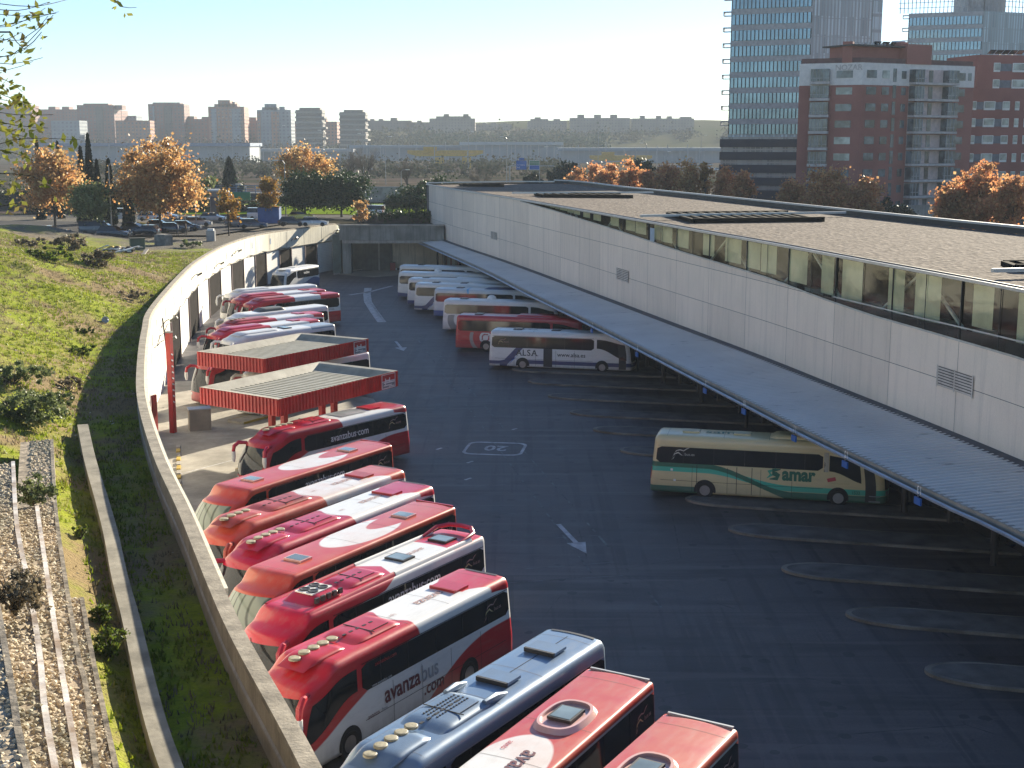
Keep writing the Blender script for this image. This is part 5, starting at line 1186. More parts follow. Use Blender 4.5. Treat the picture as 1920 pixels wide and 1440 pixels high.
# kerb wall and terraces at the lower left
kw = MB(); kr = [(345, 1440), (322, 1380), (295, 1290), (263, 1160), (240, 1080), (222, 1000), (205, 940), (180, 860), (165, 795)]
kp = [P(x, y, 6.45) for x, y in [(402, 1600)] + kr]; kp = smooth_curve(kp, .8)
def ribbon3(pts, w_, ztop, zbot, name, mat, parent=None, jit=0):
    b = MB(); vs = []
    for i, p in enumerate(pts):
        d = pts[min(i + 1, len(pts) - 1)] - pts[max(i - 1, 0)]; d.z = 0; d.normalize(); l = Vector((-d.y, d.x, 0)); q = Vector((p.x, p.y, 0)); j = rnd.uniform(-jit, jit)
        vs += [q + Vector((0, 0, zbot)), q + l * w_ + Vector((0, 0, zbot)), q + l * w_ + Vector((0, 0, ztop + j)), q + Vector((0, 0, ztop + j))]
    n = len(pts) - 1; b.add(vs, [(i * 4 + k, i * 4 + (k + 1) % 4, i * 4 + 4 + (k + 1) % 4, i * 4 + 4 + k) for i in range(n) for k in range(4)] + [(0, 1, 2, 3), (n * 4, n * 4 + 1, n * 4 + 2, n * 4 + 3)]); return b.build(name, mat, parent)
kwo = ribbon3(kp, .5, 6.45, 5.2, 'low_wall', M('low_wall_concrete', (.36, .33, .26), .9, var=.3, scale=.9, fine=5, bump=.3))
tag(kwo, 'low pale concrete kerb wall between the shaded ditch and the planted strip at lower left', 'low wall')
m_stone = M('terrace_stone', (.55, .45, .32), .9, var=.45, scale=2.5, fine=9, bump=.6); m_edge = M('terrace_edge', (.8, .78, .76), .85, var=.5, scale=1.1, fine=5, bump=.4, col2=(.3, .22, .16))
m_beam = M('rough_beam', (.36, .31, .24), .9, var=.5, scale=3, fine=9, bump=.5)
edges = [([(223, 1440), (197, 1323), (173, 1207), (157, 1120)], 7.0, 'lowest, shortest stone row next to the green weeds'), ([(187, 1440), (167, 1293), (147, 1207), (112, 990), (103, 887), (100, 825)], 7.7, 'second stone row up from the weeds'),
    ([(153, 1440), (133, 1327), (117, 1233), (97, 1107), (78, 985), (73, 950)], 8.5, 'third stone row up, with a broken white painted edge'), ([(110, 1440), (90, 1327), (80, 1227), (60, 1103), (36, 985), (28, 868)], 9.4, 'fourth stone row up, with the brightest white painted edge'),
    ([(58, 1440), (43, 1380), (22, 1250), (0, 1130), (-20, 1000), (-30, 900)], 10.3, 'highest stone row at the left edge of the picture')]
def icorock(b, c, r):
    bm = bmesh.new(); bmesh.ops.create_icosphere(bm, subdivisions=1, radius=r); sx, sy, sz = rnd.uniform(.7, 1.4), rnd.uniform(.7, 1.3), rnd.uniform(.5, .9)
    rt = Matrix.Rotation(rnd.uniform(0, 6), 3, 'Z') @ Matrix.Rotation(rnd.uniform(0, 3), 3, 'X')
    vs = [Vector(c) + Vector(((rt @ v.co).x * sx, (rt @ v.co).y * sy, (rt @ v.co).z * sz)) * rnd.uniform(.85, 1.15) for v in bm.verts]; b.add(vs, [tuple(v.index for v in f.verts) for f in bm.faces]); bm.free()
ROCK = []
for _ in range(12):
    q = MB(); icorock(q, (0, 0, 0), 1); ROCK.append(q)
def add_rock(b, c, r):
    q = rnd.choice(ROCK); a = rnd.uniform(0, 6.28); ca, sa = math.cos(a) * r, math.sin(a) * r; b.add([(c[0] + v[0] * ca - v[1] * sa, c[1] + v[0] * sa + v[1] * ca, c[2] + v[2] * r) for v in q.v], q.f)
m_pebble = leaf_mat('loose_stones', [(.66, .54, .38), (.38, .3, .2), (.78, .68, .52), (.52, .4, .25)], 0.0, .9)
for i, (e_, z_, lab) in enumerate(edges):
    pts = smooth_curve([P(x, y, z_) for x, y in e_], .5); a0 = pts[0] + (pts[0] - pts[1]).normalized() * 6; pts = [a0] + pts
    t_ = empty('stone_terrace', pts[0], 0, 'rubble stone terrace, ' + lab, 'stone terrace', 'stone terraces on the bank')
    w_ = 1.3 if i < 4 else 4.5
    loc = [p - t_.location for p in pts]
    o = ribbon3([Vector((p.x, p.y, 0)) for p in loc], w_, 0, -3.5, 'terrace_body', m_stone, t_)
    for k, v in enumerate(o.data.vertices): pass
    ribbon3([Vector((p.x, p.y, 0)) for p in loc], .12, .04, -.3, 'edge_beam', m_edge if i in (2, 3) else m_beam, t_, .03)
    rb = MB(); Lg = sum((b_ - a_).length for a_, b_ in zip(loc, loc[1:]))
    for _ in range(int(Lg * 75 * (1.0 if i < 4 else 3.0))):
        p = along(loc, rnd.random()); k = min(range(len(loc) - 1), key=lambda j: (loc[j] - p).length); d = (loc[k + 1] - loc[k]).normalized(); l = Vector((-d.y, d.x, 0)); q = p + l * rnd.uniform(.12, w_ * (.7 if i < 4 else .97)); add_rock(rb, (q.x, q.y, .0), rnd.uniform(.035, .085))
    tag(rb.build('stones', m_pebble, t_), kind='stuff')
# ---------------------------------------------------------------- vegetation
L_autumn = leaf_mat('autumn_leaves', [(.72, .38, .14), (.48, .22, .08), (.8, .55, .25), (.6, .3, .11)], .6, .45)
L_autred = leaf_mat('russet_leaves', [(.78, .34, .15), (.5, .2, .09), (.8, .48, .22), (.64, .28, .12)], .6, .5)
L_yellow = leaf_mat('yellow_leaves', [(.42, .25, .04), (.3, .13, .03), (.5, .33, .07)], .5)
L_dark = leaf_mat('pine_needles', [(.018, .04, .012), (.035, .07, .018), (.05, .1, .03)], .2); L_cyp = leaf_mat('cypress_leaves', [(.008, .018, .01), (.015, .03, .014), (.022, .04, .018)], .1)
L_olive = leaf_mat('olive_leaves', [(.19, .23, .07), (.27, .3, .13), (.12, .16, .05)], .3); L_green = leaf_mat('fresh_leaves', [(.12, .19, .02), (.2, .27, .03), (.07, .12, .015), (.3, .28, .05)], .45)
L_dry = leaf_mat('dry_stalks', [(.22, .17, .1), (.3, .24, .15), (.14, .1, .06)], .3); L_twig = M('bare_twigs', (.09, .075, .065), .9); L_far = leaf_mat('distant_woods', [(.05, .07, .035), (.09, .085, .05), (.03, .045, .025), (.12, .095, .065)], .15, 1, 0)
L_grass = leaf_mat('grass_blades', [(.2, .27, .015), (.3, .34, .025), (.12, .17, .012), (.34, .3, .06)], .45)
rv = lambda r: Vector((rnd.gauss(0, 1), rnd.gauss(0, 1), rnd.gauss(0, 1))).normalized() * r
def leaves(b, c, rad, n, size, flat_=0.0, shell=.55):
    for _ in range(n):
        d = rv(1); r = min(1.5, abs(rnd.gauss(0, .62)) + .1); p = Vector((c[0] + d.x * rad[0] * r, c[1] + d.y * rad[1] * r, c[2] + d.z * rad[2] * r))
        u = rv(1); u.z *= (1 - flat_); u.normalize(); v = u.orthogonal().normalized(); v = (Matrix.Rotation(rnd.uniform(0, 6.28), 3, u) @ v); w_ = u; s_ = size * rnd.uniform(.6, 1.4); a = v * s_; c_ = w_.cross(v) * s_ * .55
        b.add([p - a * .5, p + c_, p + a * .6, p - c_], [(0, 1, 2, 3)])
def clumps(b, c, rad, nc, n, size, cr=.32, lo=-.7, flat_=0):
    cs = []
    for _ in range(nc):
        while 1:
            d = rv(1) * rnd.random() ** .4
            if d.z > lo: break
        ns = .92 + .42 * noise.noise((d.x * 1.4 + c[2], d.y * 1.4 + rad[0], d.z * 1.4 + nc * .37)); d = d * ns
        q = Vector((c[0] + d.x * rad[0] * .9, c[1] + d.y * rad[1] * .9, c[2] + d.z * rad[2] * .9)); cs.append(q); k = cr * rnd.uniform(.45, 1.15); m_ = min(rad[0], rad[2])
        leaves(b, q, (m_ * k, m_ * k, m_ * k * .8), n // nc, size, flat_)
    return cs
def tree(name, px, Y, ytop, ybot, wpx, mat, label, cat='tree', group=None, n=2600, nc=26, size=.4, zb=7.0, lo=-.75, trunk=.22, cone=False, cr=.46, twig=0, basepy=None):
    if not cone: n = int(n * 2.0); nc = int(nc * 1.5); size *= 1.0; wpx *= 1.06; ytop -= (ybot - ytop) * .07
    k = Y / FPX; x = D(px, 400, Y).x; z1 = D(px, ytop, Y).z; z0 = D(px, ybot, Y).z; rx = wpx * k / 2
    e = empty(name, (x, Y, zb), rnd.uniform(0, 6.28), label, cat, group); H_ = z1 - zb; c = (0, 0, (z0 + z1) / 2 - zb); rz_ = (z1 - z0) / 2
    b = MB()
    if cone:
        for i in range(n):
            t = rnd.random() ** .8; rr_ = rx * (1 - t) ** .7 * (1.0 if t > .08 else t / .08 * .6 + .4) * (.75 + .25 * rnd.random()); a = rnd.uniform(0, 6.28); p = Vector((math.cos(a) * rr_, math.sin(a) * rr_, z0 - zb + t * (z1 - z0))); u = Vector((rnd.uniform(-.3, .3), rnd.uniform(-.3, .3), 1)).normalized(); v = u.orthogonal(); v = Matrix.Rotation(rnd.uniform(0, 6), 3, u) @ v; s_ = size * rnd.uniform(.5, 1.3); b.add([p - u * s_ * .5, p + v * s_ * .3, p + u * s_ * .6, p - v * s_ * .3], [(0, 1, 2, 3)])
        cs = []
    else: cs = clumps(b, c, (rx, rx, rz_), nc, n, size, cr, lo)
    b.build('crown', mat, e)
    t = MB(); zt = c[2] if not cone else H_ * .8; t.tube([(0, 0, -.3), (.05, .03, zt * .35), (-.06, .05, zt * .7), (0, 0, zt + rz_ * .3)], [trunk, trunk * .8, trunk * .6, trunk * .2], 8)
    for q in cs[:12]:
        s_ = Vector((0, 0, max(.4, min(zt * .85, q.z * .55)))); mid = s_.lerp(q, .5) + Vector((0, 0, -.2)); t.tube([s_, mid, q], [trunk * .4, trunk * .25, trunk * .06], 5)
    t.build('trunk', m_bark, e); return e
def bare(px, Y, ytop, wpx, label, zb=7.0, col=None, group=None):
    k = Y / FPX; x = D(px, 400, Y).x; H_ = D(px, ytop, Y).z - zb; R_ = wpx * k / 2; e = empty('bare_tree', (x, Y, zb), 0, label, 'tree', group); t = MB(); t.tube([(0, 0, -.2), (.1, 0, H_ * .25), (0, .1, H_ * .5)], [.3, .22, .14], 7); tw = MB()
    def br(p, d, L_, r, lev):
        q = p + d * L_; m_ = p.lerp(q, .5) + rv(L_ * .06); (t if lev < 2 else tw).tube([p, m_, q], [r, r * .75, r * .5], 5 if lev < 2 else 3, cap=False)
        if lev < 4:
            for _ in range(4 if lev else 5):
                a = (d + rv(.55) + Vector((0, 0, .12))).normalized(); br(p.lerp(q, rnd.uniform(.4, 1)), a, L_ * rnd.uniform(.5, .72), r * .5, lev + 1)
    for _ in range(6):
        a = rnd.uniform(0, 6.28); br(Vector((0, 0, H_ * rnd.uniform(.25, .45))), Vector((math.cos(a) * R_ / H_ * 1.5, math.sin(a) * R_ / H_ * 1.5, 1)).normalized(), H_ * .34, .12, 0)
    t.build('trunk', m_bark, e); tw.build('twigs', L_twig, e); return e
AG = 'autumn trees around the station'
tree('plane_tree', 102, 196, 280, 412, 128, L_autumn, 'russet brown autumn tree at the far left, beside the dark cypresses', group=AG, n=5200, nc=40, size=.36)
tree('plane_tree', 300, 190, 266, 416, 155, L_autumn, 'tallest golden brown autumn tree above the car park, by itself', group=AG, n=7600, nc=56, size=.34)
tree('plane_tree', 572, 262, 276, 365, 118, L_autumn, 'orange autumn tree rising behind the umbrella pines', group=AG, n=4600, nc=36, size=.36)
tree('poplar', 505, 214, 328, 408, 42, L_yellow, 'yellow and orange leaved narrow tree left of the umbrella pines', group=AG, n=2400, nc=22, size=.3)
tree('young_tree', 428, 188, 352, 418, 52, L_yellow, 'thin young tree with sparse yellow leaves near the stone kiosk', group=AG, n=700, nc=18, size=.3, trunk=.12)
tree('young_tree', 677, 207, 368, 420, 30, L_autumn, 'small slim orange tree just above the bridge', group=AG, n=700, nc=14, size=.26, trunk=.1)
for i, (px, Y, yt, wp_, nm) in enumerate([(1075, 300, 318, 46, 'leftmost and lowest in the russet row behind the terminal'), (1112, 298, 305, 50, 'second from the left in the russet row behind the terminal'), (1135, 292, 297, 46, 'with pointed top near the left of the row behind the terminal'), (1178, 286, 305, 54, 'narrow one fourth from the left in the russet row behind the terminal'), (1215, 280, 310, 50, 'low one near the middle of the russet row behind the terminal'), (1252, 274, 306, 58, 'broad one right of the middle of the russet row behind the terminal'), (1295, 268, 299, 66, 'largest of the russet row behind the terminal'), (1362, 262, 313, 56, 'just left of the dark base of the office tower'), (1392, 254, 322, 46, 'in front of the black striped base of the office tower')]):
    tree('plane_tree', px, Y, yt, 392, wp_, L_autred if i != 6 else L_autumn, 'russet autumn tree ' + nm, group=AG, n=2400, nc=22, size=.42)
tree('poplar', 1322, 266, 302, 345, 26, L_yellow, 'small yellow green tree top in the russet row behind the terminal', group=AG, n=700, nc=12, size=.35)
for i, (px, Y, yt, wp_, nm) in enumerate([(1482, 214, 335, 60, 'small one left of the big russet tree, before the red brick building'), (1550, 205, 311, 100, 'big round one in front of the red brick building'), (1617, 205, 330, 66, 'right of the big round one before the balconies'), (1792, 186, 345, 84, 'low one right of the balconies, left of the bright pair'), (1838, 182, 310, 90, 'with the tallest pointed top near the right edge'), (1900, 176, 326, 90, 'cut by the right edge of the picture')]):
    tree('plane_tree', px, Y, yt, 440, wp_, L_autred, 'russet autumn tree ' + nm, group=AG, n=4200, nc=32, size=.36)
CG = 'cypresses by the car park'
for px, Y, yt, wp_, nm in ((172, 214, 251, 26, 'tallest dark cypress between the two big autumn trees'), (157, 212, 276, 26, 'dark cypress just left of the tallest one'), (186, 212, 300, 22, 'short dark cypress just right of the tallest one'), (208, 198, 299, 26, 'slim dark cypress beside the lamp post'), (241, 196, 345, 24, 'stout dark cypress under the edge of the golden tree'), (77, 230, 259, 18, 'thin cypress top above the far left autumn tree'), (115, 232, 266, 14, 'very thin cypress top right of the other thin top')):
    tree('cypress', px, Y, yt, 425, wp_, L_cyp, nm, group=CG, n=2600, size=.5, cone=True)
tree('olive_tree', 172, 186, 342, 420, 82, L_olive, 'bushy grey green olive tree below the cypresses', n=5200, nc=40, size=.24)
tree('fir_tree', 433, 300, 296, 352, 30, L_cyp, 'dark pointed fir standing by the blue railed overpass', n=1600, size=.7, cone=True)
PG_ = 'umbrella pines over the underpass'
tree('umbrella_pine', 572, 236, 325, 408, 108, L_dark, 'wide dark green umbrella pine, left one of the joined pair', group=PG_, n=9000, nc=60, size=.3, lo=-.5)
tree('umbrella_pine', 640, 238, 326, 410, 104, L_dark, 'dark green umbrella pine, right one of the joined pair', group=PG_, n=8500, nc=56, size=.3, lo=-.5)
tree('umbrella_pine', 768, 246, 352, 408, 92, L_dark, 'low umbrella pine against the corner of the terminal', group=PG_, n=6000, nc=44, size=.3, lo=-.4)
tree('umbrella_pine', 815, 256, 336, 400, 110, L_dark, 'umbrella pine whose top shows above the terminal roof corner', group=PG_, n=5000, nc=40, size=.34, lo=-.4)
BG = 'bare trees beyond the pines'
for px, Y, yt, wp_, nm in ((690, 330, 285, 60, 'large bare tree with forked trunk right of the umbrella pines'), (654, 340, 290, 50, 'bare tree just behind the right umbrella pine'), (764, 340, 300, 55, 'bare fan shaped tree above the low umbrella pine'), (905, 330, 312, 110, 'wide bushy bare tree above the terminal roof'), (1000, 360, 322, 60, 'bare tree under the blue road signs')): bare(px, Y, yt, wp_, nm, group=BG)
tree('evergreen_tree', 1062, 330, 306, 350, 66, L_cyp, 'dark evergreen tree at the left end of the russet row', n=3000, nc=22, size=.6)
tree('evergreen_tree', 1000, 335, 328, 350, 50, L_cyp, 'low dark evergreen hedge tree under the road sign posts', n=1600, nc=16, size=.5); tree('evergreen_tree', 1205, 330, 303, 345, 50, L_cyp, 'dark evergreen top peeping over the russet row', n=1600, nc=14, size=.6)
tree('evergreen_tree', 395, 232, 330, 415, 44, L_olive, 'dull green tree right of the golden tree', n=2400, nc=20, size=.4)
for px, Y, yt, wp_, nm in ((1690, 200, 384, 60, 'dark hedge bush before the foot of the brick building'), (1660, 215, 360, 24, 'small dark conifer before the brick building entrance')): tree('shrub', px, Y, yt, 420, wp_, L_cyp, nm, 'shrub', n=1600, nc=16, size=.3, zb=7)
def shrub(px, py, w_, h_, mat, label, n=900, size=.16, nc=14, pos=None):
    p = pos or PG(px, py); e = empty('shrub', (p.x, p.y, p.z - .05), 0, label, 'shrub', 'shrubs and weeds on the bank'); b = MB(); clumps(b, (0, 0, h_ * .5), (w_ / 2, w_ / 2, h_ / 2), nc, n, size, .38, -.9); b.build('foliage', mat, e)
    t = MB()
    for _ in range(9): a = rnd.uniform(0, 6.28); t.tube([(0, 0, 0), (math.cos(a) * w_ * .15, math.sin(a) * w_ * .15, h_ * .4), (math.cos(a) * w_ * .35, math.sin(a) * w_ * .35, h_ * .8)], [.03, .02, .008], 4)
    t.build('stems', m_bark, e); return e
shrub(60, 800, 4.2, 2.0, L_olive, 'large dull green bush above the top of the stone terraces', 6000, .12, 50); shrub(25, 720, 5, 1.3, L_olive, 'grey green bush at the left edge halfway up the bank', 4200, .12, 40)
shrub(105, 760, 3.4, .9, L_olive, 'dark low bush beside the large dull green one', 1800, .12, 20); shrub(150, 1010, .9, .5, L_green, 'small dark green weed clump in the planted strip', 500, .08)
shrub(205, 1230, 1.3, .9, L_green, 'bright yellow green bush beside the low kerb wall', 2600, .07, 26); shrub(190, 1170, 1.0, .7, L_green, 'green bush just above the bright one by the kerb wall', 1800, .07, 20); shrub(250, 1160, .5, .4, L_green, 'tiny weed tuft growing in the ditch against the kerb wall', 400, .05, 8)
shrub(30, 1120, 1.9, 1.1, L_dry, 'brown dry bush on the upper stone terraces', 2800, .07, 26, pos=P(30, 1150, 9.6)); shrub(60, 925, 1.6, 1.0, L_olive, 'dark green shrub between the blocks of the stone terraces', 2400, .08, 24, pos=P(62, 945, 8.4))
shrub(85, 490, 7, 1.2, L_green, 'long patch of bright creeping weeds near the top of the bank', 3600, .22, 34); shrub(150, 665, 3.0, .7, L_green, 'bright green creeper patch near the ditch shadow', 1500, .14, 20); shrub(160, 625, 2.0, .5, L_green, 'green tuft above the creeper patch', 1000, .12, 14)
shrub(130, 470, 5, 2.0, L_dry, 'tall dry beige weeds near the car park', 2600, .22, 26); shrub(185, 500, 5, 1.8, L_dry, 'dry grass clump right of the tall beige weeds', 2200, .2, 24); shrub(250, 560, 4, .9, L_dry, 'low dry brown weeds on the slope near the wall shadow', 1500, .14, 18)
shrub(360, 464, 5, 1.0, L_olive, 'low dark weeds beside the curved wall top', 1800, .2, 18); shrub(290, 440, 5, .8, L_green, 'green weeds at the edge of the car park', 1400, .22, 18); shrub(60, 460, 6, 1.0, L_dry, 'dry brown weeds on the mound at the far left', 1800, .2, 18)
shrub(130, 730, 2.5, .9, L_dry, 'dry weeds above the end of the kerb wall', 1300, .1, 16); shrub(165, 870, 1.2, .5, L_dry, 'thin dry weeds beside the start of the kerb wall', 800, .08, 10)
# grass: short tufts over the whole bank
def tufts(name, mat, n, hgt_, cond, w_=.05, zoff=0):
    b = MB(); k = 0
    while k < n:
        s_ = rnd.uniform(8, 150); d_ = rnd.uniform(.4, 30) ; p, d = WALL.at(s_); l = Vector((-d.y, d.x, 0)); v = p + l * d_; c = noise.noise((v.x * .22, v.y * .22, 9)) + .5 * noise.noise((v.x * .9, v.y * .9, 4))
        k += 1
        if not cond(c, s_, d_, v): continue
        z = hgt(s_, d_, v.x, v.y); dens = 4
        for _ in range(dens):
            a = rnd.uniform(0, 6.28); q = Vector((v.x + rnd.uniform(-.14, .14), v.y + rnd.uniform(-.14, .14), z - .02)); h = hgt_ * rnd.uniform(.5, 1.4); u = Vector((math.cos(a), math.sin(a), 0)) * w_; tip = q + Vector((rnd.uniform(-.5, .5) * h, rnd.uniform(-.5, .5) * h, h)); b.add([q - u, q + u, tip], [(0, 1, 2)])
    return tag(b.build(name, mat, None, False, False), None, None, None, 'stuff')
okp = lambda s_, d_, v: not (v.y < 47 and d_ > 3.6)
o = tufts('grass', L_grass, 42000, .17, lambda c, s_, d_, v: c > -.12 and okp(s_, d_, v), .045); tag(o, 'short green grass covering the bank and ditch', 'grass')
o = tufts('dry_grass', L_dry, 20000, .2, lambda c, s_, d_, v: c < .02 and okp(s_, d_, v), .03); tag(o, 'dry yellow brown grass in patches on the bank', 'grass')
def scatter_small(name, mat, n, size, box_fn, lab, cat):
    b = MB()
    for _ in range(n):
        v = box_fn(); p = Vector(v) + Vector((0, 0, .03)); u = rv(1); u.z *= .3; u.normalize(); w_ = Vector((-u.y, u.x, .2)); s_ = size * rnd.uniform(.5, 1.4); b.add([p - u * s_, p + w_ * s_ * .6, p + u * s_, p - w_ * s_ * .6], [(0, 1, 2, 3)])
    tag(b.build(name, mat, None, False, False), lab, cat, None, 'stuff')
def bankpt(s0, s1, d0, d1):
    s_ = rnd.uniform(s0, s1); d_ = rnd.uniform(d0, d1); p, d = WALL.at(s_); l = Vector((-d.y, d.x, 0)); v = p + l * d_; return (v.x, v.y, hgt(s_, d_, v.x, v.y))
scatter_small('fallen_leaves', leaf_mat('leaf_litter', [(.3, .2, .08), (.2, .11, .05), (.4, .36, .25)], .1), 2600, .05, lambda: bankpt(10, 80, .4, 12), 'fallen leaves and litter scattered over ditch and bank', 'leaf litter')
scatter_small('pale_stones', m_pebble, 1500, .1, lambda: bankpt(40, 190, .5, 26), 'pale stones and debris scattered over the bank', 'stones')
# near tree whose thin twigs reach into the upper left corner
nt_ = empty('near_tree', (-7.6, 11.5, 8.5), 0, 'slender tree on the bank whose thin twigs with yellow green leaves hang at upper left', 'tree'); tr = MB(); tr.tube([(0, 0, -1), (.1, 0, 5), (-.1, .1, 10), (.3, 0, 15)], [.16, .13, .1, .05], 8); lf = MB(); tw = MB(); nb0 = Vector(nt_.location)
def twig(pp, Y, r=.006, nl=6, lsz=.05, spread=.06):
    pts = [D(x, y, Y + rnd.uniform(-.3, .3)) - nb0 for x, y in pp]; pts = smooth_curve(pts, .12); tw.tube(pts, [r * (1 - .6 * i / len(pts)) for i in range(len(pts))], 4)
    for _ in range(nl):
        i = int(len(pts) * (.35 + .65 * rnd.random() ** .6)) - 1; p = pts[max(0, min(i, len(pts) - 1))] + rv(spread) + Vector((0, 0, -.03)); u = rv(1); v = u.orthogonal().normalized(); s_ = lsz * rnd.uniform(.6, 1.3); lf.add([p - u * s_, p + v * s_ * .5, p + u * s_, p - v * s_ * .5], [(0, 1, 2, 3)])
for px0, py0, px1, py1, px2, py2, nl in ((-60, 10, 30, 20, 92, 4, 8), (-60, 20, 40, 30, 105, 25, 10), (-50, 0, 60, 12, 140, -5, 0), (205, -14, 225, 12, 256, 14, 5), (-60, 60, 40, 75, 90, 30, 8), (-60, 40, 20, 50, 85, 15, 4), (-60, 90, 10, 75, 40, 60, 3), (-60, 100, 20, 105, 100, 28, 4), (-60, 60, 40, 40, 110, 22, 6), (-60, 110, 20, 120, 80, 108, 3), (-60, 125, 10, 132, 62, 115, 4), (20, 60, 45, 92, 78, 60, 2),
        (-60, 140, 10, 150, 42, 172, 16), (-60, 150, 10, 180, 60, 195, 18), (-60, 175, 20, 190, 75, 205, 16), (-60, 200, 30, 215, 100, 215, 22), (-60, 215, 30, 235, 90, 240, 22), (-60, 230, 20, 250, 70, 262, 16), (-60, 270, 20, 285, 60, 300, 12), (-60, 300, 25, 262, 150, 262, 8), (-60, 330, 10, 325, 40, 335, 10), (-60, 350, 15, 345, 35, 352, 8), (-60, 325, 60, 330, 110, 365, 4), (-60, 400, 10, 385, 40, 380, 6), (-60, 120, 30, 100, 60, 84, 3)):
    twig([(px0, py0), (px1, py1), (px2, py2)], 11.5 + rnd.uniform(-1, 1), .005, int(nl * 1.7), .038)
    a = D(px0, py0, 11.5) - nb0; tr.tube([Vector((0, 0, clamp(a.z - 1.5, 3, 13))), a.lerp(Vector((0, 0, a.z)), .5), a], [.035, .018, .007], 5)
tr.build('trunk', m_bark, nt_); tw.build('twigs', m_bark, nt_); lf.build('leaves', leaf_mat('near_leaves', [(.34, .38, .07), (.5, .46, .1), (.16, .2, .05), (.38, .26, .1)], .65), nt_)
# ================================================================ BACKGROUND BUILDINGS
def winmat(name, wallc, winc, sx, sz, fx=.5, fz=.5, band=False, var=.25, rough=.7):
    m = bpy.data.materials.new(name); t, N, Lk, b = nodes_of(m); tc = N.new('ShaderNodeTexCoord'); p = tc.outputs['Object']; s = N.new('ShaderNodeSeparateXYZ'); Lk.new(p, s.inputs[0])
    g = N.new('ShaderNodeNewGeometry'); sn = N.new('ShaderNodeSeparateXYZ'); nm = N.new('ShaderNodeVectorTransform'); nm.vector_type = 'NORMAL'; nm.convert_from = 'WORLD'; nm.convert_to = 'OBJECT'; Lk.new(g.outputs['True Normal'], nm.inputs[0]); Lk.new(nm.outputs[0], sn.inputs[0])
    ax = math_node(t, 'GREATER_THAN', math_node(t, 'ABSOLUTE', sn.outputs[0]), .7); h = mixcol(t, ax, (0, 0, 0), (1, 1, 1)); u = N.new('ShaderNodeMix'); Lk.new(ax, u.inputs[0]); Lk.new(s.outputs[0], u.inputs[2]); Lk.new(s.outputs[1], u.inputs[3]); u = u.outputs[0]
    a = math_node(t, 'LESS_THAN', math_node(t, 'FRACT', math_node(t, 'DIVIDE', math_node(t, 'ADD', u, 1000.3), sx)), fx); c = math_node(t, 'LESS_THAN', math_node(t, 'FRACT', math_node(t, 'DIVIDE', math_node(t, 'ADD', s.outputs[2], .4), sz)), fz)
    w_ = math_node(t, 'MULTIPLY', a, c) if not band else c; wt = math_node(t, 'LESS_THAN', math_node(t, 'ABSOLUTE', sn.outputs[2]), .5); w_ = math_node(t, 'MULTIPLY', w_, wt)
    cell = N.new('ShaderNodeTexWhiteNoise'); cell.noise_dimensions = '2D'; cv = N.new('ShaderNodeCombineXYZ'); Lk.new(math_node(t, 'FLOOR', math_node(t, 'DIVIDE', u, sx)), cv.inputs[0]); Lk.new(math_node(t, 'FLOOR', math_node(t, 'DIVIDE', s.outputs[2], sz)), cv.inputs[1]); Lk.new(cv.outputs[0], cell.inputs[0])
    n = noise_node(t, p, .08, 4); wc = mixcol(t, ramp(t, n, .35, .65), wallc, tuple(q * (1 - var) for q in wallc)); wi = mixcol(t, cell.outputs[0], winc, tuple(q * 2.2 for q in winc)); col = mixcol(t, w_, wc, wi); Lk.new(col, b.inputs['Base Color'])
    Lk.new(math_node(t, 'SUBTRACT', rough, math_node(t, 'MULTIPLY', w_, rough - .2)), b.inputs['Roughness']); MATS[name] = m; return m
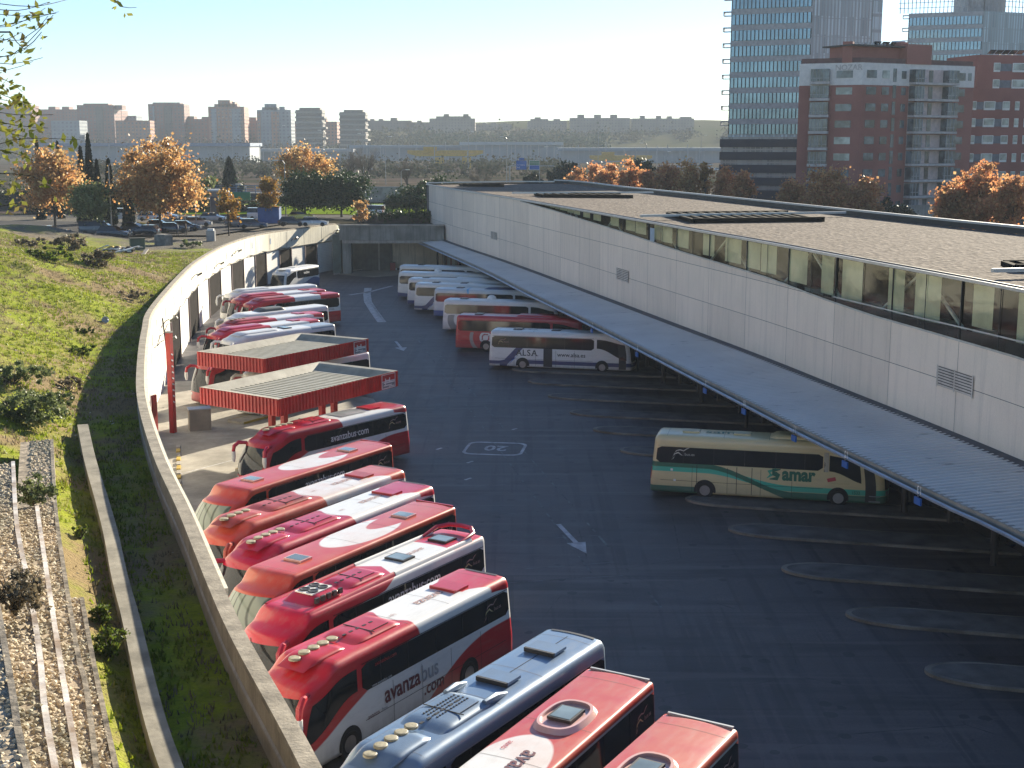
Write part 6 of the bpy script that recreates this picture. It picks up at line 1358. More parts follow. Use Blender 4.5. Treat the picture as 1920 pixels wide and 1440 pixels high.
# ---- office tower
def facade_frame(A, B):   # A,B ground points left to right as seen; returns direction, outward normal (towards the camera)
    d = (B - A); d.z = 0; L_ = d.length; d.normalize(); n = Vector((d.y, -d.x, 0)); n = n if n.y < 0 else -n; return d, n, L_
m_tglass = M('tower_glass', (.3, .5, .62), .12, .3, var=.3, scale=.08, spec=.8); m_tmesh = winmat('tower_mesh', (.3, .36, .38), (.22, .28, .3), .9, 4.2, .5, .96, rough=.6); m_tsp = M('tower_spandrel', (.36, .38, .4), .5); m_navy = M('navy_cladding', (.012, .014, .03), .5)
def tower(name, cornerpx, Y, wl, wr, nfl, label, zb=7, base=True, zcut=None, rx=24):
    c = D(cornerpx, 300, Y); c = Vector((c.x, c.y, zb)); al, ar = R(158), R(rx)       # left face runs back left, right face back right
    e = empty(name, c, 0, label, 'office building'); L1 = Vector((math.cos(al), math.sin(al), 0)); R1 = Vector((math.cos(ar), math.sin(ar), 0)); H_ = nfl * 3.62 + (15 if base else 0)
    core = MB(); q = [Vector((0, 0, 0)), R1 * wr, R1 * wr + L1 * wl, L1 * wl]; core.prism([(p.x, p.y) for p in q], 0, H_); core.build('wall', m_tmesh, e)
    n1 = Vector((L1.y, -L1.x, 0)); n1 = n1 if n1.y < 0 else -n1; z0 = 15 if base else 0
    for k in range(nfl):
        z = z0 + k * 3.62; o = MB().box(L1 * wl * .5 + n1 * .12 + Vector((0, 0, z + 1.2)), (wl * .98, .24, 2.3), al).build('window_band', m_tglass, e)
        ml = MB()
        for j in range(21): ml.box(L1 * wl * (.01 + .98 * j / 20) + n1 * .28 + Vector((0, 0, z + 1.2)), (.22, .12, 2.3), al)
        ml.build('mullions', m_dark, o)
        b = MB(); cc = L1 * (wl + .75) + n1 * .4 + Vector((0, 0, z + 3.0)); b.box(cc, (1.7, 1.6, .2), al); b.box(cc - Vector((0, 0, .9)), (1.7, 1.6, .14), al); b.box(cc + L1 * .8 - Vector((0, 0, .45)), (.14, 1.6, .9), al); b.build('balcony', m_tsp, e)
        MB().box(L1 * wl * .5 + n1 * .1 + Vector((0, 0, z + 2.98)), (wl * 1.0, .2, 1.2), al).build('spandrel', m_tsp, e)
    n2 = Vector((R1.y, -R1.x, 0)); n2 = n2 if n2.y < 0 else -n2
    MB().box(R1 * (wr - 1.6) + n2 * .1 + Vector((0, 0, H_ / 2)), (2.6, .25, H_), ar).build('corner_glazing', winmat('tower_corner', (.3, .36, .38), (.2, .26, .28), 1.3, 3.62, .85, .8), e)
    if base:
        for k in range(5): MB().box(L1 * (wl * .53) + n1 * .5 + Vector((0, 0, k * 3.0 + .95)), (wl * 1.12, 1.0, 1.9), al).build('cladding', m_navy, e)
        MB().box(L1 * (wl * .53) + n1 * .3 + Vector((0, 0, 7.2)), (wl * 1.1, .6, 14.4), al).build('base_glass', winmat('base_glass', (.35, .34, .3), (.16, .17, .16), 1.1, 3, .85, .9), e)
    return e, L1, R1, H_
tower('office_tower', 1513, 318, 19.0, 20, 10, 'tallest grey glass office tower with horizontal window bands, cut by the top edge')
e2, L1, R1, H2 = tower('office_tower', 1828, 400, 21, 24, 14, 'lower grey glass office block with open rooftop frame, at the top right', base=False, rx=22)
e2.location.z = 7
rf_ = MB()
for k in range(22):
    for q0, dq, wd in ((L1, 21, 1), (R1, 24, 1)):
        p = q0 * dq * (k / 21) * 1.12; rf_.bar(p + Vector((0, 0, H2)), p + Vector((0, 0, H2 + 4.6)), .18)
rf_.bar(Vector((0, 0, H2 + 4.6)), L1 * 24 + Vector((0, 0, H2 + 4.6)), .25); rf_.bar(Vector((0, 0, H2 + 4.6)), R1 * 27 + Vector((0, 0, H2 + 4.6)), .25)
for zz in (1.5, 3.0): rf_.bar(Vector((0, 0, H2 + zz)), L1 * 24 + Vector((0, 0, H2 + zz)), .14); rf_.bar(Vector((0, 0, H2 + zz)), R1 * 27 + Vector((0, 0, H2 + zz)), .14)
rf_.build('roof_frame', m_tsp, e2)
MB().box((L1 * 9 + R1 * 10) + Vector((0, 0, H2 + 2.4)), (12, 8, 4.8), .2).build('plant_room', m_tsp, e2)
# ---- brick apartment building: left face and right face with single windows
m_brick = M('red_brick', (.37, .14, .11), .85, var=.16, scale=.15, fine=3); m_cream = M('cream_render', (.82, .75, .7), .8, var=.1); m_wdk = glass_mat('apartment_glass', (.05, .06, .065), .12, var=1.2); m_wlt = glass_mat('apartment_glass_pale', (.22, .24, .22), .12, var=.6); m_shut = M('grey_shutter', (.18, .19, .22), .7); m_slab_ = M('balcony_slab', (.6, .53, .5), .8)
def brick(name, cpx, Y, yroof, zb, facesL, facesR, label):
    pass
ea = D(1610, 300, 250); ca_ = Vector((ea.x, 250, 7)); apt = empty('apartment_building', ca_, 0, 'red brick apartment building with cream top storey and a column of glazed balconies', 'building')
aL, aR = R(157), R(28); Lv = Vector((math.cos(aL), math.sin(aL), 0)); Rv = Vector((math.cos(aR), math.sin(aR), 0)); LW, RW, FH, NF = 11.5, 28.3, 3.0, 10; HA = D(1610, 117, 250).z - 7
nL = Vector((Lv.y, -Lv.x, 0)); nL = nL if nL.y < 0 else -nL; nR = Vector((Rv.y, -Rv.x, 0)); nR = nR if nR.y < 0 else -nR
q = [Vector((0, 0, 0)), Rv * RW, Rv * RW + Lv * LW, Lv * LW]; MB().prism([(p.x, p.y) for p in q], 0, HA - 4.0).build('wall', m_brick, apt); MB().prism([(p.x, p.y) for p in q], HA - 3.98, HA).build('top_storey', m_cream, apt)
MB().prism([(p.x * .98 + .1, p.y * .98 + .2) for p in q], HA, HA + .9).build('parapet', M('parapet_brown', (.16, .08, .075), .8), apt)
def pxw(px, d0):       # distance along a face from a picture column
    r = ray(px, 300); den = r.x * d0.y - r.y * d0.x; return ((ca_.y * r.x - ca_.x * r.y)) / -den if False else (ca_.x * r.y - ca_.y * r.x) / den
winbase = {}
def window(face, u, z, w_, h_, kind='dark', parent=apt):
    d0, n0, ang = (Lv, nL, aL) if face == 'L' else (Rv, nR, aR); key = (face, round(w_, 2), round(h_, 2), kind)
    mt = {'dark': m_wdk, 'pale': m_wlt}[kind]
    p = d0 * u + n0 * .03 + Vector((0, 0, z))
    if key not in winbase:
        o = MB().box((0, 0, h_ / 2), (w_, .1, h_), ang).build('window', mt, parent); winbase[key] = o
    else: o = winbase[key].copy(); C.objects.link(o); o.parent = parent
    o.location = p; return o
zf = lambda k: HA - 1.0 - 2.1 - k * FH      # sill of storey k from the top
for k in range(NF):
    z = zf(k) + .4
    for px0, px1, kd in ((1562, 1592, 'pale' if k in (1, 4, 5) else 'dark'),): u0, u1 = pxw(px0, Lv), pxw(px1, Lv); window('L', (u0 + u1) / 2, z, abs(u1 - u0), 1.3, kd)
    for px0, px1, kd in ((1618, 1636, 'dark'), (1647, 1660, 'pale' if k == 0 else 'dark'), (1667, 1673, 'dark'), (1683, 1691, 'dark'), (1786, 1801, 'dark'), (1806, 1812, 'dark')):
        if px0 == 1806 and k: continue
        u0, u1 = pxw(px0, Rv), pxw(px1, Rv); window('R', (u0 + u1) / 2, z - (.6 if px0 == 1667 else 0), abs(u1 - u0), 2.4 if px0 == 1667 else 1.4, kd)
# glazed bays: left bay on the left face, wide loggia column on the right face
for k in range(NF):
    z = zf(k) - .3; u0, u1 = pxw(1516, Lv), pxw(1550, Lv); um = (u0 + u1) / 2; MB().box(Lv * um + nL * .5 + Vector((0, 0, z + 1.25)), (abs(u1 - u0), 1.0, 2.2), aL).build('bay_window', m_wdk, apt); fr = MB()
    MB().box(Lv * um + nL * .55 + Vector((0, 0, z - .15)), (abs(u1 - u0) + .2, 1.15, .5), aL).build('slab', m_slab_, apt)
    for t_ in (.12, .34, .5, .72): fr.box(Lv * (u0 + (u1 - u0) * t_) + nL * 1.03 + Vector((0, 0, z + 1.2)), (.09, .08, 2.1), aL)
    fr.box(Lv * um + nL * 1.03 + Vector((0, 0, z + .7)), (abs(u1 - u0), .08, .09), aL); fr.build('bay_frame', m_tsp, apt)
    u0, u1 = pxw(1697, Rv), pxw(1778, Rv); W_ = u1 - u0; um = (u0 + u1) / 2
    MB().box(Rv * um + nR * .9 + Vector((0, 0, z - .15)), (W_, 1.8, .42), aR).build('slab', m_slab_, apt); MB().box(Rv * um + nR * .06 + Vector((0, 0, z + 1.3)), (W_, .12, 2.4), aR).build('loggia_wall', M('loggia_pink', (.72, .56, .52), .8), apt)
    for f0, f1 in ((.0, .2), (.76, 1.0)): MB().box(Rv * (u0 + W_ * (f0 + f1) / 2) + nR * .85 + Vector((0, 0, z + 1.25)), (W_ * (f1 - f0), 1.6, 2.3), aR).build('glazed_balcony', m_wdk, apt); 
    for fs_, fc in (((.06, .13, .2), .13), ((.77, .84, .92), .85)):
        g_ = MB()
        for f_ in fs_: g_.box(Rv * (u0 + W_ * f_) + nR * 1.68 + Vector((0, 0, z + 1.25)), (.1, .08, 2.3), aR)
        g_.box(Rv * (u0 + W_ * fc) + nR * 1.69 + Vector((0, 0, z + .75)), (W_ * .22, .08, .1), aR); g_.build('balcony_frame', m_tsp, apt)
    MB().box(Rv * (u0 + W_ * .48) + nR * .16 + Vector((0, 0, z + 1.25)), (W_ * .09, .1, 2.2), aR).build('loggia_door', m_wdk, apt)
# roof clutter
MB().box(Rv * 10 + Lv * 6 + Vector((0, 0, HA + 1.9)), (15, 6, 2.2), aR).build('penthouse', m_brick, apt); MB().box(Rv * 9.5 + Lv * 5.6 + Vector((0, 0, HA + 3.1)), (17, 8, .25), aR).build('penthouse_roof', m_dark, apt)
MB().box(Rv * 15.5 + Lv * 3 + Vector((0, 0, HA + 1.8)), (6.2, 5, 3.6), aR).build('stair_tower', m_brick, apt); MB().box(Lv * 3.5 + Rv * 1.0 + Vector((0, 0, HA + 1.9)), (1.8, 1.8, 3.8), aL).build('chimney', m_brick, apt); MB().box(Rv * 13.2 + Lv * 3 + Vector((0, 0, HA + 2.6)), (1.8, 1.6, 3.0), aR).build('chimney', m_brick, apt)
for k in range(12): MB().box(Lv * (4 - k * .0) + Rv * (1 + k * .95) + Vector((0, 0, HA + 3.5)), (.5, .4, .6), aR + k).build('vent_cowl', m_metal, apt)
for k in range(3): MB().box(Rv * (8.5 + k * 2.1) + Lv * 4 + Vector((0, 0, HA + 3.8)), (1.7, 1.0, .12), aR, 0, Matrix.Rotation(-.6, 3, 'X')).build('solar_panel', m_glass, apt)
MB().lathe([(1.6, 0), (1.6, 1.2), (1.2, 1.9)], Rv * 16.5 + Lv * 6 + Vector((0, 0, HA + 2.6)), 'Z', 14).build('cooling_unit', m_white, apt)
tv, tf = text_geo('NOZAR', .02); nt2 = MB(); u0 = pxw(1604, Lv); nt2.add([Lv * (u0 - 0) + Lv * 4.4 - Lv * x * 1.4 + nL * .06 + Vector((0, 0, HA - 1.3 + y * 1.4)) for x, y in tv], tf); nt2.build('lettering', m_slab_, apt)
# ---- second brick building on the right edge
eb = D(1802, 300, 274); cb_ = Vector((eb.x, 274, 7)); ap2 = empty('apartment_building', cb_, 0, 'red brick building with rows of white framed windows at the right edge', 'building'); a2 = R(12); V2 = Vector((math.cos(a2), math.sin(a2), 0)); N2 = Vector((V2.y, -V2.x, 0)); B2 = -N2
def box2(u0, u1, z0, z1, off, dep, name, mat): MB().box(V2 * (u0 + u1) / 2 - N2 * (dep / 2 - off) + Vector((0, 0, (z0 + z1) / 2)), (u1 - u0, dep, z1 - z0), a2).build(name, mat, ap2)
ca_save = ca_
def pu(px): r = ray(px, 300); den = r.x * V2.y - r.y * V2.x; return (cb_.x * r.y - cb_.y * r.x) / den
zr2 = D(1860, 105, 280).z - 7; zr1 = D(1810, 165, 274).z - 7
m_brick2 = M('plum_brick', (.32, .115, .095), .85, var=.16, scale=.15, fine=3)
box2(-1, 40, 0, zr1, 0, 16, 'wall', m_brick2); box2(pu(1828), 40, zr1, zr2, -1.2, 12, 'upper_wall', m_brick2)
rows = [(198, 1.5), (230, 1.5), (262, 1.5), (296, 1.5), (330, 1.5)]
wb2 = {}
for ry, h_ in rows:
    z = D(1850, ry, 274).z - 7
    box2(pu(1806), pu(1880), z - h_ / 2, z + h_ / 2, .04, .1, 'grey_panel', m_shut)
    for p0, p1 in ((1812, 1824), (1838, 1859), (1873, 1886), (1896, 1904), (1914, 1930)):
        u0, u1 = pu(p0), pu(p1); MB().box(V2 * (u0 + u1) / 2 + N2 * .1 + Vector((0, 0, z)), (u1 - u0, .12, h_ + .25), a2).build('window_frame', m_white, ap2); MB().box(V2 * (u0 + u1) / 2 + N2 * .17 + Vector((0, 0, z + .15)), ((u1 - u0) * .86, .08, h_ * .8), a2).build('window', m_wlt, ap2)
for ry in (127, 158):
    z = D(1870, ry, 278).z - 7; box2(pu(1858), pu(1892), z - .75, z + .75, -1.15, .1, 'grey_panel', m_shut)
    for p0, p1 in ((1858, 1870), (1893, 1917)): u0, u1 = pu(p0), pu(p1); MB().box(V2 * (u0 + u1) / 2 - N2 * 1.08 + Vector((0, 0, z)), (u1 - u0, .12, 1.8), a2).build('window_frame', m_white, ap2); MB().box(V2 * (u0 + u1) / 2 - N2 * 1.0 + Vector((0, 0, z + .12)), ((u1 - u0) * .86, .08, 1.3), a2).build('window', m_wlt, ap2)
for k in range(5): MB().box(V2 * (pu(1868) + k * 1.6) - N2 * 4 + Vector((0, 0, zr2 + .8)), (1.4, 1.4, .1), a2, 0, Matrix.Rotation(-.5, 3, 'X')).build('solar_panel', m_glass, ap2)
for k in range(4): MB().lathe([(.5, 0), (.5, .7), (.35, 1.0)], V2 * (pu(1885) + k * 1.4) - N2 * 6 + Vector((0, 0, zr2)), 'Z', 10).build('vent_cowl', m_white, ap2)
e = empty('perimeter_wall', D(1690, 400, 225), 0, 'long pale wall strip before the foot of the brick building', 'wall'); e.location.z = 7; MB().box((0, 0, 1.3), (12, .4, 2.6), .1).build('wall', m_conc, e); MB().box((0, 0, 2.7), (12.2, .6, .15), .1).build('coping', m_conc, e)
# ---- far housing blocks on the hill
m_fb = [winmat('far_brick', (.24, .095, .075), (.08, .08, .09), 3.2, 3.1, .45, .5), winmat('far_orange', (.38, .17, .11), (.09, .09, .1), 3.4, 3.1, .45, .5), winmat('far_blue_grey', (.22, .27, .3), (.09, .1, .13), 3.6, 3.1, .5, .55), winmat('far_beige', (.2, .17, .14), (.09, .08, .08), 3.4, 3.1, .4, .45), winmat('far_dark', (.09, .075, .07), (.05, .05, .05), 3.4, 3.1, .5, .5)]
HG = 'housing blocks on the far hill'
def block(x0, x1, yt, yb, Y, mi, label, boxes=(), strips=(), dep=22, decks=0, rz=.0, name='housing_block'):
    k = Y / FPX; w_ = (x1 - x0) * k; c = D((x0 + x1) / 2, yb, Y); zt = D(960, yt, Y).z; zb = min(c.z, 30) - 14; h = zt - zb; e = empty(name, (c.x, Y + dep / 2, zb), rz, label, 'building', HG)
    MB().box((0, 0, h / 2), (w_, dep, h)).build('wall', m_fb[mi], e)
    for bx0, bx1, bh in boxes: u0, u1 = (bx0 - (x0 + x1) / 2) * k, (bx1 - (x0 + x1) / 2) * k; MB().box(((u0 + u1) / 2, -1, h + bh * k / 2), (u1 - u0, dep * .6, bh * k)).build('roof_box', m_fb[mi], e)
    for sx0, sx1, sm in strips: u0, u1 = (sx0 - (x0 + x1) / 2) * k, (sx1 - (x0 + x1) / 2) * k; MB().box(((u0 + u1) / 2, -dep / 2 - .3, h * .49), (u1 - u0, .8, h * .94)).build('facade_strip', m_fb[sm], e)
    for j in range(decks): MB().box((0 + (j % 2) * .8, 0, h - 2 - j * 4.4), (w_ * (1.12 if j % 2 else 1.05), dep * 1.1, 1.5)).build('balcony_deck', M('deck_grey', (.26, .25, .23), .8), e)
    return e
block(148, 216, 197, 262, 1250, 0, 'dark red tower block left of the other towers, with stepped roof', ((158, 204, 3), (216, 229, -8)), ((182, 196, 4),)); block(281, 347, 195, 262, 1250, 0, 'dark red tower block with antennas, second tower from the left', ((288, 338, 3),), ((310, 324, 4), (289, 292, 2)))
block(393, 459, 200, 262, 1230, 1, 'orange tower block with two pale blue facade strips', ((403, 445, 5), (410, 432, 12), (436, 441, 9)), ((399, 408, 2), (436, 452, 2))); block(484, 546, 206, 262, 1220, 2, 'pale blue tower block with two orange strips', ((492, 520, 5), (497, 519, 11), (524, 534, 6)), ((484, 490, 1), (510, 524, 1)))
block(556, 604, 206, 258, 1180, 4, 'terraced tower with pale balcony rings, the left one', ((562, 600, 4),), (), 20, 8); block(638, 685, 210, 255, 1190, 4, 'terraced tower with pale balcony rings, the right one', ((645, 680, 4),), (), 20, 7)
block(0, 62, 197, 262, 1350, 0, 'long dark red block at the far left edge of the skyline', ((35, 50, 6),)); block(62, 150, 205, 255, 1400, 0, 'long stepped dark red block behind the twigs', ((92, 105, 5), (117, 130, 5), (138, 148, -4))); block(98, 150, 226, 262, 1180, 2, 'low pale grey building below the stepped dark red block'); block(216, 230, 207, 260, 1300, 0, 'narrow lower wing right of the first dark red tower')
block(218, 282, 226, 262, 1200, 1, 'low orange red block between the first two towers'); block(230, 256, 217, 235, 1320, 2, 'small pale roof box between the first two towers'); block(347, 394, 223, 262, 1260, 0, 'low dark block between second and orange tower', ((350, 364, 5), (378, 392, 4))); block(459, 486, 226, 262, 1260, 0, 'low dark block right of the orange tower', ((465, 480, 6),)); block(545, 560, 227, 262, 1260, 1, 'narrow orange block between the pale blue tower and the terraced tower')
block(602, 632, 228, 258, 1300, 1, 'low orange block between the two terraced towers', ((606, 612, 5),)); block(686, 770, 226, 250, 1500, 4, 'low dark block right of the terraced towers', ((692, 702, 3), (710, 718, 3), (732, 744, 5))); block(762, 815, 229, 250, 1500, 4, 'low dark brown block in the middle of the skyline', ((764, 772, 3), (782, 790, 3)))
block(806, 890, 222, 245, 1450, 3, 'wide beige block with stepped roof in the middle of the skyline', ((818, 882, 4), (832, 842, 8), (868, 878, 8))); block(885, 960, 233, 250, 1500, 3, 'low distant beige block left of the hilltop blocks', ((905, 912, 3), (920, 930, 3), (940, 950, 2)))
block(990, 1062, 227, 245, 1500, 3, 'long low beige hilltop block, leftmost of the three', ((995, 1028, 4), (1003, 1014, 7), (1038, 1050, 4))); block(1070, 1180, 221, 245, 1480, 3, 'long beige hilltop block with three roof boxes, middle of the three', ((1084, 1096, 6), (1115, 1127, 6), (1145, 1157, 6))); block(1187, 1300, 222, 245, 1490, 3, 'long beige hilltop block with four roof boxes, rightmost of the three', ((1202, 1210, 5), (1232, 1240, 5), (1252, 1260, 4), (1276, 1296, 3)))
# ---- rail yard sheds
m_sheet = M('shed_sheet_blue', (.2, .26, .31), .6, var=.15, scale=.02, fine=.4); m_shr = M('shed_roof_blue', (.12, .2, .32), .6); m_pale = M('shed_pale', (.3, .34, .37), .6, var=.15, scale=.02, fine=.3)
def shed(x0, x1, yt, yb, Y, label, roofm, wallm, posts=24, name='rail_shed'):
    k = Y / FPX; c = D((x0 + x1) / 2, yb, Y); w_ = (x1 - x0) * k; zt = D(960, yt, Y).z; e = empty(name, (c.x, Y, 7), 0, label, 'shed', 'rail sheds'); h = zt - 7
    MB().box((0, 20, h * .42), (w_, 38, h * .84)).build('wall', wallm, e); MB().box((0, 19, h - .8), (w_ + 2, 44, 2.2)).build('roof', roofm, e)
    for j in range(posts): MB().box((-w_ / 2 + w_ * j / (posts - 1), -2.2, h * .5), (.5, .5, h)).build('post', m_tsp, e)
    return e
shed(85, 466, 269, 300, 900, 'long open rail shed with dark blue roof edge on the left', m_shr, m_pale, 26); shed(866, 1052, 267, 300, 980, 'rail shed with pale sawtooth roof edge behind the road signs', m_pale, m_sheet, 14); shed(1052, 1362, 278, 308, 900, 'long pale blue rail building left of the office tower', m_sheet, m_pale, 22); shed(466, 660, 280, 300, 980, 'low grey platform shed beyond the orange tree', m_pale, m_sheet, 14); shed(660, 870, 273, 298, 1000, 'distant blue grey shed behind the yellow gantry crane', m_sheet, m_sheet, 8)
def gantry(x0, x1, y, Y, label):
    k = Y / FPX; c = D((x0 + x1) / 2, y, Y); w_ = (x1 - x0) * k; e = empty('gantry_crane', (c.x, Y, 7), .05, label, 'crane', 'yellow gantry cranes'); h = c.z - 7; my = M('crane_yellow', (.6, .36, .05), .6)
    b = MB(); b.add([(-w_ / 2, -1, h - .2), (-w_ / 2 + 5, -1, h - 1.6), (w_ / 2 - 5, -1, h - 1.6), (w_ / 2, -1, h - .2), (w_ / 2, -1, h + 1.4), (-w_ / 2, -1, h + 1.4)] + [(-w_ / 2, 1, h - .2), (-w_ / 2 + 5, 1, h - 1.6), (w_ / 2 - 5, 1, h - 1.6), (w_ / 2, 1, h - .2), (w_ / 2, 1, h + 1.4), (-w_ / 2, 1, h + 1.4)], [(0, 1, 2, 3, 4, 5), (11, 10, 9, 8, 7, 6)] + [(i, (i + 1) % 6, 6 + (i + 1) % 6, 6 + i) for i in range(6)]); b.build('girder', my, e)
    for x in (-w_ * .08, w_ * .28): MB().prism([(x - 2.4, -1), (x + 2.4, -1), (x + 2.4, 1), (x - 2.4, 1)], 0, h - 2.2).build('leg', my, e)
    MB().box((-w_ * .2, 0, h + 2.2), (7, 3, 2)).build('trolley', my, e)
gantry(765, 905, 287, 700, 'yellow gantry crane in the rail yard, the nearer and clearer one'); gantry(1105, 1222, 296, 760, 'yellow gantry crane partly hidden by the russet trees')
# far woods on the hill side: one mass
wd = MB()
for _ in range(520):
    px = rnd.uniform(-40, 1380); Y = rnd.uniform(1050, 1420)
    x = D(px, 300, Y).x; z = hill(x, Y); s_ = rnd.uniform(5, 11); pn = 770 < px < 1060 and rnd.random() < .5
    if px > 1085 and Y < 1330: continue
    leaves(wd, (x, Y, z + s_ * .5), (s_ * 1.2, s_ * 1.2, s_ * .85), 55, 2.4)
for _ in range(260):
    px = rnd.uniform(60, 1060); Y = rnd.uniform(480, 800); x = D(px, 300, Y).x; s_ = rnd.uniform(2.5, 4.5); leaves(wd, (x, Y, 7 + s_ * .6), (s_ * 1.4, s_ * 1.4, s_), 50, 1.1)
tag(wd.build('woods', L_far, None, False, False), 'hazy mixed woods covering the foot of the far hill', 'woods', None, 'stuff')
pn = MB()
for _ in range(150):
    px = rnd.uniform(770, 1130); Y = rnd.uniform(1150, 1330); x = D(px, 300, Y).x; z = hill(x, Y); s_ = rnd.uniform(6, 10); leaves(pn, (x, Y, z + s_ * .7), (s_ * 1.2, s_ * 1.2, s_ * .8), 60, 2.2)
tag(pn.build('pine_woods', leaf_mat('pine_woods', [(.03, .06, .04), (.05, .085, .05)], .1, 1, 0), None, False, False), 'dark pine wood on the hill below the beige blocks', 'woods', None, 'stuff')
# hedges and greenery behind the car park
for px, Y, yt, w_, h_, nm in ((150, 250, 398, 22, 2.4, 'dark hedge behind the parked cars at the far left'), (430, 258, 395, 14, 2.2, 'dark hedge under the overpass'), (740, 222, 405, 13, 2.2, 'low dark hedge above the bridge'), (330, 262, 372, 20, 3.5, 'dark shrubbery behind the tall golden tree'), (40, 270, 372, 22, 5.0, 'tall dark hedge behind the far left russet tree'), (225, 286, 372, 22, 5.5, 'tall dark hedge between the two big autumn trees'), (385, 300, 372, 18, 5.5, 'tall dark hedge right of the golden tree below the overpass')):
    p = D(px, 400, Y); e = empty('hedge', (p.x, Y, 7), 0, nm, 'hedge', 'hedges by the roads'); b = MB()
    for _ in range(int(w_ * 2.4)): leaves(b, (rnd.uniform(-w_ / 2, w_ / 2), rnd.uniform(-1, 1), h_ * .55), (1.2, 1.2, h_ * .5), 60, .35)
    b.build('foliage', L_dark if 'dark' in nm else L_olive, e); MB().box((0, 0, h_ * .3), (w_ * .96, .8, h_ * .6)).build('branches', L_twig, e)
# ---- overpass with blue railing
ov = empty('overpass', D(445, 372, 300), .04, 'road overpass with blue railing left of the umbrella pines', 'bridge'); ov.location.z = 7; zo = D(445, 362, 300).z - 7; wd_ = 17
MB().box((0, 3, zo - .8), (wd_, 8, 1.6)).build('deck', M('overpass_dark', (.05, .06, .06), .7), ov); mbl = M('railing_blue', (.12, .2, .34), .5)
for j, z in enumerate((.3, .75, 1.2, 1.65)): MB().box((0, -1, zo + z), (wd_, .1, .16)).build('rail', mbl, ov)
for j in range(9): MB().box((-wd_ / 2 + wd_ * j / 8, -1, zo + .9), (.18, .18, 1.8)).build('railing_post', mbl, ov)
for x in (-5, 5): MB().box((x, 3, (zo - 1.6) / 2), (1.2, 5, zo - 1.6)).build('pier', m_conc, ov)
# ---- vehicles
def car(px, py, hd, col, label, kind='car', z=7.42, name='parked_car', grp='cars parked beyond the yard', pos=None):
    p = pos or P(px, py, z); e = empty(name, (p.x, p.y, z), R(hd), label, kind, grp); L_, W_, H_ = {'car': (4.2, 1.75, 1.45), 'van': (4.9, 1.95, 2.0), 'suv': (4.5, 1.85, 1.7)}.get(kind, (4.2, 1.75, 1.45))
    mt = M('car_paint_%s' % '_'.join(str(int(c * 100)) for c in col), col, .25, .2, var=.08, coat=.6)
    hood = .62 * H_; top = H_; st = [(-L_ / 2, .5, .42), (-L_ / 2 + .1, hood, .46), (-L_ * .38, hood + .04, .48), (L_ * .18, hood + .03, .5), (L_ * .4, hood * .86, .47), (L_ / 2 - .05, hood * .68, .44), (L_ / 2, .42, .4)]
    b = MB(); vs = []
    for x, zt, hw in st:
        w_ = W_ * hw; vs += [(x, -w_, .25), (x, -w_ * 1.02, zt * .7), (x, -w_ * .93, zt), (x, w_ * .93, zt), (x, w_ * 1.02, zt * .7), (x, w_, .25)]
    n = len(st) - 1; b.add(vs, [(i * 6 + k, i * 6 + (k + 1) % 6, i * 6 + 6 + (k + 1) % 6, i * 6 + 6 + k) for i in range(n) for k in range(6)] + [tuple(range(6)), tuple(range(n * 6, n * 6 + 6))]); b.build('body', mt, e, True)
    x0, x1, x2, x3 = (-L_ * .46, -L_ * .36, L_ * .02, L_ * .22) if kind != 'van' else (-L_ * .49, -L_ * .47, L_ * .2, L_ * .36); w0, w1 = W_ * .46, W_ * .38
    b = MB(); b.add([(x0, -w0, hood), (x3, -w0, hood), (x3, w0, hood), (x0, w0, hood), (x1, -w1, top - .06), (x2, -w1, top - .06), (x2, w1, top - .06), (x1, w1, top - .06)], [(4, 5, 6, 7), (0, 1, 5, 4), (1, 2, 6, 5), (2, 3, 7, 6), (3, 0, 4, 7)]); b.build('windows', m_glass, e)
    MB().prism([(x1 - .05, -w1 - .02), (x2 + .05, -w1 - .02), (x2 + .05, w1 + .02), (x1 - .05, w1 + .02)], top - .07, top).build('roof', mt, e)
    for x in (-L_ * .31, L_ * .31):
        for y in (-W_ / 2 + .08, W_ / 2 - .08): MB().lathe([(.12, -.1), (.3, -.11), (.33, -.06), (.33, .06), (.3, .11), (.12, .1)], (x, y, .33), 'Y', 14).build('wheel', m_black, e, True)
    for y in (-W_ * .33, W_ * .33): MB().box((L_ / 2 - .08, y, .66 * hood + .1), (.12, .35, .16)).build('headlight', m_head, e); MB().box((-L_ / 2 + .03, y, hood * .8), (.1, .3, .18)).build('tail_light', m_led, e)
    return e
SIL, BLK, WH_, DBL = (.42, .43, .45), (.02, .022, .028), (.7, .7, .7), (.03, .045, .09)
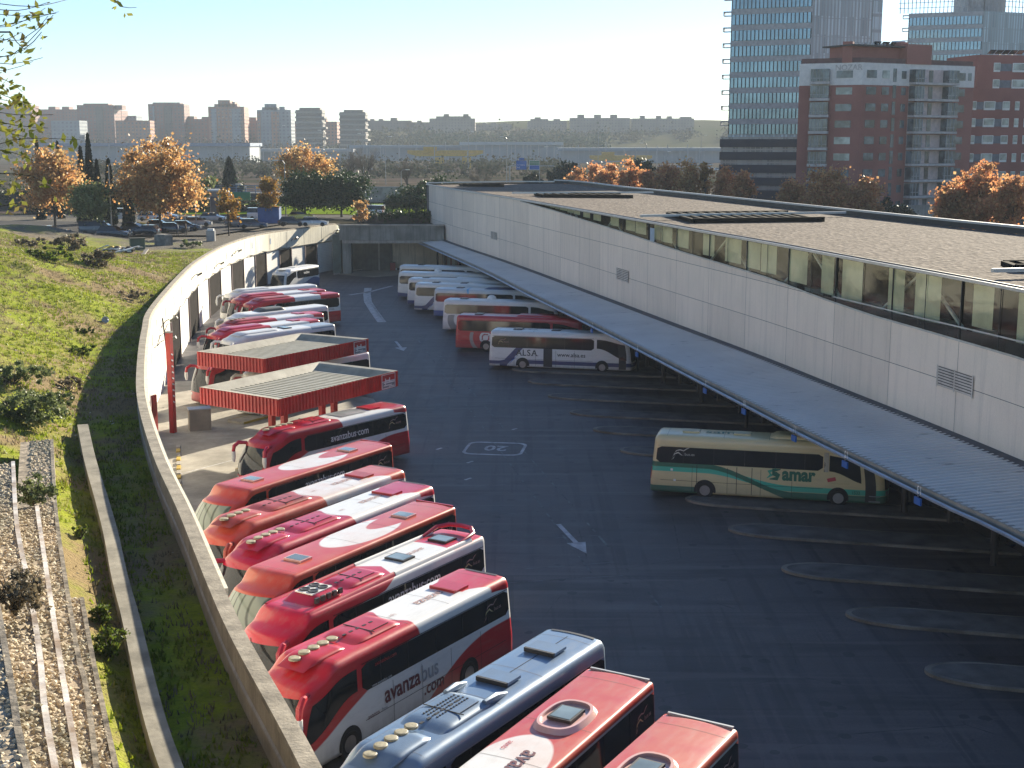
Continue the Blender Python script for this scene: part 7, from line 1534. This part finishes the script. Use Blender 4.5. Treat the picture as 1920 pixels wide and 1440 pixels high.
for a_ in ((95, 443, 5, SIL, 'blurred silver car farthest left behind the dry weeds', 'car'), (128, 452, -5, SIL, 'silver car in front of the farthest left one', 'car'), (183, 440, 8, (.12, .12, .12), 'dark grey van with roof rack in the car park', 'van'), (215, 447, -8, BLK, 'black car just in front of the dark grey van', 'suv'), (255, 436, -8, (.03, .03, .05), 'shiny dark saloon beneath the golden tree trunk', 'car'), (272, 441, 170, BLK, 'dark car with red rear lights, closest to the tree trunk', 'car'),
        (301, 430, 8, (.1, .11, .12), 'grey car right behind the golden tree trunk', 'car'), (327, 436, 8, BLK, 'black car behind the two standing people', 'car'), (350, 432, 5, DBL, 'dark blue car right of the two standing people', 'car'), (372, 424, 5, SIL, 'silver car with bright roof near the lamp post', 'car'), (284, 414, 0, WH_, 'white hatchback on the lawn side road', 'car'), (312, 412, 0, SIL, 'small silver car behind the white hatchback', 'car'), (222, 413, 0, WH_, 'white van seen between two cypresses', 'van'),
        (475, 428, 5, DBL, 'blue grey car by the end of the white wall', 'car'), (448, 424, 0, (.15, .16, .18), 'grey car beside the young yellow tree', 'car'), (548, 424, 0, BLK, 'black car in the shade under the left umbrella pine', 'car'), (590, 424, 0, SIL, 'silver car half hidden by pine trunks', 'car'), (565, 412, 0, (.6, .5, .08), 'yellow car under the umbrella pines', 'car'), (400, 415, 0, SIL, 'silver car passing behind the stone kiosk', 'car')): car(*a_[:5], kind=a_[5])
car(492, 412, 0, WH_, 'white van beside the blue container', 'van'); car(697, 406, 160, WH_, 'white camper van above the bridge', 'van'); car(412, 352, 0, WH_, 'white saloon crossing the blue railed overpass', 'car', z=7 + zo + .05, pos=D(412, 352, 303), grp=None)
for k, (px, py) in enumerate([(rnd.uniform(880, 1360), rnd.uniform(305, 322)) for _ in range(34)] + [(rnd.uniform(690, 860), rnd.uniform(312, 330)) for _ in range(8)]):
    p = P(px, py, 7.02); 
    if k == 0: fc = car(px, py, 0, SIL, 'small distant car parked in the far rail yard lot', 'car', z=7.0, name='distant_car', grp='distant cars in the rail yard lots')
    else:
        c_ = copy_tree(fc); c_.location = (p.x, p.y, 7.0); c_.rotation_euler.z = rnd.choice((0, .1, PI / 2))
# blue container, kiosk, containers, rubble
def simple(name, p, d, rz, mat, label, cat, cap=None, capm=None, grp=None):
    e = empty(name, p, rz, label, cat, grp); b = MB(); x, y, z = d; b.prism([(-x / 2 + .05, -y / 2), (x / 2 - .05, -y / 2), (x / 2, -y / 2 + .05), (x / 2, y / 2 - .05), (x / 2 - .05, y / 2), (-x / 2 + .05, y / 2), (-x / 2, y / 2 - .05), (-x / 2, -y / 2 + .05)], 0, z); b.build('body', mat, e)
    if cap: MB().box((0, 0, z + cap[2] / 2 + .002), cap).build('top', capm, e)
    return e
p = P(506, 418, 7.4); simple('container', p, (3.4, 2.2, 2.5), 0, M('container_blue', (.04, .12, .35), .5), 'blue container under the umbrella pines', 'container', (3.5, 2.3, .1), m_dark)
p = D(403, 410, 222); p.z = 7; kq = empty('kiosk', p, .2, 'tall stone advertising column with flat cap on the lawn', 'column'); MB().prism([(-.75, -.75), (.75, -.75), (.75, .75), (-.75, .75)], 0, 5.2).build('shaft', M('kiosk_stone', (.3, .26, .22), .8), kq); MB().box((0, 0, 5.35), (2.0, 2.0, .3)).build('cap', m_white, kq); MB().box((0, -.77, 2.6), (1.1, .06, 3.4)).build('panel', M('kiosk_panel', (.12, .1, .1), .6), kq)
mj_ = M('junk_grey', (.26, .27, .25), .8, var=.4)
p = PG(258, 468); simple('skip', p, (1.7, 1.1, 1.3), .4, M('skip_green', (.08, .12, .09), .7), 'dark green rubbish bin beside the rubble pile', 'bin', (1.8, 1.2, .12), M('bin_lid', (.04, .05, .04), .7))
p = PG(307, 460); simple('skip', p, (1.9, 1.4, 1.3), -.5, mj_, 'grey broken concrete tank standing by the dry weeds', 'tank', (1.5, 1.1, .12), m_conc)
p = PG(396, 452); simple('skip', p, (1.1, .8, 1.4), 0, m_metal, 'small grey cabinet with round top by the wall edge', 'cabinet', (.8, .6, .25), m_white)
rb = MB(); p = PG(232, 476)
pile = empty('rubble_pile', p, 0, 'pile of broken boards with yellow sacks beside the green bin', 'rubble')
for k in range(16): rb = MB(); rb.box((rnd.uniform(-3, 3), rnd.uniform(-1.2, 1.2), .15 + rnd.random() * .6), (rnd.uniform(1, 2.6), .4, .12), rnd.uniform(0, 3), 0, Matrix.Rotation(rnd.uniform(-.3, .3), 3, 'Y')); rb.build('board', m_conc if k % 3 else m_white, pile)
for k in range(4): MB().lathe([(.1, 0), (.5, .15), (.55, .5), (.2, .8)], (rnd.uniform(-2, 1), rnd.uniform(-.6, .6), .1), 'Z', 10).build('sack', m_yellow if k % 2 else m_black, pile, True)
p = PG(196, 603); e = empty('white_bucket', p, 0, 'single small white bucket lying on the grass bank', 'bucket'); MB().lathe([(.28, 0), (.36, .6), (.38, .62), (.33, .6), (.26, .05)], (0, 0, 0), 'Z', 16).build('bucket', m_white, e, True); MB().tube([(-.36, 0, .6), (-.2, 0, .78), (.2, 0, .78), (.36, 0, .6)], .012, 5).build('handle', m_metal, e); e.rotation_euler = (1.1, .2, .4); e.scale = (.7, .7, .7)
# people
def person(px, py, z, label, col, facing=0, stride=.12):
    p = P(px, py, z); e = empty('person', (p.x, p.y, z), facing, label, 'person', None); J = [(0, 0, .95, .15), (0, 0, 1.2, .16), (0, 0, 1.42, .17), (0, 0, 1.52, .06), (0, 0, 1.6, .055), (0, .01, 1.68, .1), (0, 0, 1.76, .085), (.1, stride * .5, .88, .1), (.11, stride, .5, .065), (.11, stride * .8, .08, .045), (.11, stride * .8 + .12, .04, .04), (-.1, -stride * .5, .88, .1), (-.11, -stride, .5, .065), (-.11, -stride * 1.3, .08, .045), (-.11, -stride * 1.3 + .12, .04, .04), (.2, 0, 1.43, .07), (.26, -.03, 1.15, .05), (.25, .1, .92, .035), (.25, .14, .84, .03), (-.2, 0, 1.43, .07), (-.26, .03, 1.15, .05), (-.25, .14, .92, .035), (-.25, .18, .84, .03)]
    E = [(0, 1), (1, 2), (2, 3), (3, 4), (4, 5), (5, 6), (0, 7), (7, 8), (8, 9), (9, 10), (0, 11), (11, 12), (12, 13), (13, 14), (2, 15), (15, 16), (16, 17), (17, 18), (2, 19), (19, 20), (20, 21), (21, 22)]
    me = bpy.data.meshes.new('figure'); me.from_pydata([j[:3] for j in J], E, []); o = bpy.data.objects.new('figure', me); C.objects.link(o); sk = o.modifiers.new('s', 'SKIN'); o.modifiers.new('b', 'SUBSURF').levels = 1
    for i, j in enumerate(J): me.skin_vertices[0].data[i].radius = (j[3], j[3])
    me.skin_vertices[0].data[0].use_root = True; dg = bpy.context.evaluated_depsgraph_get(); dg.update(); m2 = bpy.data.meshes.new_from_object(o.evaluated_get(dg)); bpy.data.objects.remove(o)
    m2.materials.clear()
    for m_ in (col, M('skin', (.4, .25, .18), .6), M('trousers', (.03, .035, .05), .8), M('hair', (.03, .02, .015), .8)): m2.materials.append(m_)
    for f in m2.polygons: z_ = f.center.z; f.material_index = 3 if z_ > 1.72 or (z_ > 1.62 and f.center.y < -.03) else 1 if z_ > 1.53 or (z_ < .9 and abs(f.center.x) > .2) else 2 if z_ < .95 else 0; f.use_smooth = True
    b = bpy.data.objects.new('body', m2); C.objects.link(b); b.parent = e
    hr = MB().lathe([(.02, .0), (.09, -.01), (.105, -.06), (.1, -.12)], (0, -.015, 1.83), 'Z', 12).build('hair', MATS['hair'], e, True)
person(333, 443, 7.42, 'person in dark blue jacket standing left of the other by the tree trunk', M('jacket_blue', (.04, .06, .12), .8), 1.2, .18); person(349, 443, 7.42, 'person in brown coat standing right of the other near the tree', M('coat_brown', (.12, .07, .04), .8), -1.0, .08)
person(688, 417, 7.3, 'person in a white top walking on the bridge footway', M('top_white', (.7, .7, .68), .7), 1.5); person(706, 418, 7.3, 'person in dark clothes walking right of the other on the bridge', M('coat_dark', (.03, .03, .03), .8), 1.5)
# lamp posts, signs
LG = 'tall street lamps'
def lamp(px, Y, yt, label, arm=1, zb=7.0, h2=None, double=False):
    c = D(px, yt, Y); e = empty('street_lamp', (c.x, Y, zb), 0, label, 'street lamp', LG); h = c.z - zb; MB().tube([(0, 0, 0), (0, 0, h - .6), (arm * .3, 0, h - .1), (arm * 1.2, 0, h)], [.11, .08, .06, .05], 8).build('pole', m_metal, e)
    MB().box((arm * 1.6, 0, h - .02), (1.0, .3, .16)).build('lamp_head', m_white, e)
    if double: MB().box((-.6, 0, h - .02), (1.0, .3, .16)).build('lamp_head', m_white, e)
for px, Y, yt, arm, nm in ((203, 190, 304, 1, 'lamp post before the slim cypress'), (522, 420, 235, 1, 'tall lamp mast above the yellow tree'), (533, 240, 300, -1, 'curved lamp post left of the orange tree'), (608, 430, 244, -1, 'thin tall lamp mast over the umbrella pines'), (664, 430, 250, 1, 'tall lamp mast right of the terraced towers'), (680, 430, 243, -1, 'curved tall lamp mast right of the terraced towers'), (722, 430, 256, 1, 'curved lamp mast near the bare trees'),
    (878, 520, 247, 1, 'distant light mast above the pine wood'), (950, 420, 256, -1, 'lamp mast just left of the blue road signs'), (1012, 330, 275, 1, 'lamp mast just right of the blue road signs'), (1122, 560, 246, 1, 'distant lamp mast over the left end of the pale hill'), (1212, 420, 268, -1, 'lamp mast over the russet row'), (1245, 420, 284, 1, 'low curved lamp over the russet row'), (1315, 560, 254, 1, 'distant lamp mast right of the pale hill blocks'), (346, 196, 392, 1, 'short post behind the silver car by the people'), (366, 200, 372, 1, 'thin green post right of the golden tree'), (430, 240, 345, 1, 'lamp post behind the young yellow tree'), (752, 330, 318, 1, 'thin short lamp near the white van')): lamp(px, Y, yt, nm, arm)
c = D(980, 300, 400); sgp = empty('road_sign', (c.x, 400, 7), 0, 'overhead gantry with blue and green motorway signs before the rail yard', 'road sign'); zt = D(980, 297, 400).z - 7
def sgn(px0, px1, y0, y1, mt, nm): a = D(px0, y1, 400); b_ = D(px1, y0, 400); return MB().box(((a.x + b_.x) / 2 - c.x, -.3, (a.z + b_.z) / 2 - 7), (b_.x - a.x, .15, b_.z - a.z)).build(nm, mt, sgp)
s1 = sgn(968, 987, 301, 318, m_blue, 'blue_panel'); s2 = sgn(973, 983, 296, 300, m_blue, 'blue_panel'); s3 = sgn(993, 1011, 302, 305, M('sign_green', (.03, .2, .1), .5), 'green_panel'); s4 = sgn(993, 1011, 306, 309, MATS['sign_green'], 'green_panel'); s5 = sgn(993, 1011, 310, 318, m_blue, 'blue_panel'); sgn(992, 1012, 301, 319, m_white, 'white_back').location.y = .2
for tx, zz, sz in (('R-3', 315, .55), ('A 3  Valencia', 310, .42)):
    tv, tf = text_geo(tx, .01); pp_ = D(970, zz, 400); tb_ = MB(); tb_.add([(pp_.x - c.x + x * sz, -.4, pp_.z - 7 + y * sz) for x, y in tv], tf); tb_.build('lettering', m_white, sgp)
for px in (956, 1039): a = D(px, 311, 400); MB().tube([(a.x - c.x, 0, 0), (a.x - c.x, 0, a.z - 7)], .16, 8).build('post', m_metal, sgp)
a, b_ = D(956, 311, 400), D(1039, 311, 400); MB().bar((a.x - c.x, 0, a.z - 7), (b_.x - c.x, 0, b_.z - 7), .25).build('beam', m_metal, sgp)
q = D(453, 368, 262); gs = empty('road_sign', (q.x, 262, 7), 0, 'green and white road sign beside the overpass', 'road sign'); MB().box((0, 0, q.z - 7), (3.4, .12, 1.6)).build('panel', MATS['sign_green'], gs); MB().box((-3.6, 0, q.z - 7.2), (2.6, .12, 2.0)).build('panel', m_white, gs)
for x in (-3.6, 0): MB().tube([(x, .1, 0), (x, .1, q.z - 7)], .08, 6).build('post', m_metal, gs)
# catenary masts of the rail yard
mg = 'overhead line masts in the rail yard'; mm = None
for i in range(44):
    px = 60 + i * 30 + rnd.uniform(-9, 9); Y = rnd.uniform(600, 860); x = D(px, 300, Y).x
    if mm is None:
        mm = empty('line_mast', (x, Y, 7), 0, 'slim steel overhead line mast standing in the rail yard', 'mast', mg); MB().tube([(0, 0, 0), (0, 0, 11)], .2, 6).build('mast', m_tsp, mm); MB().bar((0, 0, 9), (3.5, 0, 9.6), .14).build('arm', m_tsp, mm)
    else: c_ = copy_tree(mm); c_.location = (x, Y, 7); c_.scale = (1, 1, rnd.uniform(.8, 1.3))
fe = empty('fence', D(700, 350, 300), 0, 'long low grey concrete parapet behind the green slope', 'parapet'); fe.location.z = 7; MB().box((3, 0, 1.6), (22, .4, 3.2)).build('wall', m_conc, fe); MB().box((3, 0, 3.3), (22, .1, .3)).build('rail', m_metal, fe)
# low yellow bits of kerb by the car park
for (a, b_) in (((0, 437), (30, 430)), ((255, 418), (282, 421))):
    k0, k1 = P(*a, 7.45), P(*b_, 7.45); tag(MB().bar(k0, k1, .3, .3).build('kerb', m_yellow), kind='structure')
# ---- haze
hz = MB(); hz.box((0, 1350, 42), (3400, 2840, 96)); ho = hz.build('haze', []) if False else None
me = bpy.data.meshes.new('haze'); me.from_pydata(hz.v, [], hz.f); ho = bpy.data.objects.new('haze', me); C.objects.link(ho); m = bpy.data.materials.new('haze'); m.use_nodes = True; t = m.node_tree; t.nodes.remove(t.nodes['Principled BSDF']); pv = t.nodes.new('ShaderNodeVolumePrincipled'); pv.inputs['Color'].default_value = (.8, .9, 1, 1); pv.inputs['Density'].default_value = .00017; pv.inputs['Anisotropy'].default_value = .0; t.links.new(pv.outputs[0], t.nodes['Material Output'].inputs['Volume']); me.materials.append(m); tag(ho, kind='stuff')
